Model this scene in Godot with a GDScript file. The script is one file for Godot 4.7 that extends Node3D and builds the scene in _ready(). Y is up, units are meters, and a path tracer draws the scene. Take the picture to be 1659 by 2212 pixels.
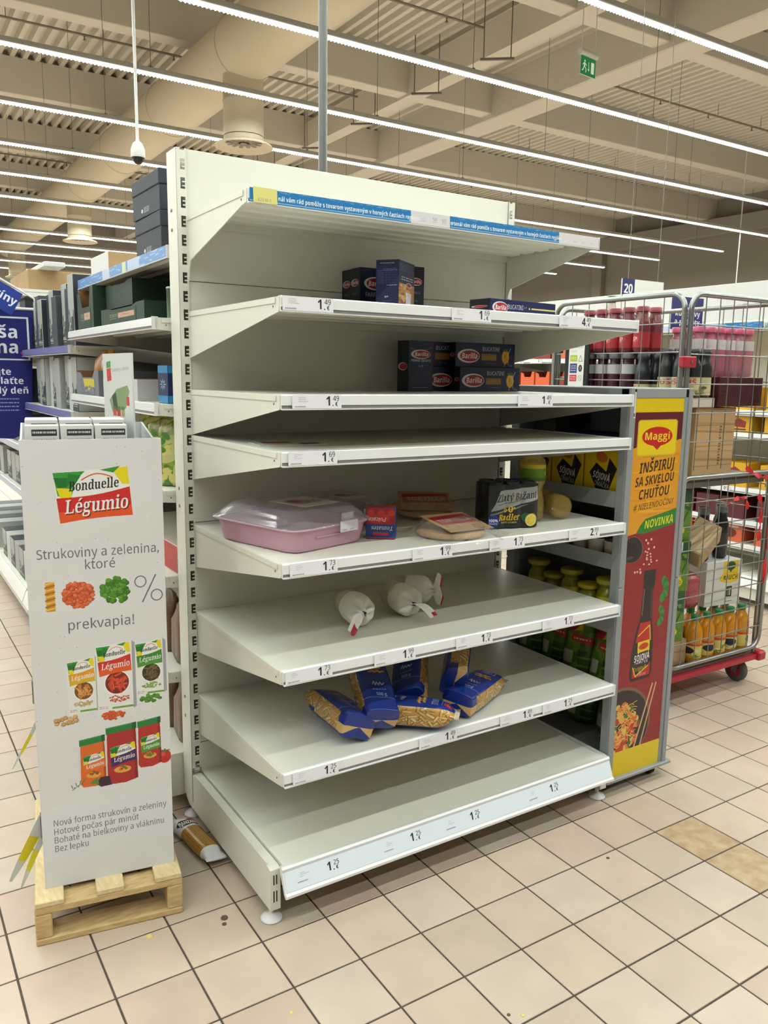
extends Node3D
# A supermarket end-of-aisle shelving unit, mostly sold out, with a cardboard display, a wheeled rack and a roll cage around it.
# x runs along the shelf fronts, y is up, z comes out of the shelving towards the aisle.

const W := 1.33
const CAM := Vector3(-0.9031, 1.5745, 2.6017)
const LIGHT_Y := 5.0
const DECK := 7.12
const PAINT := 0.905   # overall depth of every colour in the hall

var M := {}
var taken := {}
var fonts := {}
var text_cache := {}
var rng := RandomNumberGenerator.new()


func _ready() -> void:
	rng.seed = 20
	# camera
	var cam := Camera3D.new()
	cam.name = "camera"
	cam.fov = 64.63
	cam.position = CAM
	cam.basis = Basis(Vector3.UP, -0.5685) * Basis(Vector3.RIGHT, -0.1667) * Basis(Vector3.BACK, 0.0146)
	cam.near = 0.05
	cam.far = 200.0
	add_child(cam)
	cam.current = true
	# surroundings and exposure
	var we := WorldEnvironment.new()
	we.name = "surroundings"
	var env := Environment.new()
	env.background_mode = Environment.BG_COLOR
	env.background_color = Color(0, 0, 0)
	env.tonemap_mode = Environment.TONE_MAPPER_LINEAR
	env.tonemap_exposure = 1.0
	env.sdfgi_enabled = true
	env.ssao_enabled = true
	env.ssil_enabled = true
	we.environment = env
	add_child(we)
	make_materials()
	# the hall and its rows of ceiling lights
	build_lights(2.3)
	build_hall()
	build_floor()
	build_ceiling()
	build_ceiling_things()
	# furniture
	build_end_shelf()
	build_left_run()
	build_right_run()
	build_rack()
	build_cage()
	build_display()
	# goods
	stock_end_shelf()
	stock_left_run()
	stock_right_run()
	stock_rack()
	stock_cage()
	build_litter()


# ---------------------------------------------------------------- naming
func numbered(called: String) -> String:
	var n: int = taken.get(called, 0)
	taken[called] = n + 1
	return called if n == 0 else "%s_%03d" % [called, n]


func tag(o: Node3D, label: String, category: String, group := "", kind := "") -> Node3D:
	if label: o.set_meta("label", label)
	if category: o.set_meta("category", category)
	if group: o.set_meta("group", group)
	if kind: o.set_meta("kind", kind)
	return o


func thing(called: String, label: String, category: String, at := Vector3.ZERO, turn := 0.0, group := "") -> Node3D:
	var o := Node3D.new()
	o.name = numbered(called)
	add_child(o)
	o.position = at
	o.rotation.y = turn
	return tag(o, label, category, group)


func structure(called: String) -> Node3D:
	var o := Node3D.new()
	o.name = called
	add_child(o)
	o.set_meta("kind", "structure")
	return o


func put(called: String, b, parent: Node3D, at := Transform3D()) -> MeshInstance3D:
	var o := MeshInstance3D.new()
	o.name = called
	o.mesh = b if b is Mesh else b.mesh()
	o.transform = at
	o.cast_shadow = GeometryInstance3D.SHADOW_CASTING_SETTING_ON
	parent.add_child(o, true)
	return o


func solo(called: String, b, label: String, category: String, at := Transform3D(), group := "") -> MeshInstance3D:
	var o := put(numbered(called), b, self, at)
	tag(o, label, category, group)
	return o


func again(o: Node3D, at: Transform3D, label := "") -> Node3D:
	var c: Node3D = o.duplicate()
	var base := String(o.name)
	if base.substr(base.length() - 4, 1) == "_" and base.right(3).is_valid_int():
		base = base.left(base.length() - 4)
	c.name = numbered(base)
	add_child(c)
	c.transform = at
	if label: c.set_meta("label", label)
	return c


func T(x: float, y: float, z: float, turn := 0.0, pitch := 0.0, roll := 0.0) -> Transform3D:
	return Transform3D(Basis(Vector3.UP, turn) * Basis(Vector3.RIGHT, pitch) * Basis(Vector3.BACK, roll), Vector3(x, y, z))


# ---------------------------------------------------------------- materials
func mk(key: String, c: Color, rough := 0.5, metal := 0.0) -> StandardMaterial3D:
	if M.has(key): return M[key]
	var m := StandardMaterial3D.new()
	m.resource_name = key
	m.albedo_color = Color(c.r * PAINT, c.g * PAINT, c.b * PAINT, c.a)
	m.roughness = rough
	m.metallic = metal
	M[key] = m
	return m


func rgb8(r: int, g: int, b: int) -> Color:
	return Color(r / 255.0, g / 255.0, b / 255.0)


func glass(key: String, c: Color, alpha: float, rough := 0.08) -> StandardMaterial3D:
	var m := mk(key, Color(c.r, c.g, c.b, alpha), rough)
	m.transparency = BaseMaterial3D.TRANSPARENCY_ALPHA
	return m


func printed(key: String, im: Image, rough := 0.5) -> StandardMaterial3D:
	var m := mk(key, Color.WHITE, rough)
	m.albedo_texture = ImageTexture.create_from_image(im)
	m.texture_repeat = false
	return m


func noise_tex(seed_: int, freq: float, c0: Color, c1: Color, size := 256, oct := 4) -> NoiseTexture2D:
	var n := FastNoiseLite.new()
	n.seed = seed_
	n.frequency = freq
	n.fractal_octaves = oct
	var t := NoiseTexture2D.new()
	t.noise = n
	t.width = size
	t.height = size
	t.seamless = true
	var g := Gradient.new()
	g.set_color(0, c0)
	g.set_color(1, c1)
	t.color_ramp = g
	return t


func grained(key: String, seed_: int, freq: float, c0: Color, c1: Color, rough: float, scale: Vector3, metal := 0.0) -> StandardMaterial3D:
	var m := mk(key, Color.WHITE, rough, metal)
	m.albedo_texture = noise_tex(seed_, freq, c0, c1)
	m.uv1_triplanar = true
	m.uv1_world_triplanar = true
	m.uv1_scale = scale
	return m


func make_materials() -> void:
	mk("shelf", Color(0.935, 0.93, 0.885), 0.42)
	mk("shelf_edge", Color(0.9, 0.9, 0.89), 0.35)
	mk("rail", Color(0.95, 0.955, 0.955), 0.22)
	mk("rail_grey", Color(0.55, 0.55, 0.56), 0.3)
	mk("card", Color(0.97, 0.97, 1.0), 0.45)
	mk("base_card", Color(0.92, 0.96, 1.0), 0.35)
	mk("ink", Color(0.07, 0.07, 0.08), 0.6)
	mk("ink_soft", Color(0.62, 0.62, 0.65), 0.6)
	mk("yellow_card", rgb8(238, 232, 140), 0.4)
	mk("dark", Color(0.06, 0.06, 0.06), 0.7)
	mk("steel", Color(0.62, 0.63, 0.62), 0.3, 0.9)
	mk("steel_dull", Color(0.5, 0.5, 0.49), 0.42, 0.8)
	mk("rack_grey", rgb8(152, 157, 160), 0.42)
	mk("rubber", Color(0.07, 0.07, 0.07), 0.75)
	mk("wheel_grey", rgb8(84, 82, 76), 0.6)
	mk("red_plastic", rgb8(176, 28, 48), 0.4)
	mk("white", Color(0.9, 0.9, 0.89), 0.5)
	mk("paper", Color(0.97, 0.96, 0.94), 0.7)
	mk("navy", rgb8(18, 24, 52), 0.4)
	mk("ceiling_paint", rgb8(218, 212, 196), 0.8)
	mk("deck_paint", rgb8(218, 212, 196), 0.8)
	mk("duct_paint", rgb8(223, 211, 184), 0.65)
	mk("pipe_paint", rgb8(140, 132, 116), 0.6)
	mk("wall_paint", rgb8(156, 150, 140), 0.9)
	mk("trunking", rgb8(182, 180, 172), 0.5)
	mk("wire", rgb8(120, 116, 106), 0.5)
	grained("carton", 3, 0.02, rgb8(176, 143, 100), rgb8(196, 164, 120), 0.8, Vector3(1.2, 1.2, 1.2))
	grained("wood", 5, 0.03, rgb8(192, 158, 104), rgb8(228, 200, 150), 0.75, Vector3(2, 9, 9))
	grained("wood_pale", 8, 0.03, rgb8(216, 188, 138), rgb8(240, 222, 180), 0.75, Vector3(9, 9, 2))
	glass("film", Color(0.95, 0.95, 0.95), 0.12, 0.1)
	glass("film_thick", Color(0.9, 0.9, 0.9), 0.3, 0.15)
	glass("lid_clear", Color(0.86, 0.84, 0.88), 0.26, 0.12)


# ---------------------------------------------------------------- mesh builder: material -> triangles, one surface per material
class MB:
	var s := {}

	func _a(m) -> Array:
		if not s.has(m):
			s[m] = [PackedVector3Array(), PackedVector3Array(), PackedVector2Array()]
		return s[m]

	func tri(m, a: Vector3, b: Vector3, c: Vector3, na: Vector3, nb: Vector3, nc: Vector3, ua := Vector2.ZERO, ub := Vector2.ZERO, uc := Vector2.ZERO) -> void:
		var t := _a(m)
		t[0].append_array(PackedVector3Array([a, c, b]))
		t[1].append_array(PackedVector3Array([na, nc, nb]))
		t[2].append_array(PackedVector2Array([ua, uc, ub]))

	# corners counter-clockwise as seen from outside, starting bottom left
	func quad(m, a: Vector3, b: Vector3, c: Vector3, d: Vector3, u0 := Vector2(0, 1), u1 := Vector2(1, 0)) -> void:
		var n := (b - a).cross(d - a)
		if n.length_squared() < 1e-16:
			n = (c - b).cross(d - b)
		n = n.normalized()
		tri(m, a, b, c, n, n, n, u0, Vector2(u1.x, u0.y), u1)
		tri(m, a, c, d, n, n, n, u0, u1, Vector2(u0.x, u1.y))

	# a box; faces may be given other materials by name: front (+z), back, left (-x), right, top, bottom
	func box(m, c: Vector3, sz: Vector3, f := {}, xf := Transform3D()) -> MB:
		var h := sz / 2
		var p := []
		for i in 8:
			p.append(xf * (c + Vector3(h.x if i & 1 else -h.x, h.y if i & 2 else -h.y, h.z if i & 4 else -h.z)))
		quad(f.get("front", m), p[4], p[5], p[7], p[6])
		quad(f.get("back", m), p[1], p[0], p[2], p[3])
		quad(f.get("left", m), p[0], p[4], p[6], p[2])
		quad(f.get("right", m), p[5], p[1], p[3], p[7])
		quad(f.get("top", m), p[6], p[7], p[3], p[2])
		quad(f.get("bottom", m), p[0], p[1], p[5], p[4])
		return self

	func span(m, lo: Vector3, hi: Vector3, f := {}, xf := Transform3D()) -> MB:
		return box(m, (lo + hi) / 2, hi - lo, f, xf)

	# a box with chamfered edges
	func bev(m, c: Vector3, sz: Vector3, r: float, f := {}, xf := Transform3D()) -> MB:
		var h := sz / 2
		var ix := h.x - r
		var iy := h.y - r
		var iz := h.z - r
		for e in [["front", [Vector3(-ix, -iy, h.z), Vector3(ix, -iy, h.z), Vector3(ix, iy, h.z), Vector3(-ix, iy, h.z)]],
			["back", [Vector3(ix, -iy, -h.z), Vector3(-ix, -iy, -h.z), Vector3(-ix, iy, -h.z), Vector3(ix, iy, -h.z)]],
			["left", [Vector3(-h.x, -iy, -iz), Vector3(-h.x, -iy, iz), Vector3(-h.x, iy, iz), Vector3(-h.x, iy, -iz)]],
			["right", [Vector3(h.x, -iy, iz), Vector3(h.x, -iy, -iz), Vector3(h.x, iy, -iz), Vector3(h.x, iy, iz)]],
			["top", [Vector3(-ix, h.y, iz), Vector3(ix, h.y, iz), Vector3(ix, h.y, -iz), Vector3(-ix, h.y, -iz)]],
			["bottom", [Vector3(-ix, -h.y, -iz), Vector3(ix, -h.y, -iz), Vector3(ix, -h.y, iz), Vector3(-ix, -h.y, iz)]]]:
			quad(f.get(e[0], m), xf * (c + e[1][0]), xf * (c + e[1][1]), xf * (c + e[1][2]), xf * (c + e[1][3]))
		for ax in 3:
			var u := (ax + 1) % 3
			var v := (ax + 2) % 3
			for su in [-1.0, 1.0]:
				for sv in [-1.0, 1.0]:
					var q := []
					for k in [[-1, 0], [1, 0], [1, 1], [-1, 1]]:
						var p := Vector3.ZERO
						p[ax] = (h[ax] - r) * k[0]
						p[u] = (h[u] - (r if k[1] else 0.0)) * su
						p[v] = (h[v] - (0.0 if k[1] else r)) * sv
						q.append(xf * (c + p))
					if su * sv < 0: quad(m, q[0], q[1], q[2], q[3])
					else: quad(m, q[3], q[2], q[1], q[0])
		for sx in [-1.0, 1.0]:
			for sy in [-1.0, 1.0]:
				for sz_ in [-1.0, 1.0]:
					var s3 := Vector3(sx, sy, sz_)
					var a := xf * (c + Vector3(h.x, h.y - r, h.z - r) * s3)
					var b := xf * (c + Vector3(h.x - r, h.y, h.z - r) * s3)
					var d := xf * (c + Vector3(h.x - r, h.y - r, h.z) * s3)
					var n := (xf.basis * s3).normalized()
					if sx * sy * sz_ > 0: tri(m, a, b, d, n, n, n)
					else: tri(m, a, d, b, n, n, n)
		return self

	# polygon in xy (counter-clockwise) extruded from z0 to z1
	func prism(m, poly: PackedVector2Array, z0: float, z1: float, xf := Transform3D(), face = null, uvbox := Rect2()) -> MB:
		var fm = face if face else m
		var idx := Geometry2D.triangulate_polygon(poly)
		var n1 := (xf.basis * Vector3(0, 0, 1)).normalized()
		var i := 0
		while i < idx.size():
			var a := poly[idx[i]]
			var b := poly[idx[i + 1]]
			var c := poly[idx[i + 2]]
			if (b - a).cross(c - a) < 0:
				var t := b
				b = c
				c = t
			var uv := func(p: Vector2) -> Vector2:
				return Vector2((p.x - uvbox.position.x) / uvbox.size.x, 1.0 - (p.y - uvbox.position.y) / uvbox.size.y) if uvbox.size.x > 0 else p
			tri(fm, xf * Vector3(a.x, a.y, z1), xf * Vector3(b.x, b.y, z1), xf * Vector3(c.x, c.y, z1), n1, n1, n1, uv.call(a), uv.call(b), uv.call(c))
			tri(m, xf * Vector3(a.x, a.y, z0), xf * Vector3(c.x, c.y, z0), xf * Vector3(b.x, b.y, z0), -n1, -n1, -n1, uv.call(a), uv.call(c), uv.call(b))
			i += 3
		for k in poly.size():
			var a := poly[k]
			var b := poly[(k + 1) % poly.size()]
			quad(m, xf * Vector3(a.x, a.y, z0), xf * Vector3(b.x, b.y, z0), xf * Vector3(b.x, b.y, z1), xf * Vector3(a.x, a.y, z1))
		return self

	# a round bar through the given points
	func tube(m, pts: Array, r: float, n := 8, closed := false, caps := true) -> MB:
		var rings := []
		var up := Vector3.ZERO
		var cnt := pts.size()
		for i in cnt:
			var d: Vector3
			if closed:
				d = (pts[(i + 1) % cnt] - pts[(i - 1 + cnt) % cnt])
			else:
				d = pts[mini(i + 1, cnt - 1)] - pts[maxi(i - 1, 0)]
			d = d.normalized()
			if up == Vector3.ZERO:
				up = Vector3.UP if absf(d.y) < 0.9 else Vector3.RIGHT
			up = (up - d * up.dot(d)).normalized()
			var side := d.cross(up)
			var ring := []
			for k in n:
				var a := TAU * k / n
				var o := up * cos(a) + side * sin(a)
				ring.append([pts[i] + o * r, o])
			rings.append(ring)
		for i in (cnt if closed else cnt - 1):
			var A: Array = rings[i]
			var B: Array = rings[(i + 1) % cnt]
			for k in n:
				var k2 := (k + 1) % n
				tri(m, A[k][0], A[k2][0], B[k2][0], A[k][1], A[k2][1], B[k2][1])
				tri(m, A[k][0], B[k2][0], B[k][0], A[k][1], B[k2][1], B[k][1])
		if caps and not closed:
			for e in [0, cnt - 1]:
				var R: Array = rings[e]
				var nn: Vector3 = (pts[0] - pts[1]).normalized() if e == 0 else (pts[cnt - 1] - pts[cnt - 2]).normalized()
				for k in n:
					var k2 := (k + 1) % n
					if e == 0: tri(m, pts[e], R[k2][0], R[k][0], nn, nn, nn)
					else: tri(m, pts[e], R[k][0], R[k2][0], nn, nn, nn)
		return self

	# turned about y: profile of (radius, height) from bottom to top
	func lathe(m, prof: Array, n := 18, xf := Transform3D(), ms := []) -> MB:
		var total := 0.0
		var lens := [0.0]
		for i in range(1, prof.size()):
			total += prof[i].distance_to(prof[i - 1])
			lens.append(total)
		for i in prof.size() - 1:
			var p: Vector2 = prof[i]
			var q: Vector2 = prof[i + 1]
			var dn := Vector2(q.y - p.y, -(q.x - p.x)).normalized()
			var np := dn
			var nq := dn
			if i > 0:
				var e := Vector2(p.y - prof[i - 1].y, -(p.x - prof[i - 1].x)).normalized()
				if e.dot(dn) > 0.5: np = (e + dn).normalized()
			if i < prof.size() - 2:
				var e := Vector2(prof[i + 2].y - q.y, -(prof[i + 2].x - q.x)).normalized()
				if e.dot(dn) > 0.5: nq = (e + dn).normalized()
			var mm = ms[i] if i < ms.size() and ms[i] else m
			for k in n:
				var a0 := TAU * k / n
				var a1 := TAU * (k + 1) / n
				var c0 := Vector3(sin(a0), 0, cos(a0))
				var c1 := Vector3(sin(a1), 0, cos(a1))
				var P0 := xf * (c0 * p.x + Vector3(0, p.y, 0))
				var P1 := xf * (c1 * p.x + Vector3(0, p.y, 0))
				var Q0 := xf * (c0 * q.x + Vector3(0, q.y, 0))
				var Q1 := xf * (c1 * q.x + Vector3(0, q.y, 0))
				var nf := func(c: Vector3, d: Vector2) -> Vector3: return (xf.basis * (c * d.x + Vector3(0, d.y, 0))).normalized()
				var u0 := float(k) / n
				var u1 := float(k + 1) / n
				var v0: float = 1.0 - lens[i] / total
				var v1: float = 1.0 - lens[i + 1] / total
				if p.x > 1e-6:
					tri(mm, P0, P1, Q1, nf.call(c0, np), nf.call(c1, np), nf.call(c1, nq), Vector2(u0, v0), Vector2(u1, v0), Vector2(u1, v1))
				if q.x > 1e-6:
					tri(mm, P0, Q1, Q0, nf.call(c0, np), nf.call(c1, nq), nf.call(c0, nq), Vector2(u0, v0), Vector2(u1, v1), Vector2(u0, v1))
		return self

	# a smooth sheet of points, rows x columns; front is where columns run right and rows run down
	func sheet(m, rows: Array, wrap := false, pick = null) -> MB:
		var R := rows.size()
		var Cn: int = rows[0].size()
		var nor := []
		for i in R:
			var line := []
			for j in Cn:
				var l: Vector3 = rows[i][(j - 1 + Cn) % Cn] if wrap else rows[i][maxi(j - 1, 0)]
				var r: Vector3 = rows[i][(j + 1) % Cn] if wrap else rows[i][mini(j + 1, Cn - 1)]
				var u: Vector3 = rows[maxi(i - 1, 0)][j]
				var d: Vector3 = rows[mini(i + 1, R - 1)][j]
				var nn := (u - d).cross(l - r)
				line.append(nn.normalized() if nn.length_squared() > 1e-18 else Vector3.ZERO)
			nor.append(line)
		var vv := [0.0]
		for i in range(1, R): vv.append(vv[i - 1] + (rows[i][Cn / 2] as Vector3).distance_to(rows[i - 1][Cn / 2]))
		var uu := [0.0]
		for j in range(1, Cn): uu.append(uu[j - 1] + (rows[R / 2][j] as Vector3).distance_to(rows[R / 2][j - 1]))
		if wrap: uu.append(uu[Cn - 1] + (rows[R / 2][0] as Vector3).distance_to(rows[R / 2][Cn - 1]))
		for i in R - 1:
			for j in (Cn if wrap else Cn - 1):
				var j2 := (j + 1) % Cn
				var u0: float = uu[j] / maxf(uu[-1], 1e-6)
				var u1: float = uu[j + 1] / maxf(uu[-1], 1e-6)
				var v0: float = vv[i] / maxf(vv[-1], 1e-6)
				var v1: float = vv[i + 1] / maxf(vv[-1], 1e-6)
				var mm = pick.call((u0 + u1) / 2, (v0 + v1) / 2) if pick != null else m
				var a: Vector3 = rows[i + 1][j]
				var b: Vector3 = rows[i + 1][j2]
				var c: Vector3 = rows[i][j2]
				var d: Vector3 = rows[i][j]
				var f := (b - a).cross(d - a)
				if f.length_squared() < 1e-18: f = (c - b).cross(d - b)
				f = f.normalized()
				var n4 := []
				for q in [nor[i + 1][j], nor[i + 1][j2], nor[i][j2], nor[i][j]]:
					n4.append(q if q.dot(f) > 0.2 else f)
				tri(mm, a, b, c, n4[0], n4[1], n4[2], Vector2(u0, v1), Vector2(u1, v1), Vector2(u1, v0))
				tri(mm, a, c, d, n4[0], n4[2], n4[3], Vector2(u0, v1), Vector2(u1, v0), Vector2(u0, v0))
		return self

	func flat(m, tris: PackedVector2Array, xf: Transform3D) -> MB:
		var n := (xf.basis * Vector3(0, 0, 1)).normalized()
		var i := 0
		while i < tris.size():
			var a := tris[i]
			var b := tris[i + 1]
			var c := tris[i + 2]
			if (b - a).cross(c - a) < 0:
				var t := b
				b = c
				c = t
			tri(m, xf * Vector3(a.x, a.y, 0), xf * Vector3(b.x, b.y, 0), xf * Vector3(c.x, c.y, 0), n, n, n)
			i += 3
		return self

	func mesh() -> ArrayMesh:
		var am := ArrayMesh.new()
		for m in s:
			if s[m][0].is_empty(): continue
			var arr := []
			arr.resize(Mesh.ARRAY_MAX)
			arr[Mesh.ARRAY_VERTEX] = s[m][0]
			arr[Mesh.ARRAY_NORMAL] = s[m][1]
			arr[Mesh.ARRAY_TEX_UV] = s[m][2]
			am.add_surface_from_arrays(Mesh.PRIMITIVE_TRIANGLES, arr)
			am.surface_set_material(am.get_surface_count() - 1, m)
		return am


# triangles of a line of lettering, 1 unit = cap-to-descender em, baseline about y = 0; style: sans, bold, serif, serifbold, mono
func letters(s: String, style := "bold", align := 0) -> PackedVector2Array:
	var key := "%s|%s|%d" % [s, style, align]
	if text_cache.has(key): return text_cache[key]
	if not fonts.has(style):
		var f := SystemFont.new()
		f.font_names = PackedStringArray(["Droid Serif" if style.begins_with("serif") else "Droid Sans Mono" if style == "mono" else "Droid Sans"])
		f.font_weight = 700 if style.ends_with("bold") else 400
		fonts[style] = f
	var t := TextMesh.new()
	t.font = fonts[style]
	t.font_size = 64
	t.pixel_size = 1.0 / 64.0
	t.depth = 0.0
	t.curve_step = 3.0
	t.text = s
	t.horizontal_alignment = [HORIZONTAL_ALIGNMENT_LEFT, HORIZONTAL_ALIGNMENT_CENTER, HORIZONTAL_ALIGNMENT_RIGHT][align]
	t.vertical_alignment = VERTICAL_ALIGNMENT_CENTER
	var out := PackedVector2Array()
	var arr := t.get_mesh_arrays()
	var v: PackedVector3Array = arr[Mesh.ARRAY_VERTEX]
	var nn: PackedVector3Array = arr[Mesh.ARRAY_NORMAL]
	var idx = arr[Mesh.ARRAY_INDEX]
	var order: PackedInt32Array = idx if idx != null and idx.size() else PackedInt32Array(range(v.size()))
	var i := 0
	while i + 2 < order.size():
		if nn[order[i]].z > 0.5:
			for k in 3:
				out.append(Vector2(v[order[i + k]].x, v[order[i + k]].y))
		i += 3
	text_cache[key] = out
	return out


# ---------------------------------------------------------------- flat print: a picture drawn with polygons and lettering
class Canvas:
	var im: Image
	var host
	var w: int
	var h: int
	var knots := []   # [drawn y, placed y]: moves what is drawn up or down

	func at(y: float) -> float:
		if knots.is_empty(): return y
		var k := 0
		while k < knots.size() - 2 and y > knots[k + 1][0]: k += 1
		return remap(y, knots[k][0], knots[k + 1][0], knots[k][1], knots[k + 1][1])

	func _init(host_, w_: int, h_: int, c: Color) -> void:
		host = host_
		w = w_
		h = h_
		im = Image.create(w, h, false, Image.FORMAT_RGB8)
		im.fill(c)

	func rect(x: float, y: float, ww: float, hh: float, c: Color) -> void:
		var y0 := at(y)
		im.fill_rect(Rect2i(roundi(x), roundi(y0), roundi(ww), maxi(1, roundi(at(y + hh) - y0))), c)

	func poly(given: Array, c: Color) -> void:
		var pts := given if knots.is_empty() else given.map(func(p): return Vector2(p.x, at(p.y)))
		var y0 := 1e9
		var y1 := -1e9
		for p in pts:
			y0 = minf(y0, p.y)
			y1 = maxf(y1, p.y)
		for y in range(maxi(0, floori(y0)), mini(h, ceili(y1) + 1)):
			var yc := y + 0.5
			var xs := []
			for k in pts.size():
				var a: Vector2 = pts[k]
				var b: Vector2 = pts[(k + 1) % pts.size()]
				if (a.y <= yc) != (b.y <= yc):
					xs.append(a.x + (yc - a.y) / (b.y - a.y) * (b.x - a.x))
			xs.sort()
			var k := 0
			while k + 1 < xs.size():
				var xa := maxi(0, roundi(xs[k]))
				var xb := mini(w, roundi(xs[k + 1]))
				if xb > xa: im.fill_rect(Rect2i(xa, y, xb - xa, 1), c)
				k += 2

	func ell(cx: float, cy: float, rx: float, ry: float, c: Color, rot := 0.0, n := 28) -> void:
		var pts := []
		for k in n:
			var a := TAU * k / n
			pts.append(Vector2(cx, cy) + Vector2(cos(a) * rx, sin(a) * ry).rotated(rot))
		poly(pts, c)

	func line(a: Vector2, b: Vector2, wd: float, c: Color) -> void:
		var n := (b - a).normalized().orthogonal() * wd / 2
		poly([a + n, b + n, b - n, a - n], c)

	func curve(pts: Array, wd: float, c: Color) -> void:
		for i in pts.size() - 1:
			line(pts[i], pts[i + 1], wd, c)

	# lettering centred in height on y; size is the em in pixels
	func text(s: String, x: float, y: float, size: float, c: Color, style := "bold", align := 0, rot := 0.0, shear := 0.0, squeeze := 1.0) -> void:
		var t: PackedVector2Array = host.letters(s, style, align)
		var i := 0
		while i < t.size():
			var q := []
			for k in 3:
				var p := t[i + k]
				q.append(Vector2(x, y) + Vector2((p.x + p.y * shear) * squeeze * size, -p.y * size).rotated(rot))
			poly(q, c)
			i += 3

	func scribble(x: float, y: float, ww: float, rows: int, dy: float, c: Color, r: RandomNumberGenerator, th := 2.0) -> void:
		for k in rows:
			var px := x
			while px < x + ww:
				var l := r.randf_range(4, 16)
				rect(px, y + k * dy, minf(l, x + ww - px), th, c)
				px += l + r.randf_range(2, 5)


# ---------------------------------------------------------------- hall
func build_lights(energy: float) -> void:
	var lens := mk("light_lens", Color(1, 1, 1), 0.4)
	lens.emission_enabled = true
	lens.emission = Color(0.97, 1.0, 0.985)
	lens.emission_energy_multiplier = 2.5
	var x0 := -9.0
	var x1 := 18.85
	var seg := MB.new()
	var sl := (x1 - x0) / 18.0
	# a lens with a toothed lower edge, one length of the row
	seg.box(lens, Vector3(sl / 2, -0.004, 0), Vector3(sl - 0.012, 0.026, 0.046))
	var k := 0.02
	while k < sl - 0.03:
		for sd in [-1.0, 1.0]:
			seg.box(lens, Vector3(k + 0.009, -0.02, sd * 0.017), Vector3(0.014, 0.012, 0.008))
		k += 0.042
	var segm := seg.mesh()
	var tr := MB.new().bev(M.trunking, Vector3((x0 + x1) / 2, 0.037, 0), Vector3(x1 - x0, 0.055, 0.062), 0.006)
	for e in [x0 - 0.004, x1 + 0.004]:
		tr.box(M.trunking, Vector3(e, 0.02, 0), Vector3(0.008, 0.08, 0.066))
	var trm := tr.mesh()
	var wirem := MB.new().tube(M.wire, [Vector3(0, 0.06, 0), Vector3(0, DECK - LIGHT_Y - 0.01, 0)], 0.004, 5).box(M.wire, Vector3(0, 0.07, 0), Vector3(0.03, 0.02, 0.03)).mesh()
	for i in 17:
		var z := -3.25 - 2.09 * (12 - i)
		var t := thing("ceiling_light_row", "long glowing strip light hung in a straight row under the roof", "light", Vector3(0, LIGHT_Y, z), 0.0, "rows of strip lights under the roof")
		put("trunking", trm, t)
		for n in 9: put("suspension_wire", wirem, t, T(-7.1 + 3.1 * n, 0, 0))
		for n in 18:
			put("light_lens", segm, t, T(x0 + n * sl, 0, 0))
		var a := AreaLight3D.new()
		a.name = "row_light"
		a.area_size = Vector2(x1 - x0, 0.05)
		a.light_color = Color(0.968, 1.0, 0.975)
		a.light_energy = energy * 20.0
		a.area_range = 80.0
		a.shadow_enabled = true
		t.add_child(a)
		a.position = Vector3((x0 + x1) / 2, -0.034, 0)
		a.rotation.x = -PI / 2


func build_hall() -> void:
	var x0 := -10.0
	var x1 := 22.0
	var z0 := -30.0
	var z1 := 9.0
	var r := structure("wall_right")
	put("wall_face", MB.new().span(M.wall_paint, Vector3(x1, -0.2, z0 - 0.2), Vector3(x1 + 0.2, DECK + 0.3, z1 + 0.2)), r)
	var zz := -27.0
	while zz < z1:
		put("pilaster", MB.new().bev(M.wall_paint, Vector3(x1 - 0.12, DECK / 2 - 0.35, zz), Vector3(0.24, DECK - 0.7, 0.45), 0.02), r)
		zz += 8.14
	put("wall_beam", MB.new().bev(M.wall_paint, Vector3(x1 - 0.2, 6.25, (z0 + z1) / 2), Vector3(0.4, 0.5, z1 - z0), 0.02), r)
	var a := structure("wall_back")
	put("wall_face", MB.new().span(M.wall_paint, Vector3(x0 - 0.2, -0.2, z0 - 0.2), Vector3(x1 + 0.2, DECK + 0.3, z0)), a)
	var b := structure("wall_left")
	put("wall_face", MB.new().span(M.wall_paint, Vector3(x0 - 0.2, -0.2, z0 - 0.2), Vector3(x0, DECK + 0.3, z1 + 0.2)), b)
	var c := structure("wall_front")
	put("wall_face", MB.new().span(M.wall_paint, Vector3(x0 - 0.2, -0.2, z1), Vector3(x1 + 0.2, DECK + 0.3, z1 + 0.2)), c)


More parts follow.
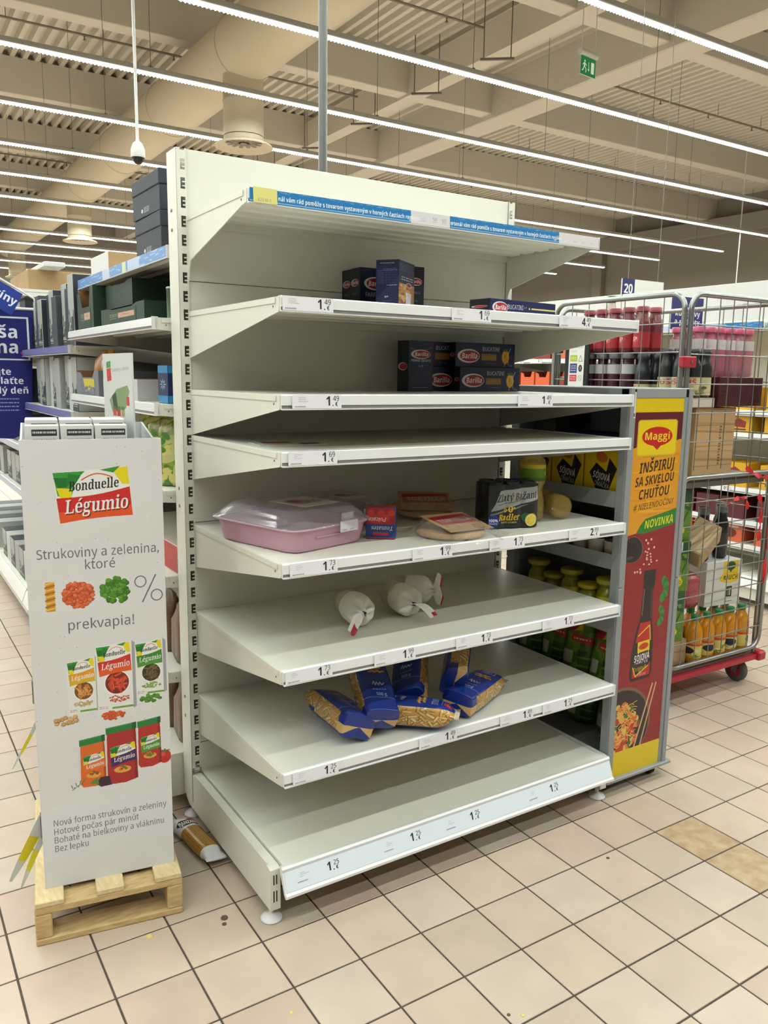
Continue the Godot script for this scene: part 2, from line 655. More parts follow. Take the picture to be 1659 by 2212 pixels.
func build_floor() -> void:
	var f := structure("floor")
	var grout := grained("grout", 11, 0.05, rgb8(66, 58, 50), rgb8(92, 82, 72), 0.9, Vector3(3, 3, 3))
	put("grout_bed", MB.new().span(grout, Vector3(-10, -0.2, -30), Vector3(22, -0.0018, 9)), f)
	var tones := []
	var base := [rgb8(208, 188, 169), rgb8(203, 181, 163), rgb8(210, 190, 170), rgb8(207, 183, 166), rgb8(209, 193, 176), rgb8(201, 184, 165)]
	for i in base.size():
		var m := mk("tile_%d" % i, Color.WHITE, 0.38)
		m.albedo_texture = noise_tex(30 + i, 0.012, base[i] * Color(0.965, 0.965, 0.965), base[i] * Color(1.02, 1.02, 1.02))
		m.uv1_triplanar = true
		m.uv1_world_triplanar = true
		m.uv1_scale = Vector3(1.7, 1.7, 1.7)
		tones.append(m)
	var worn := grained("tile_worn", 60, 0.02, rgb8(176, 146, 110), rgb8(206, 182, 150), 0.45, Vector3(3, 3, 3))
	var ts := 0.2017
	var shape := func(m) -> ArrayMesh:
		return MB.new().bev(m, Vector3(0, -0.004, 0), Vector3(ts - 0.0055, 0.008, ts - 0.0055), 0.0012).mesh()
	var shapes := []
	for m in tones: shapes.append(shape.call(m))
	var worn_shape: ArrayMesh = shape.call(worn)
	var inv := (Basis(Vector3.UP, -0.5685) * Basis(Vector3.RIGHT, -0.1667) * Basis(Vector3.BACK, 0.0146)).inverse()
	var all := []
	for i in range(-48, 108):
		for j in range(-160, 40):
			var p := Vector3(-0.0762 + ts * (i + 0.5), 0, 0.9059 + ts * (j + 0.5))
			if p.x < -9.9 or p.x > 21.9 or p.z < -29.9 or p.z > 8.9: continue
			var q := inv * (p - CAM)
			var rank := 1e9
			if q.z < -0.2:
				var px := 829.5 - 1749.0 * q.x / q.z
				var py := 1106.0 + 1749.0 * q.y / q.z
				var behind := (p.x > 0.05 and p.x < 1.3 and p.z < 0.45) or (p.x > -0.1 and p.x < 1.5 and p.z < -0.2) or (p.x > 1.75 and p.z < -1.3)
				if px > -60 and px < 1720 and py < 2270 and not behind: rank = q.length()
			all.append([rank, p, i, j])
	all.sort_custom(func(a, b): return a[0] < b[0])
	var rest := []
	for t in tones: rest.append([])
	var worn_at := {Vector2i(7, 0): true, Vector2i(7, 1): true}
	for n in all.size():
		var e: Array = all[n]
		var v := int(absi(hash(Vector2i(e[2], e[3])))) % tones.size()
		if n < 300:
			put("tile", worn_shape if worn_at.has(Vector2i(e[2], e[3])) else shapes[v], f, Transform3D(Basis(), e[1]))
		else:
			rest[v].append(e[1])
	for v in tones.size():
		var mm := MultiMesh.new()
		mm.transform_format = MultiMesh.TRANSFORM_3D
		mm.mesh = shapes[v]
		mm.instance_count = rest[v].size()
		for k in rest[v].size():
			mm.set_instance_transform(k, Transform3D(Basis(), rest[v][k]))
		var o := MultiMeshInstance3D.new()
		o.name = "tile_field"
		o.multimesh = mm
		o.set_meta("kind", "stuff")
		f.add_child(o, true)


func build_ceiling() -> void:
	var c := structure("ceiling")
	# trapezoidal steel deck, ribs along z
	var d := MB.new()
	var x := -10.0
	var per := 0.21
	var z0 := -30.0
	var z1 := 9.0
	while x < 22.0:
		var y := DECK
		var p := [Vector2(x, y), Vector2(x + 0.08, y), Vector2(x + 0.105, y + 0.1), Vector2(x + 0.185, y + 0.1), Vector2(x + per, y)]
		for k in 4:
			d.quad(M.deck_paint, Vector3(p[k].x, p[k].y, z0), Vector3(p[k + 1].x, p[k + 1].y, z0), Vector3(p[k + 1].x, p[k + 1].y, z1), Vector3(p[k].x, p[k].y, z1))
		x += per
	put("steel_deck", d, c)
	put("roof_slab", MB.new().span(M.ceiling_paint, Vector3(-10.2, DECK + 0.25, -30.2), Vector3(22.2, DECK + 0.4, 9.2)), c)
	# concrete beams across, with a narrow bottom flange, and main girders along z
	var z := -26.6
	while z < 9.0:
		var prof := PackedVector2Array([Vector2(-0.14, 6.5), Vector2(0.14, 6.5), Vector2(0.15, 6.51), Vector2(0.17, DECK), Vector2(-0.17, DECK), Vector2(-0.15, 6.51)])
		var b := MB.new().prism(M.ceiling_paint, prof, -10.0, 22.0, Transform3D(Basis(Vector3(0, 0, -1), Vector3(0, 1, 0), Vector3(1, 0, 0)), Vector3(0, 0, z)))
		put("cross_beam", b, c)
		z += 4.07
	for gx in [-7.4, 9.82]:
		var prof := PackedVector2Array([Vector2(-0.26, 6.4), Vector2(0.26, 6.4), Vector2(0.28, 6.42), Vector2(0.28, DECK), Vector2(-0.28, DECK), Vector2(-0.28, 6.42)])
		put("main_girder", MB.new().prism(M.ceiling_paint, prof, -30.0, 9.0, Transform3D(Basis(), Vector3(gx, 0, 0))), c)
	# steel edge beam beside the girder, with hanging stirrups
	put("edge_beam", MB.new().span(M.ceiling_paint, Vector3(7.62, 6.46, -30), Vector3(7.92, 6.54, 9)).span(M.ceiling_paint, Vector3(7.62, 6.54, -30), Vector3(7.66, 6.95, 9)), c)


func build_ceiling_things() -> void:
	# round air duct with drops and diffusers
	var t := thing("air_duct", "large round beige air duct running the length of the hall under the roof", "duct", Vector3(3.8, 5.92, 0))
	var m: StandardMaterial3D = M.duct_paint
	put("duct_pipe", MB.new().tube(m, [Vector3(0, 0, -29.5), Vector3(0, 0, -20), Vector3(0, 0, -10), Vector3(0, 0, 8.5)], 0.44, 28), t)
	var zz := -27.0
	while zz < 0.0:
		var rg := []
		for k in 28: rg.append(Vector3(cos(TAU * k / 28) * 0.443, sin(TAU * k / 28) * 0.443, zz))
		put("duct_seam", MB.new().tube(m, rg, 0.012, 5, true), t)
		zz += 3.1
	for dz in [-8.5, -18.6, -28.0]:
		put("drop_pipe", MB.new().lathe(m, [Vector2(0.275, -1.12), Vector2(0.275, -0.7), Vector2(0.283, -0.69), Vector2(0.283, -0.66), Vector2(0.275, -0.65), Vector2(0.275, -0.2)], 26, T(0, 0, dz)), t)
		var dif := put("diffuser", MB.new().lathe(m, [Vector2(0.25, -1.17), Vector2(0.385, -1.262), Vector2(0.4, -1.255), Vector2(0.39, -1.235), Vector2(0.28, -1.185), Vector2(0.276, -1.13)], 28, T(0, 0, dz)), t)
		var v := MB.new()
		for k in 14:
			var a := TAU * k / 14
			v.box(M.pipe_paint, Vector3(0.14, -1.2, 0), Vector3(0.22, 0.004, 0.05), {}, T(0, 0, dz, a))
		v.lathe(M.pipe_paint, [Vector2(0.0, -1.215), Vector2(0.05, -1.21), Vector2(0.05, -1.18), Vector2(0.0, -1.17)], 12, T(0, 0, dz))
		put("swirl_vanes", v, dif)
	# sprinkler pipes along x with heads
	for e in [[-8.0, -7.0, 7.55], [-11.8, -7.0, 7.55], [-4.2, 10.15, 21.9], [-8.6, 10.15, 21.9], [-12.6, 10.15, 21.9], [-16.2, -7.0, 7.55], [-16.2, 10.15, 21.9], [-20.4, -7.0, 7.55]]:
		var s := thing("sprinkler_pipe", "thin beige sprinkler pipe with small heads running under the roof deck", "pipe", Vector3(0, 6.86, e[0]), 0.0, "sprinkler pipes under the roof")
		put("pipe_run", MB.new().tube(M.pipe_paint, [Vector3(e[1], 0, 0), Vector3(e[2], 0, 0)], 0.02, 8), s)
		var x: float = e[1] + 0.8
		while x < e[2] - 0.4:
			put("sprinkler_head", MB.new().lathe(M.steel_dull, [Vector2(0.0, -0.085), Vector2(0.025, -0.08), Vector2(0.008, -0.05), Vector2(0.014, -0.02), Vector2(0.014, 0.0)], 8, T(x, 0, 0)).tube(M.wire, [Vector3(x + 0.3, 0, 0), Vector3(x + 0.3, 0.25, 0)], 0.006, 5), s)
			x += 1.45
	# threaded stirrups beside the girder
	for z in [-3.4, -5.0, -7.4, -9.2, -11.2, -13.2, -15.6]:
		var u := MB.new()
		for dz in [-0.2, 0.2]:
			u.tube(M.wire, [Vector3(0, 0, dz), Vector3(0, 0.9, dz)], 0.01, 6)
		u.box(M.wire, Vector3(0, 0.0, 0), Vector3(0.04, 0.03, 0.5))
		solo("pipe_stirrup", u, "thin threaded-rod stirrup hanging from the roof beside the main girder", "bracket", T(7.35, 6.2, z, 0.9), "pipe stirrups beside the girder")
	# cable pole standing on the shelving run
	var pole := thing("cable_pole", "grey metal pole rising from behind the empty shelves to the roof", "pole", Vector3(0.665, 2.2, -0.33))
	put("pole_tube", MB.new().lathe(M.steel_dull, [Vector2(0.0, 0.0), Vector2(0.017, 0.0), Vector2(0.017, 4.91), Vector2(0.0, 4.91)], 16), pole)
	put("pole_foot", MB.new().lathe(M.steel_dull, [Vector2(0.0, 0.0), Vector2(0.05, 0.0), Vector2(0.05, 0.01), Vector2(0.018, 0.015)], 16), pole)
	# dome camera on a drop rod
	var cc := thing("security_camera", "white dome security camera hanging on a thin rod below the air duct", "camera", Vector3(1.31, 3.42, -5.0))
	put("drop_rod", MB.new().tube(M.white, [Vector3(0, 0.17, 0), Vector3(0, 3.69, 0)], 0.014, 8), cc)
	put("housing", MB.new().lathe(M.white, [Vector2(0.058, 0.03), Vector2(0.062, 0.04), Vector2(0.06, 0.1), Vector2(0.04, 0.15), Vector2(0.016, 0.17), Vector2(0.012, 0.2), Vector2(0.0, 0.2)], 20), cc)
	put("dome", MB.new().lathe(mk("dome_black", Color(0.02, 0.02, 0.025), 0.08), [Vector2(0.0, -0.03), Vector2(0.025, -0.022), Vector2(0.043, 0.0), Vector2(0.05, 0.03), Vector2(0.058, 0.034)], 20), cc)
	# exit sign
	var ex := thing("exit_sign", "small green emergency exit sign with a running figure hung from two rods", "sign", Vector3(6.78, 5.27, -5.0), 0.12)
	put("lamp_tube", MB.new().tube(M.white, [Vector3(-0.16, 0.16, 0), Vector3(0.16, 0.16, 0)], 0.035, 12), ex)
	for sx in [-0.13, 0.13]:
		put("hanging_rod", MB.new().tube(M.white, [Vector3(sx, 0.18, 0), Vector3(sx, 1.84, 0)], 0.006, 6), ex)
	var cv := Canvas.new(self, 256, 192, rgb8(20, 132, 70))
	var wt := Color(0.95, 1, 0.95)
	cv.ell(72, 48, 12, 12, wt)
	cv.poly([Vector2(60, 62), Vector2(82, 66), Vector2(76, 110), Vector2(56, 104)], wt)
	cv.line(Vector2(62, 68), Vector2(36, 92), 10, wt)
	cv.line(Vector2(80, 72), Vector2(104, 92), 10, wt)
	cv.line(Vector2(60, 104), Vector2(46, 140), 12, wt)
	cv.line(Vector2(46, 140), Vector2(26, 152), 11, wt)
	cv.line(Vector2(72, 106), Vector2(96, 128), 12, wt)
	cv.line(Vector2(96, 128), Vector2(92, 164), 11, wt)
	cv.rect(134, 50, 8, 74, wt)
	cv.poly([Vector2(122, 120), Vector2(154, 120), Vector2(138, 146)], wt)
	cv.rect(180, 40, 50, 116, wt)
	var sgn := printed("exit_print", cv.im, 0.4)
	sgn.emission_enabled = true
	sgn.emission_texture = sgn.albedo_texture
	sgn.emission_operator = BaseMaterial3D.EMISSION_OP_MULTIPLY
	sgn.emission = Color.WHITE
	sgn.emission_energy_multiplier = 0.3
	put("sign_plate", MB.new().box(M.white, Vector3(0, 0.02, 0), Vector3(0.29, 0.21, 0.012), {"front": sgn}), ex)


# ---------------------------------------------------------------- shelving
const ALONG_X := Basis(Vector3(0, 0, 1), Vector3(0, 1, 0), Vector3(-1, 0, 0))   # profile (z, y), extruded towards -x
const TOP := 2.2655


func upright(parent: Node3D, x0: float, x1: float, z0: float, z1: float, top: float, slot_x: float) -> void:
	var b := MB.new()
	var m: StandardMaterial3D = M.shelf
	var y0 := 0.075
	b.span(m, Vector3(x0, y0, z0), Vector3(x0 + 0.002, top, z1))
	b.span(m, Vector3(x1 - 0.002, y0, z0), Vector3(x1, top, z1))
	b.span(m, Vector3(x0, y0, z0 - 0.002), Vector3(x1, top, z0))
	b.span(m, Vector3(x0, y0 - 0.002, z0), Vector3(x1, y0, z1))
	# slotted face: two stiles, rungs between the slots and a small tongue in each slot
	var sw := 0.0075
	b.span(m, Vector3(x0, y0, z1 - 0.002), Vector3(slot_x - sw, top, z1))
	b.span(m, Vector3(slot_x + sw, y0, z1 - 0.002), Vector3(x1, top, z1))
	var y := top - 0.03
	b.span(m, Vector3(slot_x - sw, y - 0.002, z1 - 0.002), Vector3(slot_x + sw, top - 0.006, z1))
	while y > 0.2:
		b.span(m, Vector3(slot_x - sw, y - 0.0575, z1 - 0.002), Vector3(slot_x + sw, y - 0.034, z1))
		b.span(m, Vector3(slot_x - 0.0015, y - 0.014, z1 - 0.004), Vector3(slot_x + sw, y - 0.0105, z1 - 0.0005))
		b.span(m, Vector3(slot_x - 0.0015, y - 0.0265, z1 - 0.004), Vector3(slot_x + sw, y - 0.023, z1 - 0.0005))
		y -= 0.0575
	b.span(m, Vector3(slot_x - sw, y0, z1 - 0.002), Vector3(slot_x + sw, y - 0.03, z1))
	var u := put("upright", b, parent)
	for sy in [2.085, 2.025, 1.19, 1.13, 0.45, 0.38]:
		put("screw", MB.new().lathe(M.steel, [Vector2(0.006, 0.0), Vector2(0.006, 0.0015), Vector2(0.003, 0.003), Vector2(0.0, 0.003)], 10, T(x0, sy, (z0 + z1) / 2 - 0.01, 0, 0, PI / 2)), u)


func price_card(w: float, price: String, seed_: int) -> MB:
	var b := MB.new()
	b.box(M.card, Vector3(w / 2, -0.0185, 0), Vector3(w, 0.036, 0.0008))
	price_print(b, w, price, seed_)
	return b


func price_print(b: MB, w: float, price: String, seed_: int) -> void:
	var z := 0.0007
	var e := price.split(".")
	b.flat(M.ink, letters(e[0], "bold", 1), Transform3D(Basis.from_scale(Vector3(0.031, 0.034, 1)), Vector3(w * 0.735, -0.0175, z)))
	b.flat(M.ink, letters(".", "bold", 1), Transform3D(Basis.from_scale(Vector3(0.02, 0.02, 1)), Vector3(w * 0.82, -0.0235, z)))
	b.flat(M.ink, letters(e[1], "sans", 1), Transform3D(Basis.from_scale(Vector3(0.018, 0.019, 1)), Vector3(w * 0.89, -0.0105, z)))
	b.flat(M.ink, letters("€", "bold", 1), Transform3D(Basis.from_scale(Vector3(0.014, 0.015, 1)), Vector3(w * 0.895, -0.0255, z)))
	var r := RandomNumberGenerator.new()
	r.seed = seed_
	var x := w * 0.05
	while x < w * 0.26:
		var l := r.randf_range(0.001, 0.004)
		b.box(M.ink_soft, Vector3(x + l / 2, -0.0315, z), Vector3(l, 0.003, 0.0002))
		x += l + 0.0012
	for k in 3:
		var l := r.randf_range(0.01, 0.03)
		b.box(M.ink_soft, Vector3(w * 0.12 + l / 2, -0.008 - 0.005 * k, z), Vector3(l, 0.0006, 0.0002))


func bracket_shape(d: float, drop: float, tip: float, hook: bool) -> PackedVector2Array:
	if hook:
		return PackedVector2Array([Vector2(0.0, -drop - 0.06), Vector2(0.012, -drop - 0.05), Vector2(0.02, -drop - 0.01), Vector2(0.03, -drop + 0.01), Vector2(d - 0.03, -tip), Vector2(d, -tip + 0.004), Vector2(d, -0.002), Vector2(0.0, -0.002)])
	return PackedVector2Array([Vector2(0.0, -drop), Vector2(d - 0.004, -tip), Vector2(d, -tip + 0.006), Vector2(d, -0.002), Vector2(0.0, -0.002)])


# a shelf with brackets and price rail, x from 0 to w, front at z = d, its rail's top edge at y = 0
func shelf_part(parent: Node3D, at: Transform3D, w: float, d: float, drop: float, hook := false, rail := true) -> MeshInstance3D:
	var b := MB.new()
	var m: StandardMaterial3D = M.shelf
	b.bev(m, Vector3(w / 2, -0.0045, d / 2), Vector3(w - 0.008, 0.003, d - 0.004), 0.001)
	b.span(m, Vector3(0.004, -0.034, d - 0.012), Vector3(w - 0.004, -0.005, d - 0.009))
	b.span(m, Vector3(0.004, -0.034, 0.004), Vector3(w - 0.004, -0.005, 0.007))
	for k in 5:
		var z := d * (0.16 + 0.165 * k)
		b.prism(m, PackedVector2Array([Vector2(z - 0.03, -0.006), Vector2(z - 0.022, -0.018), Vector2(z + 0.022, -0.018), Vector2(z + 0.03, -0.006)]), -(w - 0.02), -0.02, Transform3D(ALONG_X, Vector3.ZERO))
	var s := put("shelf", b, parent, at)
	for side in 2:
		var x := 0.0 if side == 0 else w - 0.003
		var br := MB.new().prism(m, bracket_shape(d, drop, 0.040, hook), -x - 0.003, -x, Transform3D(ALONG_X, Vector3.ZERO))
		var fx := -0.0025 if side == 0 else w
		br.span(m, Vector3(fx, -0.018, 0.012), Vector3(fx + 0.0025, -0.003, d - 0.02))
		br.tube(m, [Vector3(fx + 0.0012, -0.018, d - 0.022), Vector3(fx + 0.0012, -0.006, d - 0.02)], 0.0022, 6)
		br.box(M.dark, Vector3(-0.0006 if side == 0 else w + 0.0006, -0.026, d - 0.035), Vector3(0.0012, 0.005, 0.0025))
		put("bracket", br, s)
	if rail:
		var p := PackedVector2Array([Vector2(-0.008, -0.038), Vector2(0.012, -0.0405), Vector2(0.0125, -0.037), Vector2(0.006, -0.0365), Vector2(0.006, -0.0285), Vector2(0.0092, -0.028), Vector2(0.007, -0.003), Vector2(0.003, 0.0), Vector2(-0.008, 0.0)])
		var rb := MB.new().prism(M.rail, p, -(w - 0.002), -0.002, Transform3D(ALONG_X, Vector3(0, 0, d)))
		rb.box(M.rail_grey, Vector3(w / 2, -0.0325, d + 0.0062), Vector3(w - 0.006, 0.0078, 0.0006))
		rb.span(M.rail, Vector3(w - 0.002, -0.041, d - 0.009), Vector3(w, 0.001, d + 0.013))
		put("price_rail", rb, s)
	return s


func build_end_shelf() -> void:
	var t := thing("shelving_unit", "nearly empty white metal end-of-aisle shelving unit with price rails", "shelving unit")
	var m: StandardMaterial3D = M.shelf
	upright(t, -0.030, 0.004, -0.085, 0.004, TOP, -0.0095)
	upright(t, W - 0.004, W + 0.030, -0.085, 0.004, TOP, W + 0.0095)
	var edges := [TOP, 1.865, 1.47, 1.078, 0.68, 0.29, 0.1]
	for i in 6:
		put("back_panel", MB.new().bev(m, Vector3(W / 2, (edges[i] + edges[i + 1]) / 2, -0.006), Vector3(W - 0.008, edges[i] - edges[i + 1] - 0.0022, 0.012), 0.0012), t)
	put("back_sheet", MB.new().span(m, Vector3(0.004, 0.1, -0.085), Vector3(W - 0.004, TOP - 0.005, -0.083)), t)
	# base: side brackets with feet, tray, plinth card
	for side in 2:
		var x0 := -0.028 if side == 0 else W - 0.004
		var x1 := 0.004 if side == 0 else W + 0.028
		var bb := MB.new()
		var prof := PackedVector2Array([Vector2(-0.07, 0.062), Vector2(-0.04, 0.045), Vector2(0.655, 0.045), Vector2(0.655, 0.172), Vector2(0.64, 0.176), Vector2(0.004, 0.176), Vector2(0.004, 0.20), Vector2(-0.07, 0.20)])
		bb.prism(m, prof, -x1, -x0, Transform3D(ALONG_X, Vector3.ZERO))
		bb.span(m, Vector3(x0, 0.176, 0.02), Vector3(x0 + 0.004, 0.184, 0.63))
		for sx in [0.35, 0.62]:
			for sy in [[0.125, 0.155], [0.07, 0.105]]:
				bb.span(M.dark, Vector3(lerpf(x0, x1, sx) - 0.0018, sy[0], 0.6545), Vector3(lerpf(x0, x1, sx) + 0.0018, sy[1], 0.6556))
		put("base_bracket", bb, t)
		for fz in [-0.045, 0.626]:
			put("foot", MB.new().lathe(M.shelf_edge, [Vector2(0.0, 0.0), Vector2(0.03, 0.0), Vector2(0.032, 0.004), Vector2(0.028, 0.01), Vector2(0.012, 0.017), Vector2(0.007, 0.02), Vector2(0.007, 0.05), Vector2(0.0, 0.05)], 20, T((x0 + x1) / 2, 0, fz)), t)
	var hb := 0.1876
	var tray := MB.new().bev(m, Vector3(W / 2, hb - 0.0045, 0.337), Vector3(W - 0.016, 0.003, 0.674), 0.001)
	tray.span(m, Vector3(0.008, hb - 0.03, 0.01), Vector3(0.010, hb - 0.005, 0.67)).span(m, Vector3(W - 0.010, hb - 0.03, 0.01), Vector3(W - 0.008, hb - 0.005, 0.67))
	var base := put("base_shelf", tray, t)
	var bp := PackedVector2Array([Vector2(-0.01, -0.02), Vector2(0.018, -0.078), Vector2(0.026, -0.084), Vector2(0.033, -0.081), Vector2(0.033, -0.073), Vector2(0.0255, -0.068), Vector2(0.0045, -0.014), Vector2(0.006, -0.005), Vector2(0.001, 0.001), Vector2(-0.01, 0.0)])
	put("price_rail", MB.new().prism(M.rail, bp, -(W + 0.004), 0.004, Transform3D(ALONG_X, Vector3(0, hb, 0.679))), base)
	var up := Vector3(0, 0.054, -0.021).normalized()
	var lean := Basis(Vector3.RIGHT, up, Vector3.RIGHT.cross(up))
	put("rail_card", MB.new().box(M.base_card, Vector3(W / 2, -0.0285, 0.0004), Vector3(W - 0.004, 0.056, 0.0008)), base, Transform3D(lean, Vector3(0, hb - 0.014, 0.6838)))
	for k in 4:
		var b := MB.new().box(M.base_card, Vector3(0.0775, -0.019, -0.0006), Vector3(0.155, 0.04, 0.0006))
		price_print(b, 0.155, "1.25", 70 + k)
		put("price_tag", b, base, Transform3D(lean, Vector3([0.03, 0.325, 0.562, 0.918][k], hb - 0.02, 0.6868)))
	# the seven shelves
	var hs := [2.0655, 1.7714, 1.5234, 1.3746, 1.075, 0.7744, 0.474]
	var tags := [[], [[0.004, "1.49"], [0.538, "1.69"], [0.961, "4.49"]], [[0.030, "1.49"], [0.803, "1.49"]], [[0.018, "1.69"]], [[0.021, "1.73"], [0.418, "1.99"], [0.710, "1.73"], [1.054, "2.99"]],
		[[0.006, "1.73"], [0.291, "1.99"], [0.590, "1.73"], [0.953, "1.73"]], [[0.027, "1.25"], [0.458, "1.49"], [0.783, "1.49"], [0.973, "1.25"]]]
	var cards := {}
	for i in 7:
		var d := 0.4822 if i == 0 else 0.6806
		var s := shelf_part(t, T(0, hs[i], 0), W, d, 0.15, i == 0)
		for e in tags[i]:
			if not cards.has(e[1]): cards[e[1]] = price_card(0.146, e[1], 5 + cards.size()).mesh()
			put("price_tag", cards[e[1]], s, Transform3D(Basis(Vector3.RIGHT, -0.05), Vector3(e[0], 0.0, d + 0.0105)))
		if i == 0:
			var cv := Canvas.new(self, 2048, 64, Color(0.9, 0.9, 0.91))
			var blue := rgb8(34, 128, 196)
			var px := func(x: float) -> float: return x / 1.322 * 2048.0
			for seg in [[0.0, 0.52], [0.666, 1.130]]:
				cv.rect(px.call(seg[0]), 0, px.call(seg[1]) - px.call(seg[0]), 64, blue)
				cv.rect(px.call(seg[0]), 56, px.call(seg[1]) - px.call(seg[0]), 3, rgb8(190, 220, 240))
				var r := RandomNumberGenerator.new()
				r.seed = 4
				for k in 60:
					var a := Vector2(r.randf_range(px.call(seg[0]), px.call(seg[1]) - 30), r.randf_range(0, 10))
					cv.line(a, a + Vector2(r.randf_range(6, 24), r.randf_range(-3, 4)), 2.0, rgb8(110, 178, 222))
			cv.text("nál vám rád pomôže s tovarom vystaveným v horných častiach regálov", px.call(0.083), 36, 30, Color.WHITE, "bold", 0, 0, 0, 0.71)
			cv.text("ersonál vám rád pomôže s tovarom vystaveným v horných častiach regálov", px.call(0.668), 36, 30, Color.WHITE, "bold", 0, 0, 0, 0.68)
			for x in [0.56, 0.6, 0.635, 1.20, 1.24, 1.28]:
				cv.text("50" if x < 0.62 and x > 0.58 else "60" if x > 0.62 and x < 0.7 else "..", px.call(x), 30, 24, rgb8(190, 150, 155), "sans")
				cv.scribble(px.call(x), 44, 26, 1, 4, rgb8(170, 160, 165), rng)
			var strip := printed("top_strip", cv.im, 0.3)
			put("shelf_strip", MB.new().box(M.card, Vector3(W / 2, -0.0185, 0), Vector3(1.322, 0.036, 0.0008), {"front": strip}), s, Transform3D(Basis(Vector3.RIGHT, -0.05), Vector3(0, 0, d + 0.0105)))
			var yb := MB.new().box(M.yellow_card, Vector3(0.035, -0.019, 0), Vector3(0.07, 0.040, 0.0008))
			yb.flat(M.ink_soft, letters("A23 M-1", "sans", 1), Transform3D(Basis.from_scale(Vector3(0.011, 0.012, 1)), Vector3(0.032, -0.031, 0.0006)))
			put("yellow_tag", yb, s, Transform3D(Basis(Vector3.RIGHT, -0.05), Vector3(0.014, 0.001, d + 0.0122)))


# a bay of the run behind: shelves face -x, near end at z = za, built along -z for length ln
func run_bay(t: Node3D, za: float, ln: float, front: float, back: float, shelves: Array, base_front: float, strip) -> void:
	var m: StandardMaterial3D = M.shelf
	var dep := back - front
	# local frame: x along -z ... seen from -x: right is towards +z
	var turn := Basis(Vector3.UP, -PI / 2)   # local +z -> -x, local +x -> +z
	put("back_panel", MB.new().span(m, Vector3(back, 0.1, za - ln), Vector3(back + 0.012, 2.12, za)), t)
	for z in [za - 0.016, za - ln + 0.016]:
		put("upright", MB.new().span(m, Vector3(back, 0.06, z - 0.016), Vector3(back + 0.06, 2.2, z + 0.016)), t)
	put("base_shelf", MB.new().span(m, Vector3(base_front, 0.05, za - ln), Vector3(base_front + 0.012, 0.2, za)).span(m, Vector3(base_front, 0.2, za - ln), Vector3(back, 0.222, za)).span(m, Vector3(base_front + 0.02, 0.06, za - 0.004), Vector3(back, 0.2, za)), t)
	put("base_rail", MB.new().prism(M.rail, PackedVector2Array([Vector2(-0.03, 0.14), Vector2(0.004, 0.14), Vector2(0.004, 0.215), Vector2(-0.005, 0.21)]), za - ln, za, T(base_front, 0, 0)), t)
	for h in shelves:
		var s := shelf_part(t, Transform3D(turn, Vector3(back, h, za - ln)), ln - 0.006, dep, 0.10)
		if strip:
			put("shelf_strip", MB.new().box(strip, Vector3(ln / 2, -0.0175, dep + 0.011), Vector3(ln - 0.02, 0.034, 0.001)), s)


func build_left_run() -> void:
	var t := thing("shelving_bay", "white shelving bay behind the cardboard display, first of the run", "shelving unit")
	run_bay(t, -0.094, 1.32, -0.078, 0.55, [1.755, 1.472, 1.178, 0.878, 0.530], -0.10, null)
	var lav := mk("lavender_strip", rgb8(196, 200, 222), 0.4)
	var t2 := thing("shelving_bay", "white shelving bay with purple price strips and tall dark boxes", "shelving unit")
	run_bay(t2, -1.43, 1.32, -0.072, 0.55, [1.695, 1.385, 1.02, 0.70], -0.135, mk("purple_strip", rgb8(110, 112, 178), 0.4))
	var t3 := thing("shelving_bay", "white shelving bay beyond the blue price sign", "shelving unit")
	run_bay(t3, -2.77, 1.32, -0.072, 0.55, [2.06, 1.70, 1.385, 1.10, 0.80], -0.135, lav)
	var t4 := thing("shelving_bay", "white shelving bay far down the run", "shelving unit")
	run_bay(t4, -4.11, 1.32, -0.072, 0.55, [1.70, 1.385, 1.10, 0.80], -0.135, lav)
	# top shelf of the first bay with its blue strip
	var cv := Canvas.new(self, 512, 24, rgb8(60, 132, 204))
	var r := RandomNumberGenerator.new()
	r.seed = 9
	for k in 46:
		var a := Vector2(r.randf_range(0, 500), r.randf_range(0, 24))
		cv.line(a, a + Vector2(r.randf_range(6, 26), r.randf_range(-3, 3)), 2.5, rgb8(140, 186, 228))
	cv.rect(180, 0, 44, 24, rgb8(196, 206, 232))
	cv.rect(330, 0, 60, 24, rgb8(176, 196, 232))
	cv.rect(300, 0, 20, 24, rgb8(216, 214, 150))
	var blue := printed("blue_strip", cv.im, 0.35)
	var s := shelf_part(t, Transform3D(Basis(Vector3.UP, -PI / 2), Vector3(0.55, 1.985, -0.094 - 1.32)), 1.314, 0.572, 0.14)
	put("shelf_strip", MB.new().box(M.card, Vector3(0.657, -0.0185, 0.572 + 0.011), Vector3(1.3, 0.038, 0.001), {"front": blue}), s)


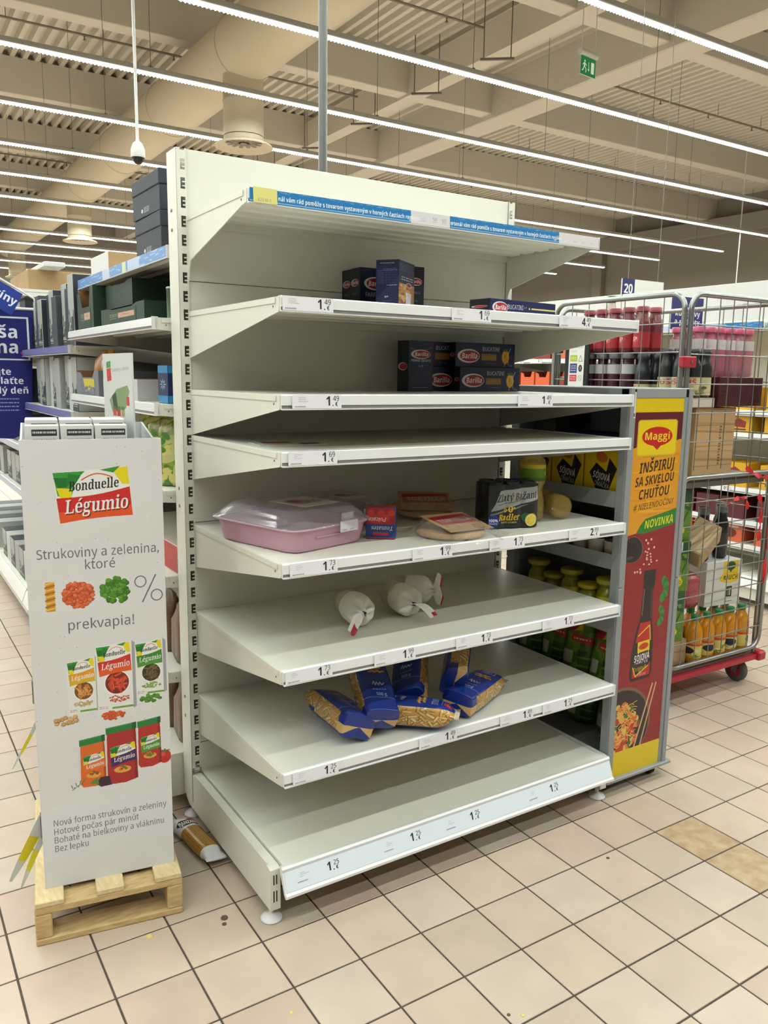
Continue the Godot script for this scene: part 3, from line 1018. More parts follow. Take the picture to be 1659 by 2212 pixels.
func build_right_run() -> void:
	var turn := Basis(Vector3.UP, -PI / 2)
	var specs := [[0.55, [1.975, 1.375, 1.215, 0.83, 0.60, 0.43], "white shelving bay with yellow packs behind the roll cage"], [-0.79, [1.975, 1.375, 1.215, 0.83, 0.60, 0.43], "white shelving bay with a blue top strip behind the roll cage"], [-2.13, [1.975, 1.745, 1.505, 1.215, 0.83], "white shelving bay with orange packs beyond the grey rack"], [-3.47, [1.975, 1.745, 1.505, 1.215], "white shelving bay at the far end behind the empty shelves"]]
	for e in specs:
		var t := thing("shelving_bay", e[2], "shelving unit")
		run_bay(t, e[0], 1.33, 4.3, 4.85, e[1].slice(1), 4.28, null)
		var s := shelf_part(t, Transform3D(turn, Vector3(4.85, e[1][0], e[0] - 1.33)), 1.324, 0.5, 0.12)
		put("shelf_strip", MB.new().box(M.blue_strip, Vector3(0.66, -0.0185, 0.511), Vector3(1.31, 0.05, 0.001)), s)
		put("header_board", MB.new().bev(M.white, Vector3(4.4, 2.13, e[0] - 0.665), Vector3(0.012, 0.26, 1.328), 0.002), t)
		for h in e[1].slice(1):
			for k in 4:
				var z: float = e[0] - 0.2 - 0.3 * k - rng.randf() * 0.08
				put("price_tag", price_card(0.15, ["0.89", "2.79", "3.19", "0.99"][k], 30 + k), t, Transform3D(turn, Vector3(4.3 - 0.0125, h, z - 0.07)))


# ---------------------------------------------------------------- wheeled rack with the soy sauce poster
func soy_poster() -> StandardMaterial3D:
	var cv := Canvas.new(self, 340, 2000, rgb8(150, 20, 34))
	cv.knots = [[0, 0], [160, 114], [232, 150], [464, 328], [520, 383], [608, 447], [694, 514], [772, 573], [876, 666], [940, 720], [1040, 804], [1218, 911], [1716, 1494], [1846, 1862], [2000, 2000]]
	var r := RandomNumberGenerator.new()
	r.seed = 77
	var ye := rgb8(236, 206, 12)
	# rough red ground
	for k in 120:
		var p := Vector2(r.randf_range(0, 340), r.randf_range(860, 1860))
		cv.ell(p.x, p.y, r.randf_range(8, 50), r.randf_range(3, 12), rgb8(156, 26, 40) if k % 2 else rgb8(144, 16, 30), r.randf_range(-0.4, 0.4))
	# maroon head, orange brush field
	cv.rect(0, 160, 340, 330, rgb8(96, 16, 34))
	var edge := []
	for k in 18: edge.append(Vector2(k * 20.0, 412 - k * 3.0 + r.randf_range(-6, 6)))
	edge.append_array([Vector2(340, 850), Vector2(250, 868), Vector2(150, 880), Vector2(60, 930), Vector2(0, 940)])
	cv.poly(edge, rgb8(232, 160, 18))
	for k in 40:
		var y := r.randf_range(440, 850)
		cv.line(Vector2(r.randf_range(-20, 200), y), Vector2(r.randf_range(160, 360), y + r.randf_range(-8, 8)), r.randf_range(3, 12), rgb8(240, 176, 30) if k % 2 else rgb8(224, 146, 14))
	cv.rect(0, 0, 340, 160, ye)
	cv.rect(0, 1846, 340, 154, ye)
	# emblem
	var rr := func(x: float, y: float, w: float, h: float, q: float, c: Color) -> void:
		cv.rect(x + q, y, w - 2 * q, h, c)
		cv.rect(x, y + q, w, h - 2 * q, c)
		for cx in [x + q, x + w - q]:
			for cy in [y + q, y + h - q]: cv.ell(cx, cy, q, q, c)
	rr.call(26, 232, 276, 232, 20, rgb8(214, 186, 60))
	rr.call(32, 238, 264, 218, 18, rgb8(240, 212, 8))
	cv.ell(164, 340, 106, 62, rgb8(204, 22, 26))
	cv.poly([Vector2(130, 392), Vector2(198, 392), Vector2(166, 428)], rgb8(204, 22, 26))
	cv.text("Maggi", 164, 338, 66, rgb8(244, 224, 40), "bold", 1, 0, 0, 0.95)
	# brush lettering
	var ik := rgb8(44, 20, 18)
	cv.text("INŠPIRUJ", 178, 520, 86, ik, "bold", 1, -0.09, 0.28, 0.66)
	cv.text("SA SKVELOU", 168, 608, 82, ik, "bold", 1, -0.09, 0.28, 0.58)
	cv.text("CHUŤOU", 168, 694, 86, ik, "bold", 1, -0.09, 0.28, 0.62)
	cv.text("# NIELENDOČÍNY", 172, 772, 50, ik, "sans", 1, -0.09, 0.28, 0.72)
	cv.poly([Vector2(60, 930), Vector2(86, 884), Vector2(120, 850), Vector2(340, 806), Vector2(340, 892), Vector2(300, 906), Vector2(110, 938)], rgb8(34, 128, 44))
	cv.text("NOVINKA", 218, 876, 66, rgb8(226, 224, 30), "bold", 1, -0.1, 0.25, 0.68)
	# bowl and scattered seeds
	cv.ell(44, 1040, 74, 94, rgb8(120, 100, 96))
	cv.ell(42, 1040, 70, 90, rgb8(30, 26, 30))
	cv.ell(34, 1048, 52, 66, rgb8(18, 16, 18))
	cv.ell(26, 1090, 28, 14, rgb8(64, 62, 72), -0.3)
	for e in [[136, 980], [150, 1000], [158, 1036], [150, 1062], [136, 1052], [150, 1086], [148, 1110], [172, 1078], [176, 1104], [178, 1130], [182, 1150], [168, 1168], [130, 1160], [150, 1124], [222, 1146], [106, 1200], [70, 1216], [88, 1216], [110, 1222], [172, 978], [196, 1030]]:
		cv.ell(e[0], e[1], 7, 8, rgb8(226, 176, 150))
		cv.ell(e[0] - 2, e[1] - 2, 4, 4, rgb8(246, 214, 196))
	# bottle
	var dk := rgb8(36, 26, 24)
	cv.poly([Vector2(136, 1218), Vector2(222, 1218), Vector2(220, 1290), Vector2(212, 1300), Vector2(214, 1440), Vector2(228, 1500), Vector2(236, 1560), Vector2(238, 1690), Vector2(224, 1714), Vector2(92, 1716), Vector2(78, 1690), Vector2(84, 1580), Vector2(104, 1500), Vector2(130, 1430), Vector2(140, 1300), Vector2(136, 1288)], dk)
	cv.rect(138, 1222, 80, 66, rgb8(28, 24, 26))
	cv.line(Vector2(148, 1300), Vector2(142, 1420), 5, rgb8(128, 116, 112))
	cv.line(Vector2(204, 1304), Vector2(206, 1440), 12, rgb8(66, 52, 48))
	cv.poly([Vector2(134, 1452), Vector2(208, 1452), Vector2(220, 1540), Vector2(222, 1560), Vector2(104, 1560)], rgb8(196, 26, 36))
	cv.poly([Vector2(108, 1540), Vector2(222, 1536), Vector2(226, 1640), Vector2(98, 1650)], rgb8(30, 24, 26))
	cv.line(Vector2(124, 1512), Vector2(204, 1470), 6, ye)
	cv.line(Vector2(204, 1470), Vector2(216, 1540), 6, ye)
	cv.poly([Vector2(126, 1540), Vector2(212, 1536), Vector2(214, 1584), Vector2(128, 1590)], rgb8(242, 206, 20))
	cv.ell(170, 1562, 34, 15, rgb8(206, 60, 20), -0.08)
	cv.text("SÓJOVÁ", 162, 1612, 42, Color.WHITE, "bold", 1, -0.06, 0.1, 0.72)
	cv.text("OMÁČKA", 160, 1640, 30, Color.WHITE, "sans", 1, -0.06, 0.1, 0.8)
	cv.poly([Vector2(98, 1652), Vector2(226, 1644), Vector2(224, 1700), Vector2(98, 1702)], rgb8(196, 26, 36))
	cv.poly([Vector2(98, 1640), Vector2(224, 1640), Vector2(206, 1656), Vector2(126, 1690), Vector2(102, 1664)], rgb8(30, 24, 26))
	cv.curve([Vector2(100, 1650), Vector2(122, 1696), Vector2(212, 1656)], 6, ye)
	cv.text("Originál", 152, 1662, 26, rgb8(222, 206, 60), "sans", 1, -0.06)
	cv.text("150 ml", 166, 1690, 20, rgb8(240, 200, 190), "sans", 1)
	# herb leaves
	for e in [[280, 1316, 1.0], [270, 1436, 0.8]]:
		for k in 7:
			var a := -1.4 + k * 0.5
			cv.ell(e[0] + cos(a) * 26 * e[2], e[1] + sin(a) * 40 * e[2], 22 * e[2], 15 * e[2], rgb8(30, 116, 40) if k % 2 else rgb8(52, 140, 54), a)
	# bowl of noodles with chopsticks
	cv.knots = []
	cv.ell(40, 1724, 214, 210, rgb8(128, 92, 80))
	cv.ell(36, 1732, 206, 202, rgb8(40, 32, 32))
	var cols := [rgb8(224, 110, 44), rgb8(206, 60, 34), rgb8(232, 176, 62), rgb8(226, 140, 60), rgb8(70, 110, 40), rgb8(190, 50, 40), rgb8(236, 196, 96), rgb8(240, 130, 50)]
	for k in 150:
		var a := r.randf_range(0, TAU)
		var d := sqrt(r.randf()) * 0.84
		cv.ell(20 + cos(a) * 180 * d, 1745 + sin(a) * 170 * d, r.randf_range(10, 30), r.randf_range(8, 20), cols[k % cols.size()], r.randf_range(0, 3))
	for k in 60:
		var p := Vector2(r.randf_range(0, 120), r.randf_range(1610, 1830))
		cv.curve([p, p + Vector2(16, r.randf_range(-14, 14)), p + Vector2(34, r.randf_range(-22, 22))], 4, rgb8(238, 190, 96))
	cv.line(Vector2(142, 1880), Vector2(256, 1530), 10, rgb8(224, 186, 140))
	cv.line(Vector2(186, 1880), Vector2(282, 1530), 10, rgb8(214, 172, 124))
	cv.rect(0, 1862, 340, 138, ye)
	return printed("soy_poster", cv.im, 0.3)


func build_rack() -> void:
	var t := thing("display_rack", "grey wheeled metal rack with a red and yellow soy sauce poster on its end", "rack")
	var x0 := 1.363
	var x1 := 1.706
	var z0 := 0.035
	var z1 := 0.645
	var y0 := 0.062
	var y1 := 1.545
	var m: StandardMaterial3D = M.rack_grey
	for e in [[x0, z1, 1, -1], [x1, z1, -1, -1], [x0, z0, 1, 1], [x1, z0, -1, 1]]:
		var b := MB.new()
		var dx: float = e[2]
		var dz: float = e[3]
		b.bev(m, Vector3(e[0] + dx * 0.02, (y0 + y1) / 2, e[1] + dz * 0.02), Vector3(0.04, y1 - y0, 0.04), 0.004)
		# a rounded cover strip, and the joint half way up
		b.bev(m, Vector3(e[0] + dx * 0.012, (y0 + 0.82) / 2, e[1] - dz * 0.002), Vector3(0.022, 0.82 - y0 - 0.002, 0.006), 0.002)
		b.bev(m, Vector3(e[0] + dx * 0.012, (y1 + 0.824) / 2, e[1] - dz * 0.002), Vector3(0.022, y1 - 0.824, 0.006), 0.002)
		put("post", b, t)
	put("top_plate", MB.new().bev(m, Vector3((x0 + x1) / 2, y1 - 0.018, (z0 + z1) / 2), Vector3(x1 - x0, 0.036, z1 - z0), 0.003), t)
	put("bottom_plate", MB.new().bev(m, Vector3((x0 + x1) / 2 + 0.012, y0 - 0.004, (z0 + z1) / 2 + 0.006), Vector3(x1 - x0 + 0.024, 0.014, z1 - z0 + 0.012), 0.003), t)
	put("poster_panel", MB.new().box(mk("panel_back", Color(0.75, 0.74, 0.7), 0.6), Vector3((x0 + x1) / 2, (y0 + y1) / 2, z1 - 0.008), Vector3(x1 - x0 - 0.076, y1 - y0 - 0.004, 0.008), {"front": soy_poster()}), t)
	put("back_panel", MB.new().span(m, Vector3(x0 + 0.04, y0, z0 + 0.01), Vector3(x1 - 0.04, y1 - 0.03, z0 + 0.014)), t)
	put("side_sheet", MB.new().span(m, Vector3(x1 - 0.06, y0, z0 + 0.014), Vector3(x1 - 0.056, y1 - 0.036, z1 - 0.012)), t)
	for e in [[0.135, 0.0], [0.41, 0.07], [0.655, 0.07], [0.895, 0.075], [1.125, 0.08], [1.33, 0.03]]:
		var b := MB.new().span(m, Vector3(x0 + 0.006, e[0] - 0.003, z0 + 0.02), Vector3(x1 - 0.06, e[0], z1 - 0.02))
		if e[1] > 0.0: b.span(m, Vector3(x0 + 0.004, e[0] - 0.012, z0 + 0.035), Vector3(x0 + 0.008, e[0] - 0.012 + e[1] * 0.75, z1 - 0.035))
		put("rack_shelf", b, t)
	for e in [[x0 + 0.04, z1 - 0.045], [x1 - 0.04, z1 - 0.045], [x0 + 0.04, z0 + 0.045], [x1 - 0.04, z0 + 0.045]]:
		var c := put("caster", MB.new().box(M.dark, Vector3(e[0], 0.05, e[1]), Vector3(0.03, 0.016, 0.04)).box(M.dark, Vector3(e[0] - 0.014, 0.035, e[1]), Vector3(0.003, 0.03, 0.03)).box(M.dark, Vector3(e[0] + 0.014, 0.035, e[1]), Vector3(0.003, 0.03, 0.03)), t)
		put("wheel", MB.new().lathe(M.rubber, [Vector2(0.0, -0.012), Vector2(0.02, -0.012), Vector2(0.025, -0.008), Vector2(0.025, 0.008), Vector2(0.02, 0.012), Vector2(0.0, 0.012)], 18, T(e[0], 0.025, e[1], 0, 0, PI / 2)), c)
	# small notice on the left post
	var cv := Canvas.new(self, 60, 260, Color(0.93, 0.93, 0.92))
	cv.scribble(6, 10, 48, 26, 7, rgb8(120, 120, 124), rng, 2.0)
	cv.rect(28, 210, 24, 36, rgb8(60, 60, 66))
	put("notice", MB.new().box(M.paper, Vector3(x0 + 0.019, 1.485, z1 + 0.0035), Vector3(0.022, 0.092, 0.0008), {"front": printed("rack_notice", cv.im)}), t)


# ---------------------------------------------------------------- roll cage
func build_cage() -> void:
	var t := thing("roll_cage", "galvanised wire roll cage with red base corners and rubber wheels", "roll cage", Vector3(2.2, 0, 0.2))
	var wd := 0.76
	var dp := 0.8
	var top := 1.955
	var st: StandardMaterial3D = M.steel
	var arch := func(a: Vector3, b: Vector3, y0: float, y1: float) -> Array:
		var d := (b - a).normalized()
		var pts := [a + Vector3(0, y0, 0)]
		for k in 7:
			var g := PI / 2 * k / 6
			pts.append(a + Vector3(0, y1 - 0.07, 0) + d * 0.07 * (1 - cos(g)) + Vector3(0, 0.07 * sin(g), 0))
		for k in 7:
			var g := PI / 2 * k / 6
			pts.append(b + Vector3(0, y1 - 0.07, 0) - d * 0.07 * (1 - sin(g)) + Vector3(0, 0.07 * cos(g), 0))
		pts.append(b + Vector3(0, y0, 0))
		return pts
	var panel := func(called: String, a: Vector3, b: Vector3, y0: float, y1: float, nv: int, nh: int, closed: bool) -> void:
		var ob := MB.new()
		var pts: Array = arch.call(a, b, y0, y1)
		if closed:
			var d := (b - a).normalized()
			for k in range(1, 7):
				var g := PI / 2 * k / 6
				pts.append(b + Vector3(0, y0 - 0.07 * sin(g), 0) - d * 0.07 * (1 - cos(g)))
			for k in range(6, 0, -1):
				var g := PI / 2 * k / 6
				pts.append(a + Vector3(0, y0 - 0.07 * sin(g), 0) + d * 0.07 * (1 - cos(g)))
		ob.tube(st, pts, 0.0125, 8, closed)
		var fr := put(called, ob, t)
		for k in range(1, nv + 1):
			var p := a.lerp(b, float(k) / (nv + 1))
			put("wire", MB.new().tube(st, [p + Vector3(0, y0 - (0.07 if closed else 0.0), 0), p + Vector3(0, y1, 0)], 0.0026, 5), fr)
		for k in range(1, nh + 1):
			var y := lerpf(y0 - (0.07 if closed else 0.0), y1, float(k) / (nh + 1))
			put("wire", MB.new().tube(st, [a + Vector3(0, y, 0.003), b + Vector3(0, y, 0.003)], 0.0032, 5), fr)
	# side panels (full height), front gate in two halves, back
	panel.call("side_panel", Vector3(0, 0, 0), Vector3(0, 0, -dp), 0.16, top, 6, 13, false)
	panel.call("side_panel", Vector3(wd, 0, 0), Vector3(wd, 0, -dp), 0.16, top, 6, 13, false)
	panel.call("gate", Vector3(0.03, 0, 0.012), Vector3(wd - 0.02, 0, 0.012), 1.16, top, 6, 5, false)
	panel.call("gate", Vector3(0.03, 0, 0.016), Vector3(wd + 0.01, 0, 0.016), 0.27, 1.125, 6, 7, true)
	panel.call("back_panel", Vector3(0.03, 0, -dp), Vector3(wd - 0.03, 0, -dp), 0.16, top - 0.02, 5, 9, false)
	put("base_frame", MB.new().span(M.red_plastic, Vector3(-0.02, 0.135, -dp - 0.01), Vector3(wd + 0.02, 0.16, 0.03)).span(M.steel_dull, Vector3(0.0, 0.16, -dp), Vector3(wd, 0.172, 0.005)), t)
	put("middle_shelf", MB.new().span(M.steel_dull, Vector3(0.015, 1.095, -dp + 0.02), Vector3(wd - 0.015, 1.11, -0.02)).span(M.steel_dull, Vector3(0.015, 1.07, -0.024), Vector3(wd - 0.015, 1.11, -0.02)), t)
	for sx in [0.0, wd]:
		for sz in [0.01, -dp]:
			put("corner_bumper", MB.new().bev(M.red_plastic, Vector3(sx + (0.02 if sx > 0 else -0.02), 0.15, sz), Vector3(0.06, 0.05, 0.07), 0.008), t)
			var c := MB.new().box(M.steel, Vector3(sx * 0.86 + 0.05, 0.13, sz * 0.86 - 0.06), Vector3(0.07, 0.008, 0.08))
			for k in [-1, 1]:
				c.prism(M.steel, PackedVector2Array([Vector2(-0.03, 0.128), Vector2(-0.012, 0.05), Vector2(0.012, 0.05), Vector2(0.03, 0.128)]), -0.001, 0.001, T(sx * 0.86 + 0.05 + k * 0.022, 0, sz * 0.86 - 0.06, PI / 2))
			var cs := put("caster", c, t)
			put("wheel", MB.new().lathe(M.wheel_grey, [Vector2(0.0, -0.013), Vector2(0.034, -0.013), Vector2(0.036, -0.017), Vector2(0.056, -0.017), Vector2(0.062, -0.008), Vector2(0.062, 0.008), Vector2(0.056, 0.017), Vector2(0.036, 0.017), Vector2(0.034, 0.013), Vector2(0.0, 0.013)], 26, T(sx * 0.86 + 0.05, 0.062, sz * 0.86 - 0.06, 0, 0, PI / 2), [M.red_plastic, null, null, null, null, null, null, null, M.red_plastic]), cs)
	put("latch", MB.new().bev(M.red_plastic, Vector3(0.012, 1.655, 0.026), Vector3(0.09, 0.05, 0.03), 0.005).lathe(M.steel, [Vector2(0.006, 0), Vector2(0.006, 0.003), Vector2(0.0, 0.004)], 10, T(0.02, 1.655, 0.042, 0, PI / 2)), t)
	# safety notice plate on the left side
	var cv := Canvas.new(self, 160, 320, Color(0.9, 0.9, 0.89))
	cv.scribble(14, 12, 132, 2, 9, rgb8(90, 90, 90), rng, 3)
	cv.scribble(14, 44, 70, 2, 8, rgb8(150, 150, 150), rng, 2)
	cv.rect(14, 78, 76, 48, rgb8(170, 190, 40))
	cv.rect(14, 140, 76, 72, rgb8(50, 60, 130))
	cv.rect(14, 224, 76, 50, rgb8(206, 60, 70))
	for y in [92, 104, 156, 172, 190, 238, 254]: cv.scribble(22, y, 58, 1, 4, Color(0.95, 0.95, 0.95), rng, 4)
	cv.curve([Vector2(122, 80), Vector2(104, 124), Vector2(142, 124), Vector2(122, 80)], 4, rgb8(110, 110, 40))
	cv.ell(124, 176, 20, 26, rgb8(24, 24, 26))
	cv.text("!", 124, 176, 30, Color.WHITE, "bold", 1)
	cv.ell(124, 248, 20, 22, rgb8(150, 150, 150))
	cv.ell(124, 248, 16, 18, rgb8(226, 226, 226))
	cv.line(Vector2(112, 236), Vector2(136, 262), 4, rgb8(150, 150, 150))
	var nt := printed("cage_notice", cv.im)
	var np := MB.new().bev(M.rubber, Vector3(-0.02, 1.635, -0.615), Vector3(0.014, 0.25, 0.165), 0.004)
	np.box(M.paper, Vector3(-0.0285, 1.637, -0.612), Vector3(0.0012, 0.215, 0.105), {"left": nt})
	put("notice_plate", np, t)
	# red tape tied round the gate post
	for e in [[[Vector3(0.50, 1.16, 0.035), Vector3(0.56, 1.12, 0.05), Vector3(0.64, 1.105, 0.05), Vector3(0.78, 1.10, 0.045)], 0.028], [[Vector3(0.70, 1.20, 0.04), Vector3(0.745, 1.12, 0.05), Vector3(0.735, 0.95, 0.045), Vector3(0.725, 0.72, 0.04), Vector3(0.72, 0.55, 0.045)], 0.022], [[Vector3(0.62, 1.02, 0.04), Vector3(0.645, 0.96, 0.045), Vector3(0.655, 0.86, 0.04), Vector3(0.65, 0.78, 0.04)], 0.026], [[Vector3(0.38, 0.985, 0.03), Vector3(0.45, 1.015, 0.045), Vector3(0.52, 1.01, 0.04), Vector3(0.53, 0.95, 0.045)], 0.02]]:
		var b := MB.new()
		var rows := []
		var c := Curve3D.new()
		for p in e[0]: c.add_point(p)
		for k in 15:
			var s := k / 14.0 * c.get_baked_length()
			var p := c.sample_baked(s)
			var q := c.sample_baked(minf(s + 0.01, c.get_baked_length()))
			var d := (q - p)
			d = d.normalized() if d.length() > 1e-5 else Vector3.RIGHT
			var across: Vector3 = Vector3(0, 0, 1).cross(d).normalized() * e[1] / 2 * (0.6 + 0.4 * sin(k * 1.7))
			across.z = 0.006 * sin(k * 1.1)
			rows.append([p - across, p + across])
		b.sheet(mk("red_tape", rgb8(214, 26, 34), 0.45), rows)
		solo("red_tape", b, "strip of red plastic tape tied to the gate of the roll cage", "tape", T(2.2, 0, 0.2), "red tape on the roll cage")


# ---------------------------------------------------------------- cardboard display on its pallet
func pack_logo(cv: Canvas, a: Vector2, b: Vector2, c: Vector2, d: Vector2, lower: Color, lower2: Color, small: bool) -> void:
	# a, b top left and right; c, d bottom right and left
	var P := func(u: float, v: float) -> Vector2: return a.lerp(b, u).lerp(d.lerp(c, u), v)
	var ye := rgb8(238, 218, 20)
	cv.poly([P.call(0, 0), P.call(1, 0), P.call(1, 0.5), P.call(0, 0.5)], Color(0.95, 0.95, 0.94))
	cv.poly([P.call(0.0, 0), P.call(0.42, 0.02), P.call(0.28, 0.2), P.call(0.2, 0.5), P.call(0.02, 0.46)], rgb8(52, 158, 52))
	cv.poly([P.call(0.0, 0.1), P.call(0.2, 0.12), P.call(0.16, 0.3), P.call(0.04, 0.3)], rgb8(24, 112, 44))
	cv.poly([P.call(0.2, 0.04), P.call(0.36, 0.1), P.call(0.25, 0.3), P.call(0.15, 0.24)], rgb8(30, 126, 40))
	cv.poly([P.call(0.02, 0.3), P.call(0.22, 0.34), P.call(0.2, 0.52), P.call(0.05, 0.5)], ye)
	cv.poly([P.call(0.78, 0.02), P.call(1.0, 0.0), P.call(1.0, 0.36), P.call(0.9, 0.34)], ye)
	cv.poly([P.call(0.62, 0.02), P.call(0.9, -0.02), P.call(0.8, 0.1)], rgb8(60, 150, 50))
	# bottom field with a rounded top
	var pts := []
	for k in 9: pts.append(P.call(k / 8.0, 0.5 + 0.05 * sin(PI * k / 8.0) - 0.09 * k / 8.0))
	for k in 9: pts.append(P.call(1.0 - k / 8.0, 1.0 - 0.03 * sin(PI * k / 8.0)))
	cv.poly(pts, lower)
	var pts2 := []
	for k in 9: pts2.append(P.call(k / 8.0, 0.78 + 0.02 * sin(PI * k / 8.0)))
	for k in 9: pts2.append(P.call(1.0 - k / 8.0, 1.0 - 0.03 * sin(PI * k / 8.0)))
	cv.poly(pts2, lower2)
	var arc := []
	for k in 9: arc.append(P.call(0.36 + 0.42 * k / 8.0, 0.19 - 0.1 * sin(PI * k / 8.0)))
	cv.curve(arc, 2.0 if small else 5.0, rgb8(226, 84, 40))
	var rot := (b - a).angle() * 0.9
	var wd := (b - a).length()
	var m1: Vector2 = P.call(0.52, 0.3)
	cv.text("Bonduelle", m1.x, m1.y, wd * 0.185, rgb8(30, 30, 30), "serifbold", 1, rot, 0.18, 0.72)
	var m2: Vector2 = P.call(0.53, 0.7)
	if not small: cv.text("Légumio", m2.x + 4, m2.y + 5, wd * 0.26, rgb8(120, 20, 20), "serifbold", 1, rot, 0.22, 0.76)
	cv.text("Légumio", m2.x, m2.y, wd * 0.26, Color(0.96, 0.96, 0.95), "serifbold", 1, rot, 0.22, 0.76)


func heap(cv: Canvas, cx: float, cy: float, rx: float, ry: float, n: int, s: float, cols: Array, r: RandomNumberGenerator, flat := 0.75) -> void:
	for k in n:
		var a := r.randf_range(0, TAU)
		var d := sqrt(r.randf())
		var c: Color = cols[r.randi() % cols.size()]
		var p := Vector2(cx + cos(a) * rx * d, cy + sin(a) * ry * d)
		cv.ell(p.x, p.y, s, s * flat, c * Color(0.72, 0.72, 0.72), r.randf_range(-0.6, 0.6), 12)
		cv.ell(p.x - s * 0.1, p.y - s * 0.14, s * 0.86, s * flat * 0.82, c, r.randf_range(-0.6, 0.6), 12)


func legume_poster() -> StandardMaterial3D:
	# 580 x 2000 pixels for a face of 0.36 x 1.27 m
	var cv := Canvas.new(self, 580, 2000, Color(0.9, 0.9, 0.905))
	var r := RandomNumberGenerator.new()
	r.seed = 15
	for k in 90:
		cv.ell(r.randf_range(5, 575), r.randf_range(5, 1990), r.randf_range(1.0, 3.2), r.randf_range(0.8, 2.0), rgb8(150, 150, 152))
	pack_logo(cv, Vector2(125, 138), Vector2(432, 118), Vector2(448, 330), Vector2(146, 352), rgb8(212, 40, 38), rgb8(232, 88, 34), false)
	var gr := rgb8(112, 112, 116)
	cv.text("Strukoviny a zelenina,", 300, 480, 57, gr, "sans", 1, 0.0, 0, 0.93)
	cv.text("ktoré", 300, 535, 57, gr, "sans", 1)
	# spiral, lentils, peas, per cent
	cv.rect(72, 600, 36, 128, rgb8(214, 150, 40))
	for k in 9: cv.poly([Vector2(68, 606 + k * 14), Vector2(110, 598 + k * 14), Vector2(110, 604 + k * 14), Vector2(68, 614 + k * 14)], rgb8(244, 196, 92) if k % 2 == 0 else rgb8(176, 110, 20))
	heap(cv, 205, 664, 62, 56, 150, 11, [rgb8(232, 106, 60), rgb8(222, 92, 48), rgb8(240, 124, 74)], r)
	heap(cv, 362, 658, 62, 54, 90, 12, [rgb8(82, 148, 40), rgb8(106, 168, 52), rgb8(66, 124, 36)], r, 0.9)
	for e in [[470, 628], [540, 694]]:
		cv.ell(e[0], e[1], 27, 27, gr)
		cv.ell(e[0], e[1], 22, 22, Color(0.9, 0.9, 0.905))
	cv.line(Vector2(538, 600), Vector2(476, 722), 6, gr)
	cv.text("prekvapia!", 296, 796, 62, gr, "sans", 1)
	# three pasta boxes
	var packs := [[140, 960, 120, 244, rgb8(236, 160, 40), rgb8(222, 178, 40), [rgb8(226, 160, 84), rgb8(206, 134, 62)], rgb8(222, 190, 130)], [264, 905, 156, 310, rgb8(214, 48, 38), rgb8(232, 92, 36), [rgb8(226, 84, 52), rgb8(206, 62, 40)], rgb8(230, 96, 66)], [434, 910, 124, 250, rgb8(62, 140, 50), rgb8(84, 150, 56), [rgb8(120, 104, 60), rgb8(92, 82, 50)], rgb8(150, 186, 80)]]
	for e in packs:
		var x: float = e[0]
		var y: float = e[1]
		var w: float = e[2]
		var h: float = e[3]
		cv.poly([Vector2(x, y), Vector2(x + w, y - 14), Vector2(x + w, y + h - 8), Vector2(x, y + h)], Color(0.93, 0.93, 0.92))
		cv.poly([Vector2(x + w, y - 14), Vector2(x + w + 14, y - 4), Vector2(x + w + 14, y + h - 16), Vector2(x + w, y + h - 8)], rgb8(168, 168, 172))
		cv.ell(x + w * 0.56, y + h * 0.56, w * 0.37, w * 0.37, Color(0.97, 0.97, 0.97))
		cv.ell(x + w * 0.56, y + h * 0.56, w * 0.33, w * 0.33, (e[6][1] as Color) * Color(0.6, 0.6, 0.6))
		for k in 26:
			var a := r.randf_range(0, TAU)
			var d := sqrt(r.randf()) * w * 0.26
			var p := Vector2(x + w * 0.56 + cos(a) * d, y + h * 0.56 + sin(a) * d)
			var q := Vector2.from_angle(r.randf_range(0, PI)) * w * 0.1
			cv.line(p - q, p + q, w * 0.055, e[6][k % 2])
		heap(cv, x + w * 0.56, y + h * 0.8, w * 0.34, h * 0.05, 40, 4.5, [e[7], (e[7] as Color) * Color(0.9, 0.9, 0.9)], r)
		pack_logo(cv, Vector2(x + 2, y + 4), Vector2(x + w * 0.94, y - 8), Vector2(x + w * 0.98, y + h * 0.4), Vector2(x + w * 0.08, y + h * 0.45), e[4], e[5], true)
		cv.rect(x + w * 0.4, y + h * 0.92, w * 0.6, 9, rgb8(110, 170, 70))
		cv.scribble(x + 6, y + h * 0.9, w * 0.25, 2, 7, rgb8(170, 90, 90), r)
	heap(cv, 128, 1222, 50, 18, 18, 11, [rgb8(212, 166, 104), rgb8(226, 186, 130)], r, 0.95)
	heap(cv, 330, 1228, 48, 18, 60, 8, [rgb8(232, 106, 50), rgb8(222, 92, 40)], r)
	heap(cv, 500, 1172, 46, 18, 34, 9, [rgb8(96, 160, 50), rgb8(76, 136, 40)], r)
	# three jars, aubergine, tomato, herb
	cv.ell(552, 1462, 30, 32, rgb8(204, 44, 36))
	cv.ell(544, 1450, 12, 10, rgb8(228, 92, 76))
	for k in 5: cv.line(Vector2(552, 1434), Vector2(552 + cos(k * 1.2) * 24, 1434 + sin(k * 1.2) * 10), 5, rgb8(70, 120, 50))
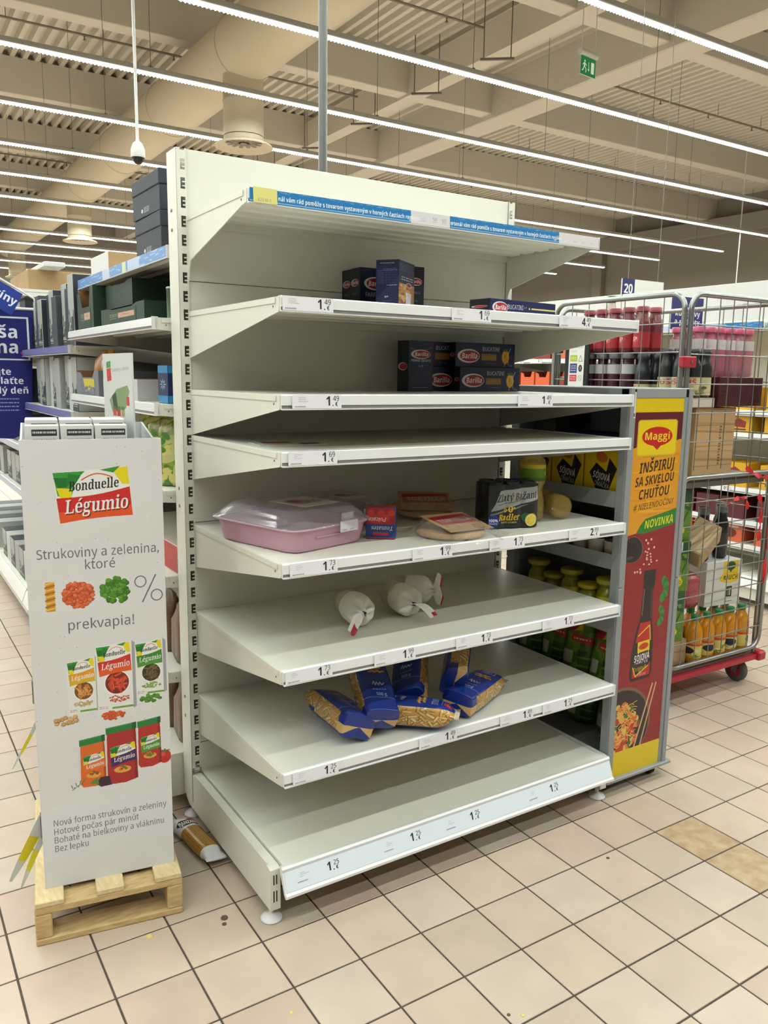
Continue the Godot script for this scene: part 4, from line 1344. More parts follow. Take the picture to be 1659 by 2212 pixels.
	for e in [[176, 1322, 112, 228, rgb8(226, 110, 40), rgb8(232, 116, 40)], [432, 1274, 106, 226, rgb8(188, 50, 44), rgb8(84, 150, 60)], [292, 1284, 136, 272, rgb8(180, 44, 44), rgb8(72, 36, 96)]]:
		var x: float = e[0]
		var y: float = e[1]
		var w: float = e[2]
		var h: float = e[3]
		cv.poly([Vector2(x + 4, y + 20), Vector2(x + w - 4, y + 14), Vector2(x + w, y + h - 14), Vector2(x + w * 0.6, y + h), Vector2(x + 10, y + h - 2), Vector2(x, y + h - 16)], e[4])
		cv.poly([Vector2(x, y + 2), Vector2(x + w, y - 10), Vector2(x + w, y + 20), Vector2(x, y + 32)], rgb8(34, 130, 58))
		cv.line(Vector2(x, y + 4), Vector2(x + w, y - 8), 5, rgb8(64, 160, 84))
		cv.poly([Vector2(x + w * 0.86, y - 8), Vector2(x + w, y - 10), Vector2(x + w, y + 20), Vector2(x + w * 0.86, y + 22)], rgb8(20, 92, 42))
		cv.poly([Vector2(x + w * 0.9, y + 22), Vector2(x + w - 4, y + 20), Vector2(x + w, y + h - 16), Vector2(x + w * 0.9, y + h - 10)], (e[4] as Color) * Color(0.8, 0.72, 0.72))
		cv.line(Vector2(x - 3, y + 34), Vector2(x - 3, y + h - 14), 4, Color(0.86, 0.86, 0.86))
		pack_logo(cv, Vector2(x + w * 0.12, y + h * 0.36), Vector2(x + w * 0.92, y + h * 0.3), Vector2(x + w * 0.98, y + h * 0.62), Vector2(x + w * 0.14, y + h * 0.7), e[5], e[5], true)
		cv.ell(x + w * 0.5, y + h * 0.76, w * 0.28, h * 0.06, rgb8(228, 172, 70))
		heap(cv, x + w * 0.5, y + h * 0.73, w * 0.18, h * 0.04, 14, 6, [rgb8(226, 120, 40), rgb8(190, 60, 30), rgb8(90, 140, 50)], r)
	cv.poly([Vector2(240, 1540), Vector2(262, 1512), Vector2(300, 1512), Vector2(310, 1556), Vector2(262, 1558)], rgb8(56, 34, 58))
	cv.poly([Vector2(210, 1532), Vector2(250, 1512), Vector2(254, 1546)], rgb8(92, 140, 56))
	for k in 7: cv.line(Vector2(140 + k * 8, 1544 - k * 4), Vector2(134 + k * 10, 1528 - k * 4 + (k % 2) * 26), 4, rgb8(104, 122, 92))
	cv.line(Vector2(136, 1552), Vector2(190, 1520), 3, rgb8(120, 110, 90))
	# bottom field, slightly paler board, and the four lines
	cv.poly([Vector2(0, 1612), Vector2(580, 1612), Vector2(580, 2000), Vector2(0, 2000)], Color(0.905, 0.91, 0.925))
	cv.text("Nová forma strukovín a zeleniny", 48, 1694, 40, gr, "sans", 0, 0, 0, 0.87)
	cv.text("Hotové počas pár minút", 48, 1735, 40, gr, "sans", 0, 0, 0, 0.87)
	cv.text("Bohaté na bielkoviny a vlákninu", 48, 1776, 40, gr, "sans", 0, 0, 0, 0.87)
	cv.text("Bez lepku", 48, 1817, 40, gr, "sans", 0, 0, 0, 0.87)
	return printed("legume_poster", cv.im, 0.5)


func build_display() -> void:
	# pallet, 0.4 x 0.6 m; its frame: origin at the front left corner on the floor, x along the front, z backwards negative
	var fr := Transform3D(Basis(Vector3.UP, -0.165), Vector3(-0.618, 0, 0.402))
	var p := thing("pallet", "small worn wooden pallet under the white cardboard display", "pallet")
	p.transform = fr
	var wo: StandardMaterial3D = M.wood
	var wp: StandardMaterial3D = M.wood_pale
	for e in [[0.04, 0.075], [0.2, 0.075], [0.36, 0.075]]:
		put("deck_board", MB.new().bev(wp, Vector3(e[0], 0.122, -0.3), Vector3(e[1], 0.016, 0.6), 0.002), p)
	for z in [-0.04, -0.3, -0.56]:
		put("cross_board", MB.new().bev(wo, Vector3(0.2, 0.103, z), Vector3(0.4, 0.022, 0.078), 0.003), p)
		put("bottom_board", MB.new().bev(wo, Vector3(0.2, 0.01, z), Vector3(0.4, 0.02, 0.08), 0.003), p)
		for x in [0.022, 0.378]:
			put("block", MB.new().bev(wo, Vector3(x, 0.056, z), Vector3(0.044, 0.072, 0.078), 0.003), p)
	# carton body
	var d := thing("cardboard_display", "tall white cardboard display stand printed with pasta boxes and sauce jars", "display stand")
	d.transform = fr * Transform3D(Basis(), Vector3(0.03, 0.13, -0.062))
	var bw := 0.356
	var bd := 0.42
	var bh := 1.268
	var wt := mk("white_board", Color(0.9, 0.9, 0.9), 0.55)
	put("front_panel", MB.new().box(wt, Vector3(bw / 2, bh / 2, -0.0025), Vector3(bw, bh, 0.005), {"front": legume_poster()}), d)
	for x in [0.0025, bw - 0.0025]:
		put("side_panel", MB.new().prism(wt, PackedVector2Array([Vector2(-bd, 0), Vector2(-0.005, 0), Vector2(-0.005, bh), Vector2(-0.16, bh - 0.01), Vector2(-bd, bh + 0.02)]), -x - 0.0025, -x + 0.0025, Transform3D(ALONG_X, Vector3.ZERO)), d)
	put("rear_panel", MB.new().span(wt, Vector3(0.005, 0, -bd), Vector3(bw - 0.005, bh + 0.02, -bd + 0.005)), d)
	put("inner_tray", MB.new().span(wt, Vector3(0.005, bh - 0.14, -bd + 0.005), Vector3(bw - 0.005, bh - 0.135, -0.005)), d)
	for e in [[0.58, 0.0], [0.18, 0.0], [1.2, bw]]:
		put("plastic_clip", MB.new().bev(M.steel_dull, Vector3(e[1], e[0], -0.03), Vector3(0.008, 0.07, 0.03), 0.003), d)
	# header card standing inside
	var cv := Canvas.new(self, 300, 720, Color(0.84, 0.85, 0.84))
	cv.knots = [[0, 0], [720, 430]]
	cv.poly([Vector2(40, 110), Vector2(86, 100), Vector2(90, 190), Vector2(44, 200)], rgb8(204, 50, 44))
	cv.poly([Vector2(40, 60), Vector2(86, 52), Vector2(86, 96), Vector2(40, 104)], rgb8(70, 150, 60))
	cv.text("Strukoviny a zelenina", 94, 118, 34, rgb8(120, 120, 124), "sans", 0, -0.1, 0, 0.55)
	cv.poly([Vector2(60, 330), Vector2(140, 250), Vector2(250, 220), Vector2(270, 260), Vector2(230, 380), Vector2(90, 420)], rgb8(132, 156, 110))
	cv.poly([Vector2(88, 300), Vector2(130, 270), Vector2(150, 400), Vector2(110, 420)], rgb8(36, 70, 40))
	for k in 3:
		cv.rect(96 + k * 42, 390, 36, 150, [rgb8(196, 70, 58), rgb8(176, 56, 50), rgb8(168, 150, 120)][k])
		cv.rect(96 + k * 42, 372, 36, 20, rgb8(50, 120, 60))
		cv.rect(98 + k * 42, 440, 32, 34, rgb8(226, 220, 206))
	cv.rect(240, 300, 26, 60, rgb8(204, 60, 50))
	var card := printed("header_card", cv.im, 0.5)
	put("header_card", MB.new().box(wt, Vector3(0, 0.0, 0), Vector3(0.25, 0.5, 0.005), {"front": card}), d, Transform3D(Basis(Vector3.UP, -PI / 2 + 0.24), Vector3(0.272, bh - 0.02, -0.25)))


# folded-over label tape hanging from the side of the display
func build_litter() -> void:
	var yl := mk("yellow_tape", rgb8(238, 222, 30), 0.5)
	var cl := mk("pale_tape", Color(0.86, 0.88, 0.86), 0.35)
	var dk := mk("tape_ink", rgb8(70, 60, 20), 0.6)
	for e in [[[Vector3(-0.556, 0.30, 0.25), Vector3(-0.585, 0.255, 0.262), Vector3(-0.62, 0.205, 0.275), Vector3(-0.66, 0.15, 0.29)], 0.05], [[Vector3(-0.56, 0.25, 0.26), Vector3(-0.595, 0.20, 0.28), Vector3(-0.635, 0.13, 0.305)], 0.03], [[Vector3(-0.556, 0.60, 0.25), Vector3(-0.58, 0.56, 0.262), Vector3(-0.607, 0.52, 0.27), Vector3(-0.635, 0.48, 0.28)], 0.016]]:
		var c := Curve3D.new()
		for p in e[0]: c.add_point(p)
		var rows := []
		for k in 17:
			var s := k / 16.0 * c.get_baked_length()
			var p := c.sample_baked(s)
			var taper: float = e[1] * (1.0 - 0.75 * pow(k / 16.0, 3.0))
			rows.append([p + Vector3(-0.5, 0.35, 0.25) * taper * 0.6, p + Vector3(0.5, -0.35, -0.25) * taper * 0.6])
		var b := MB.new()
		b.sheet(cl, rows, false, func(u: float, v: float): return yl if v > 0.3 and v < 0.68 else cl)
		solo("label_tape", b, "loose yellow and clear label tape peeling off the side of the cardboard display", "tape", Transform3D(), "peeling label tape on the display")
	# crumbs on the tiles
	var gm := mk("crumb_pale", rgb8(226, 206, 130), 0.8)
	var gd := mk("crumb_dark", rgb8(96, 82, 70), 0.9)
	for e in [[-0.34, 0.52, gm, 0.01], [-0.13, 0.555, gd, 0.011], [-0.14, 0.58, gd, 0.007], [1.07, 0.93, gd, 0.006], [0.34, 1.27, gd, 0.005], [0.37, 1.29, gm, 0.006], [-0.93, -0.7, gm, 0.014], [-0.88, -0.3, gm, 0.01], [0.02, 1.2, gm, 0.008], [-0.12, 0.98, gm, 0.006]]:
		var b := MB.new().lathe(e[2], [Vector2(0.0, 0.0), Vector2(e[3], 0.0), Vector2(e[3] * 0.9, e[3] * 0.35), Vector2(e[3] * 0.4, e[3] * 0.6), Vector2(0.0, e[3] * 0.55)], 7)
		solo("crumb", b, "small dark crumb of dirt lying on the floor tiles" if e[2] == gd else "small pale crumb lying on the floor tiles", "crumb", T(e[0], 0.0, e[1], e[0] * 9.0), "dark crumbs on the floor" if e[2] == gd else "pale crumbs on the floor")


# ---------------------------------------------------------------- goods: shapes
# closed soft shape: levels from top to bottom of [y, half width, half depth, roundness]; u = 0.5 faces +z
func loft(m, levels: Array, cols := 32, wob := 0.0, seed_ := 1, pick = null) -> MB:
	var n := FastNoiseLite.new()
	n.seed = seed_
	n.frequency = 9.0
	var rows := []
	for l in levels:
		var row := []
		var e: float = l[3] if l.size() > 3 else 4.0
		var ox: float = l[4] if l.size() > 4 else 0.0
		var oz: float = l[5] if l.size() > 5 else 0.0
		for k in cols:
			var a := TAU * (float(k) / cols - 0.5)
			var sx := absf(sin(a))
			var cz := absf(cos(a))
			var q := pow(pow(sx / maxf(l[1], 1e-4), e) + pow(cz / maxf(l[2], 1e-4), e), -1.0 / e)
			var p := Vector3(sin(a) * q + ox, l[0], cos(a) * q + oz)
			if wob > 0.0 and minf(l[1], l[2]) > 0.004:
				var d := n.get_noise_3d(p.x, p.y, p.z) * wob
				p += Vector3(sin(a), 0, cos(a)) * d
			row.append(p)
		rows.append(row)
	var b := MB.new()
	b.sheet(m, rows, true, pick)
	return b


func bottle_shape(body, cap, label, r: float, h: float, neck: float, lab0 := 0.25, lab1 := 0.6, cap_r := 0.0) -> MB:
	var b := MB.new()
	var cr := cap_r if cap_r > 0.0 else neck * 1.15
	b.lathe(body, [Vector2(0.0, 0.004), Vector2(r * 0.8, 0.0), Vector2(r, 0.012), Vector2(r, h * 0.62), Vector2(r * 0.93, h * 0.7), Vector2(r * 0.68, h * 0.8), Vector2(neck, h * 0.88), Vector2(neck, h * 0.92)], 20)
	b.lathe(cap, [Vector2(cr, h * 0.9), Vector2(cr, h * 0.985), Vector2(cr * 0.9, h), Vector2(0.0, h)], 16)
	if label: b.lathe(label, [Vector2(r * 1.012, h * lab0), Vector2(r * 1.012, h * lab1)], 20)
	return b


func bottle(called: String, label: String, at: Transform3D, group: String, body, cap, lab, r: float, h: float, neck: float, lab0 := 0.25, lab1 := 0.6, cap_r := 0.0) -> Node3D:
	var t := thing(called, label, "bottle", Vector3.ZERO, 0.0, group)
	t.transform = at
	var cr := cap_r if cap_r > 0.0 else neck * 1.15
	put("bottle_body", MB.new().lathe(body, [Vector2(0.0, 0.004), Vector2(r * 0.8, 0.0), Vector2(r, 0.012), Vector2(r, h * 0.62), Vector2(r * 0.93, h * 0.7), Vector2(r * 0.68, h * 0.8), Vector2(neck, h * 0.88), Vector2(neck, h * 0.92)], 20), t)
	put("cap", MB.new().lathe(cap, [Vector2(cr, h * 0.89), Vector2(cr, h * 0.985), Vector2(cr * 0.9, h), Vector2(0.0, h)], 16), t)
	if lab: put("bottle_label", MB.new().lathe(lab, [Vector2(r * 1.012, h * lab0), Vector2(r * 1.012, h * lab1)], 20), t)
	return t


# ---------------------------------------------------------------- goods: prints
func oval(cv: Canvas, x: float, y: float, rx: float, words := true) -> void:
	cv.ell(x - rx * 0.04, y, rx, rx * 0.46, Color(0.92, 0.92, 0.92))
	cv.ell(x + rx * 0.06, y, rx * 0.86, rx * 0.37, rgb8(178, 28, 44))
	if words: cv.text("Barilla", x + rx * 0.06, y, rx * 0.5, Color.WHITE, "bold", 1, 0, 0.12, 0.92)


func pasta_nest(cv: Canvas, x: float, y: float, s: float, r: RandomNumberGenerator) -> void:
	cv.ell(x, y, s * 0.62, s * 0.8, rgb8(196, 138, 28))
	for k in 16:
		var c := Vector2(x, y) + Vector2(r.randf_range(-0.1, 0.1), r.randf_range(-0.1, 0.1)) * s
		var pts := []
		var a0 := r.randf_range(0, TAU)
		var rr := r.randf_range(0.25, 0.6) * s
		for q in 8: pts.append(c + Vector2(cos(a0 + q * 0.5) * rr, sin(a0 + q * 0.5) * rr * 1.25))
		cv.curve(pts, s * 0.09, rgb8(240, 184, 56) if k % 2 else rgb8(222, 160, 40))
	cv.line(Vector2(x - 0.1 * s, y + 0.7 * s), Vector2(x - 0.1 * s, y + 1.15 * s), s * 0.09, rgb8(230, 170, 50))
	cv.line(Vector2(x + 0.5 * s, y + 0.5 * s), Vector2(x + 0.5 * s, y + 0.9 * s), s * 0.09, rgb8(236, 206, 140))
	for k in 5: cv.ell(x + (k - 2) * s * 0.14, y - s * 0.82, s * 0.2, s * 0.1, rgb8(60, 110, 44), k * 0.6)
	cv.line(Vector2(x + 0.4 * s, y - 0.3 * s), Vector2(x + 0.85 * s, y - 1.1 * s), s * 0.08, rgb8(196, 200, 210))


func loose_pasta(cv: Canvas, x: float, y: float, w: float, h: float, n: int, s: float, r: RandomNumberGenerator, cols: Array) -> void:
	for k in n:
		var p := Vector2(x + r.randf() * w, y + r.randf() * h)
		var q := Vector2.from_angle(r.randf_range(0, PI)) * s
		var c: Color = cols[r.randi() % cols.size()]
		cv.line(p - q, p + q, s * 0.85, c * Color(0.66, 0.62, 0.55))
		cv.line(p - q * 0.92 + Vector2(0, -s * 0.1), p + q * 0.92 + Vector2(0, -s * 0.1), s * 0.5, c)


func stock_end_shelf() -> void:
	var r := RandomNumberGenerator.new()
	r.seed = 33
	var nv := rgb8(22, 30, 66)
	var navy := mk("barilla_navy", nv, 0.35)
	# -- prints of the blue pasta boxes
	var side := Canvas.new(self, 128, 320, rgb8(24, 28, 40))
	oval(side, 64, 92, 52)
	side.text("FARFALLE", 64, 160, 22, rgb8(150, 150, 160), "sans", 1, 0, 0, 0.8)
	side.text("n.65", 64, 212, 18, rgb8(150, 150, 160), "sans", 1)
	side.scribble(14, 296, 100, 2, 8, rgb8(120, 120, 130), r)
	var side_m := printed("box_side", side.im, 0.4)
	var face := Canvas.new(self, 256, 320, nv)
	oval(face, 128, 96, 92)
	face.text("FARFALLE", 128, 168, 40, Color(0.85, 0.85, 0.88), "sans", 1)
	face.scribble(80, 196, 96, 1, 6, rgb8(110, 114, 140), r)
	for k in 5:
		var c := Vector2(70 + k * 34, 250 + (k % 2) * 26)
		face.poly([c + Vector2(-26, -18), c + Vector2(0, -5), c + Vector2(26, -20), c + Vector2(24, 18), c + Vector2(0, 5), c + Vector2(-28, 20)], rgb8(222, 166, 60) if k % 2 else rgb8(206, 148, 46))
	var face_m := printed("box_face", face.im, 0.4)
	var back := Canvas.new(self, 192, 320, rgb8(24, 34, 84))
	back.scribble(34, 16, 120, 1, 4, Color(0.9, 0.9, 0.9), r, 3)
	back.scribble(14, 60, 168, 1, 4, rgb8(140, 150, 190), r, 2)
	back.scribble(60, 50, 120, 2, 8, rgb8(130, 140, 180), r, 2)
	for k in 14: back.scribble(14, 72 + k * 5, 44 if k % 3 else 160, 1, 4, rgb8(120, 130, 175), r, 1)
	for x in [58, 88, 112]: back.rect(x, 70, 1, 70, rgb8(120, 130, 175))
	back.scribble(90, 146, 90, 1, 4, Color(0.85, 0.85, 0.9), r, 3)
	back.text("n.65", 90, 216, 16, Color(0.9, 0.9, 0.95), "bold", 1, PI)
	back.scribble(60, 240, 76, 1, 4, rgb8(140, 150, 190), r, 1)
	back.text("FARFALLE", 98, 262, 26, Color(0.95, 0.95, 1.0), "bold", 1, PI, 0.2)
	var back_m := printed("box_back", back.im, 0.4)
	var photo := Canvas.new(self, 96, 320, rgb8(26, 34, 72))
	for k in 5: photo.scribble(6, 16 + k * 10, 84, 1, 4, rgb8(150, 156, 190), r, 2)
	photo.scribble(16, 92, 70, 2, 14, Color(0.9, 0.9, 0.9), r, 5)
	photo.rect(0, 132, 96, 176, rgb8(190, 130, 70))
	for k in 30: photo.ell(r.randf_range(0, 60), r.randf_range(140, 300), r.randf_range(5, 14), r.randf_range(5, 20), [rgb8(140, 80, 40), rgb8(222, 168, 96), rgb8(120, 74, 60)][k % 3], r.randf_range(0, 3))
	photo.poly([Vector2(44, 180), Vector2(78, 184), Vector2(70, 310), Vector2(46, 310)], Color(0.9, 0.9, 0.92))
	photo.scribble(50, 196, 18, 14, 7, rgb8(150, 150, 170), r)
	photo.ell(62, 136, 17, 15, Color(0.92, 0.92, 0.92))
	photo.ell(62, 136, 14, 11, rgb8(178, 28, 44))
	photo.rect(0, 306, 96, 14, rgb8(200, 200, 214))
	var photo_m := printed("box_photo", photo.im, 0.4)
	var buc := Canvas.new(self, 512, 150, nv)
	oval(buc, 112, 82, 94)
	buc.text("BUCATINI", 300, 36, 34, Color(0.85, 0.85, 0.9), "sans", 1)
	buc.rect(218, 66, 130, 42, rgb8(150, 108, 40))
	for k in 9: buc.line(Vector2(218, 69 + k * 4.6), Vector2(348, 69 + k * 4.6), 1.6, rgb8(196, 148, 66) if k % 2 else rgb8(120, 82, 26))
	buc.scribble(250, 126, 90, 1, 4, rgb8(120, 126, 160), r, 2)
	pasta_nest(buc, 428, 84, 54, r)
	buc.text("500g", 478, 138, 16, rgb8(170, 170, 190), "sans", 1)
	var buc_m := printed("bucatini_face", buc.im, 0.4)
	var bend := Canvas.new(self, 64, 150, rgb8(16, 18, 34))
	oval(bend, 32, 76, 26, false)
	var bend_m := printed("bucatini_end", bend.im, 0.4)
	var pen := Canvas.new(self, 192, 384, rgb8(26, 36, 74))
	pen.curve([Vector2(6, 52), Vector2(40, 66), Vector2(96, 70), Vector2(150, 60), Vector2(186, 44)], 4, rgb8(120, 128, 150))
	oval(pen, 96, 100, 78)
	pen.text("PENNE RIGATE", 96, 148, 25, Color(0.85, 0.85, 0.9), "bold", 1, 0, 0, 0.9)
	pen.text("n.73", 96, 190, 18, rgb8(170, 176, 200), "bold", 1)
	for k in 16: pen.scribble(16, 236 + k * 5.5, 50 if k % 2 else 160, 1, 4, rgb8(96, 108, 146), r, 1)
	for x in [66, 96, 126, 172]: pen.rect(x, 232, 1, 90, rgb8(96, 108, 146))
	pen.scribble(30, 356, 130, 1, 4, Color(0.85, 0.85, 0.9), r, 3)
	var pen_m := printed("penne_face", pen.im, 0.4)
	# -- second shelf: three upright farfalle boxes and one lying flat
	var fb := MB.new().bev(navy, Vector3(0, 0.0855, 0), Vector3(0.125, 0.171, 0.069), 0.0012, {"front": face_m, "left": side_m, "right": side_m, "back": back_m}).mesh()
	solo("pasta_box", fb, "dark blue pasta box with its farfalle face turned to the tall upside-down box", "box", T(0.621, 1.7687, 0.108, -0.03))
	solo("pasta_box", fb, "dark blue pasta box standing behind another, only its narrow side showing", "box", T(0.628, 1.7687, 0.0375, -0.015))
	var ub := MB.new().bev(navy, Vector3(0, 0.0855, 0), Vector3(0.079, 0.171, 0.145), 0.0012, {"front": back_m, "right": photo_m, "left": side_m, "back": face_m}).mesh()
	solo("pasta_box", ub, "blue farfalle box standing upside down with a grain photograph on its side", "box", T(0.595, 1.7687, 0.306, -0.95))
	solo("pasta_box", fb, "dark pasta box at the back wall peeping out past the upside-down box", "box", T(0.703, 1.7687, 0.205, PI / 2))
	var flat := Canvas.new(self, 512, 64, rgb8(22, 32, 84))
	oval(flat, 76, 36, 58)
	flat.text("BUCATINI", 190, 30, 28, Color(0.9, 0.9, 0.95), "sans", 1)
	flat.text("n.9", 268, 28, 14, Color(0.8, 0.8, 0.9), "sans", 1)
	flat.ell(300, 32, 5, 5, rgb8(236, 220, 150))
	flat.rect(316, 28, 196, 7, rgb8(232, 214, 130))
	flat.scribble(160, 50, 60, 1, 4, rgb8(130, 140, 180), r, 2)
	solo("pasta_box", MB.new().bev(navy, Vector3(0, 0.023, 0), Vector3(0.305, 0.046, 0.09), 0.001, {"front": printed("bucatini_flat", flat.im, 0.35), "left": bend_m, "right": bend_m}), "long blue bucatini box lying flat at the shelf edge above the 4.49 price", "box", T(0.885, 1.7687, 0.56, 0.10))
	# -- third shelf: one penne box, bucatini boxes lying on their sides
	var pb := MB.new().bev(navy, Vector3(0, 0.0895, 0), Vector3(0.122, 0.179, 0.06), 0.0012, {"front": pen_m, "left": bend_m, "right": side_m}).mesh()
	solo("pasta_box", pb, "dark blue penne rigate box standing beside the lying bucatini boxes", "box", T(0.795, 1.5207, 0.14, 0.16))
	var bb := MB.new().bev(navy, Vector3(0, 0.0455, 0), Vector3(0.30, 0.091, 0.036), 0.001, {"front": buc_m, "left": bend_m, "right": bend_m}).mesh()
	solo("pasta_box", bb, "bucatini box on its side, lower front one of the stack", "box", T(1.135, 1.5207, 0.14, 0.02))
	solo("pasta_box", bb, "bucatini box on its side lying on the lower front box", "box", T(1.125, 1.6121, 0.12, 0.03))
	solo("pasta_box", bb, "bucatini box on its side, top one behind the penne box", "box", T(0.94, 1.6121, 0.072, 0.03))
	solo("pasta_box", bb, "bucatini box under the topmost one, half hidden in the stack", "box", T(1.03, 1.5207, 0.075, 0.02))
	# -- fourth shelf: a leaflet lying flat
	var leaf := Canvas.new(self, 200, 120, Color(0.85, 0.85, 0.84))
	leaf.rect(30, 12, 90, 50, rgb8(170, 50, 50))
	leaf.rect(130, 70, 60, 40, rgb8(30, 28, 30))
	leaf.scribble(20, 80, 90, 4, 8, rgb8(110, 110, 110), r)
	solo("leaflet", MB.new().box(M.paper, Vector3(0, 0.001, 0), Vector3(0.2, 0.002, 0.12), {"top": printed("leaflet_print", leaf.im)}), "flat printed leaflet lying on the otherwise bare shelf above the pink container", "leaflet", T(0.145, 1.3719, 0.42, -0.12))
	# -- fifth shelf
	cake_box(T(0.176, 1.0737, 0.384, 0.288), "pink plastic food container with a clear clip-on lid above the 1.73 price", 0.95)
	cake_box(T(0.465, 1.0737, 0.16, 0.05), "second pink lidded container pushed against the back panel behind the red carton", 0.72)
	var tom := Canvas.new(self, 200, 200, rgb8(24, 62, 132))
	tom.rect(0, 0, 200, 104, rgb8(168, 24, 40))
	for k in 5: tom.ell(30 + k * 36, 30 + (k % 2) * 30, 24, 22, rgb8(208, 52, 44) if k != 1 else rgb8(70, 110, 50))
	tom.ell(72, 72, 62, 28, rgb8(206, 30, 36))
	tom.text("Polcata", 76, 74, 36, Color(0.95, 0.95, 0.95), "serif", 1, PI, 0.2)
	tom.text("Tomates", 110, 132, 38, Color(0.95, 0.95, 0.95), "serif", 1, PI, 0.2)
	tom.rect(46, 158, 110, 20, rgb8(190, 40, 60))
	tom.rect(0, 192, 200, 8, rgb8(200, 40, 50))
	var tm := printed("tomato_print", tom.im, 0.4)
	solo("tomato_carton", MB.new().bev(mk("tomato_blue", rgb8(30, 74, 140), 0.4), Vector3(0, 0.05, 0), Vector3(0.092, 0.098, 0.06), 0.0015, {"front": tm, "top": mk("tomato_red", rgb8(190, 36, 48), 0.4)}), "small red and blue tomato carton standing upside down beside the pink container", "carton", T(0.437, 1.0723, 0.490, -0.65))
	tortillas(r)
	can_pack(T(0.924, 1.0723, 0.519, -0.257))
	var oil := glass("oil", rgb8(222, 188, 80), 0.4, 0.1)
	var ocap := mk("oil_cap", rgb8(214, 176, 40), 0.4)
	var ol := Canvas.new(self, 256, 128, rgb8(110, 160, 30))
	ol.rect(0, 0, 256, 30, rgb8(220, 196, 60))
	ol.ell(128, 66, 30, 30, rgb8(226, 206, 150))
	ol.ell(40, 66, 26, 26, rgb8(226, 206, 150))
	ol.rect(0, 100, 256, 28, rgb8(70, 120, 30))
	var olm := printed("oil_label", ol.im, 0.4)
	for e in [[T(1.085, 1.0723, 0.47), "standing clear bottle of yellow cooking oil behind the can pack"], [T(1.178, 1.0723 + 0.046, 0.53, -0.3, -PI / 2), "bottle of yellow cooking oil lying on its side with its base outwards"]]:
		var t := thing("oil_bottle", e[1], "bottle")
		t.transform = e[0].scaled_local(Vector3(1, 0.87, 1))
		put("bottle_body", MB.new().lathe(oil, [Vector2(0.0, 0.006), Vector2(0.034, 0.0), Vector2(0.043, 0.01), Vector2(0.043, 0.085), Vector2(0.039, 0.1), Vector2(0.036, 0.12), Vector2(0.039, 0.14), Vector2(0.045, 0.16), Vector2(0.045, 0.235), Vector2(0.04, 0.252), Vector2(0.02, 0.272), Vector2(0.016, 0.28)], 24), t)
		put("bottle_label", MB.new().lathe(olm, [Vector2(0.0455, 0.165), Vector2(0.0455, 0.232)], 24), t)
		put("cap", MB.new().lathe(ocap, [Vector2(0.0185, 0.276), Vector2(0.0185, 0.296), Vector2(0.0, 0.298)], 14), t)
	# -- sixth shelf: three clear bags with gathered white paper ends
	twist_bag(T(0.395, 0.829, 0.40, -0.15), "clear cylindrical bag with a gathered white paper end, alone on the sixth shelf", 1)
	twist_bag(T(0.592, 0.829, 0.385, -0.1), "clear bag with a white paper end and red tip, beside a second bag", 2)
	twist_bag(T(0.682, 0.829, 0.30, 0.85), "clear bag turned sideways, its crumpled paper end fanned out", 3)
	# -- seventh shelf: bags of pasta
	var shape := pasta_bag_shape(r)
	var y0 := 0.4755
	var lay := func(x: float, y: float, z: float, yaw: float, pitch: float, roll: float) -> Transform3D:
		# bag's length along local y, label towards local +z; yaw turns the lying bag, roll spins it about its length
		return Transform3D(Basis(Vector3.UP, yaw) * Basis(Vector3.RIGHT, -PI / 2 + pitch) * Basis(Vector3.UP, roll), Vector3(x, y, z))
	for e in [[lay.call(0.288, y0 + 0.05, 0.49, -0.04, 0.0, 0.35), "blue pasta bag lying flat, first of the heap, blue end outwards"],
		[lay.call(0.395, y0 + 0.112, 0.515, -0.3, 0.4, 0.15), "blue pasta bag with a fusilli label lying across the others"],
		[lay.call(0.488, y0 + 0.044, 0.585, -2.3, 0.0, -0.1), "pasta bag along the shelf edge with its clear pasta side outwards"],
		[lay.call(0.605, y0 + 0.1, 0.425, -0.62, 0.36, -0.45), "blue pasta bag lying in the middle of the heap behind the front ones"],
		[lay.call(0.765, y0 + 0.125, 0.475, -0.72, 0.22, -1.3), "pasta bag on the heap with its clear pasta side upwards"],
		[lay.call(0.778, y0 + 0.044, 0.56, -1.12, 0.0, 0.1), "pasta bag with its blue end beside the middle of the heap"]]:
		solo("pasta_bag", shape, e[1], "bag", e[0].scaled_local(Vector3(1.14, 1.14, 1.14)))
	# -- a bag on the floor beside the base
	var pz := Canvas.new(self, 256, 256, rgb8(176, 128, 44))
	for k in 60:
		var x := r.randf_range(0, 256)
		pz.line(Vector2(x, 90), Vector2(x + r.randf_range(-4, 4), 220), 2, rgb8(196, 150, 62) if k % 2 else rgb8(150, 104, 30))
	pz.rect(0, 0, 256, 92, Color(0.9, 0.9, 0.9))
	pz.rect(0, 206, 256, 50, Color(0.9, 0.9, 0.9))
	pz.poly([Vector2(120, 20), Vector2(200, 10), Vector2(210, 84), Vector2(150, 88)], rgb8(200, 30, 56))
	pz.poly([Vector2(74, 66), Vector2(96, 54), Vector2(166, 54), Vector2(184, 68), Vector2(164, 84), Vector2(94, 84)], rgb8(24, 22, 24))
	pz.text("PANZANI", 128, 69, 24, Color.WHITE, "bold", 1, 0, 0.1, 0.8)
	pz.poly([Vector2(150, 100), Vector2(190, 96), Vector2(196, 160), Vector2(160, 170)], rgb8(120, 84, 30))
	var pm := printed("panzani_print", pz.im, 0.25)
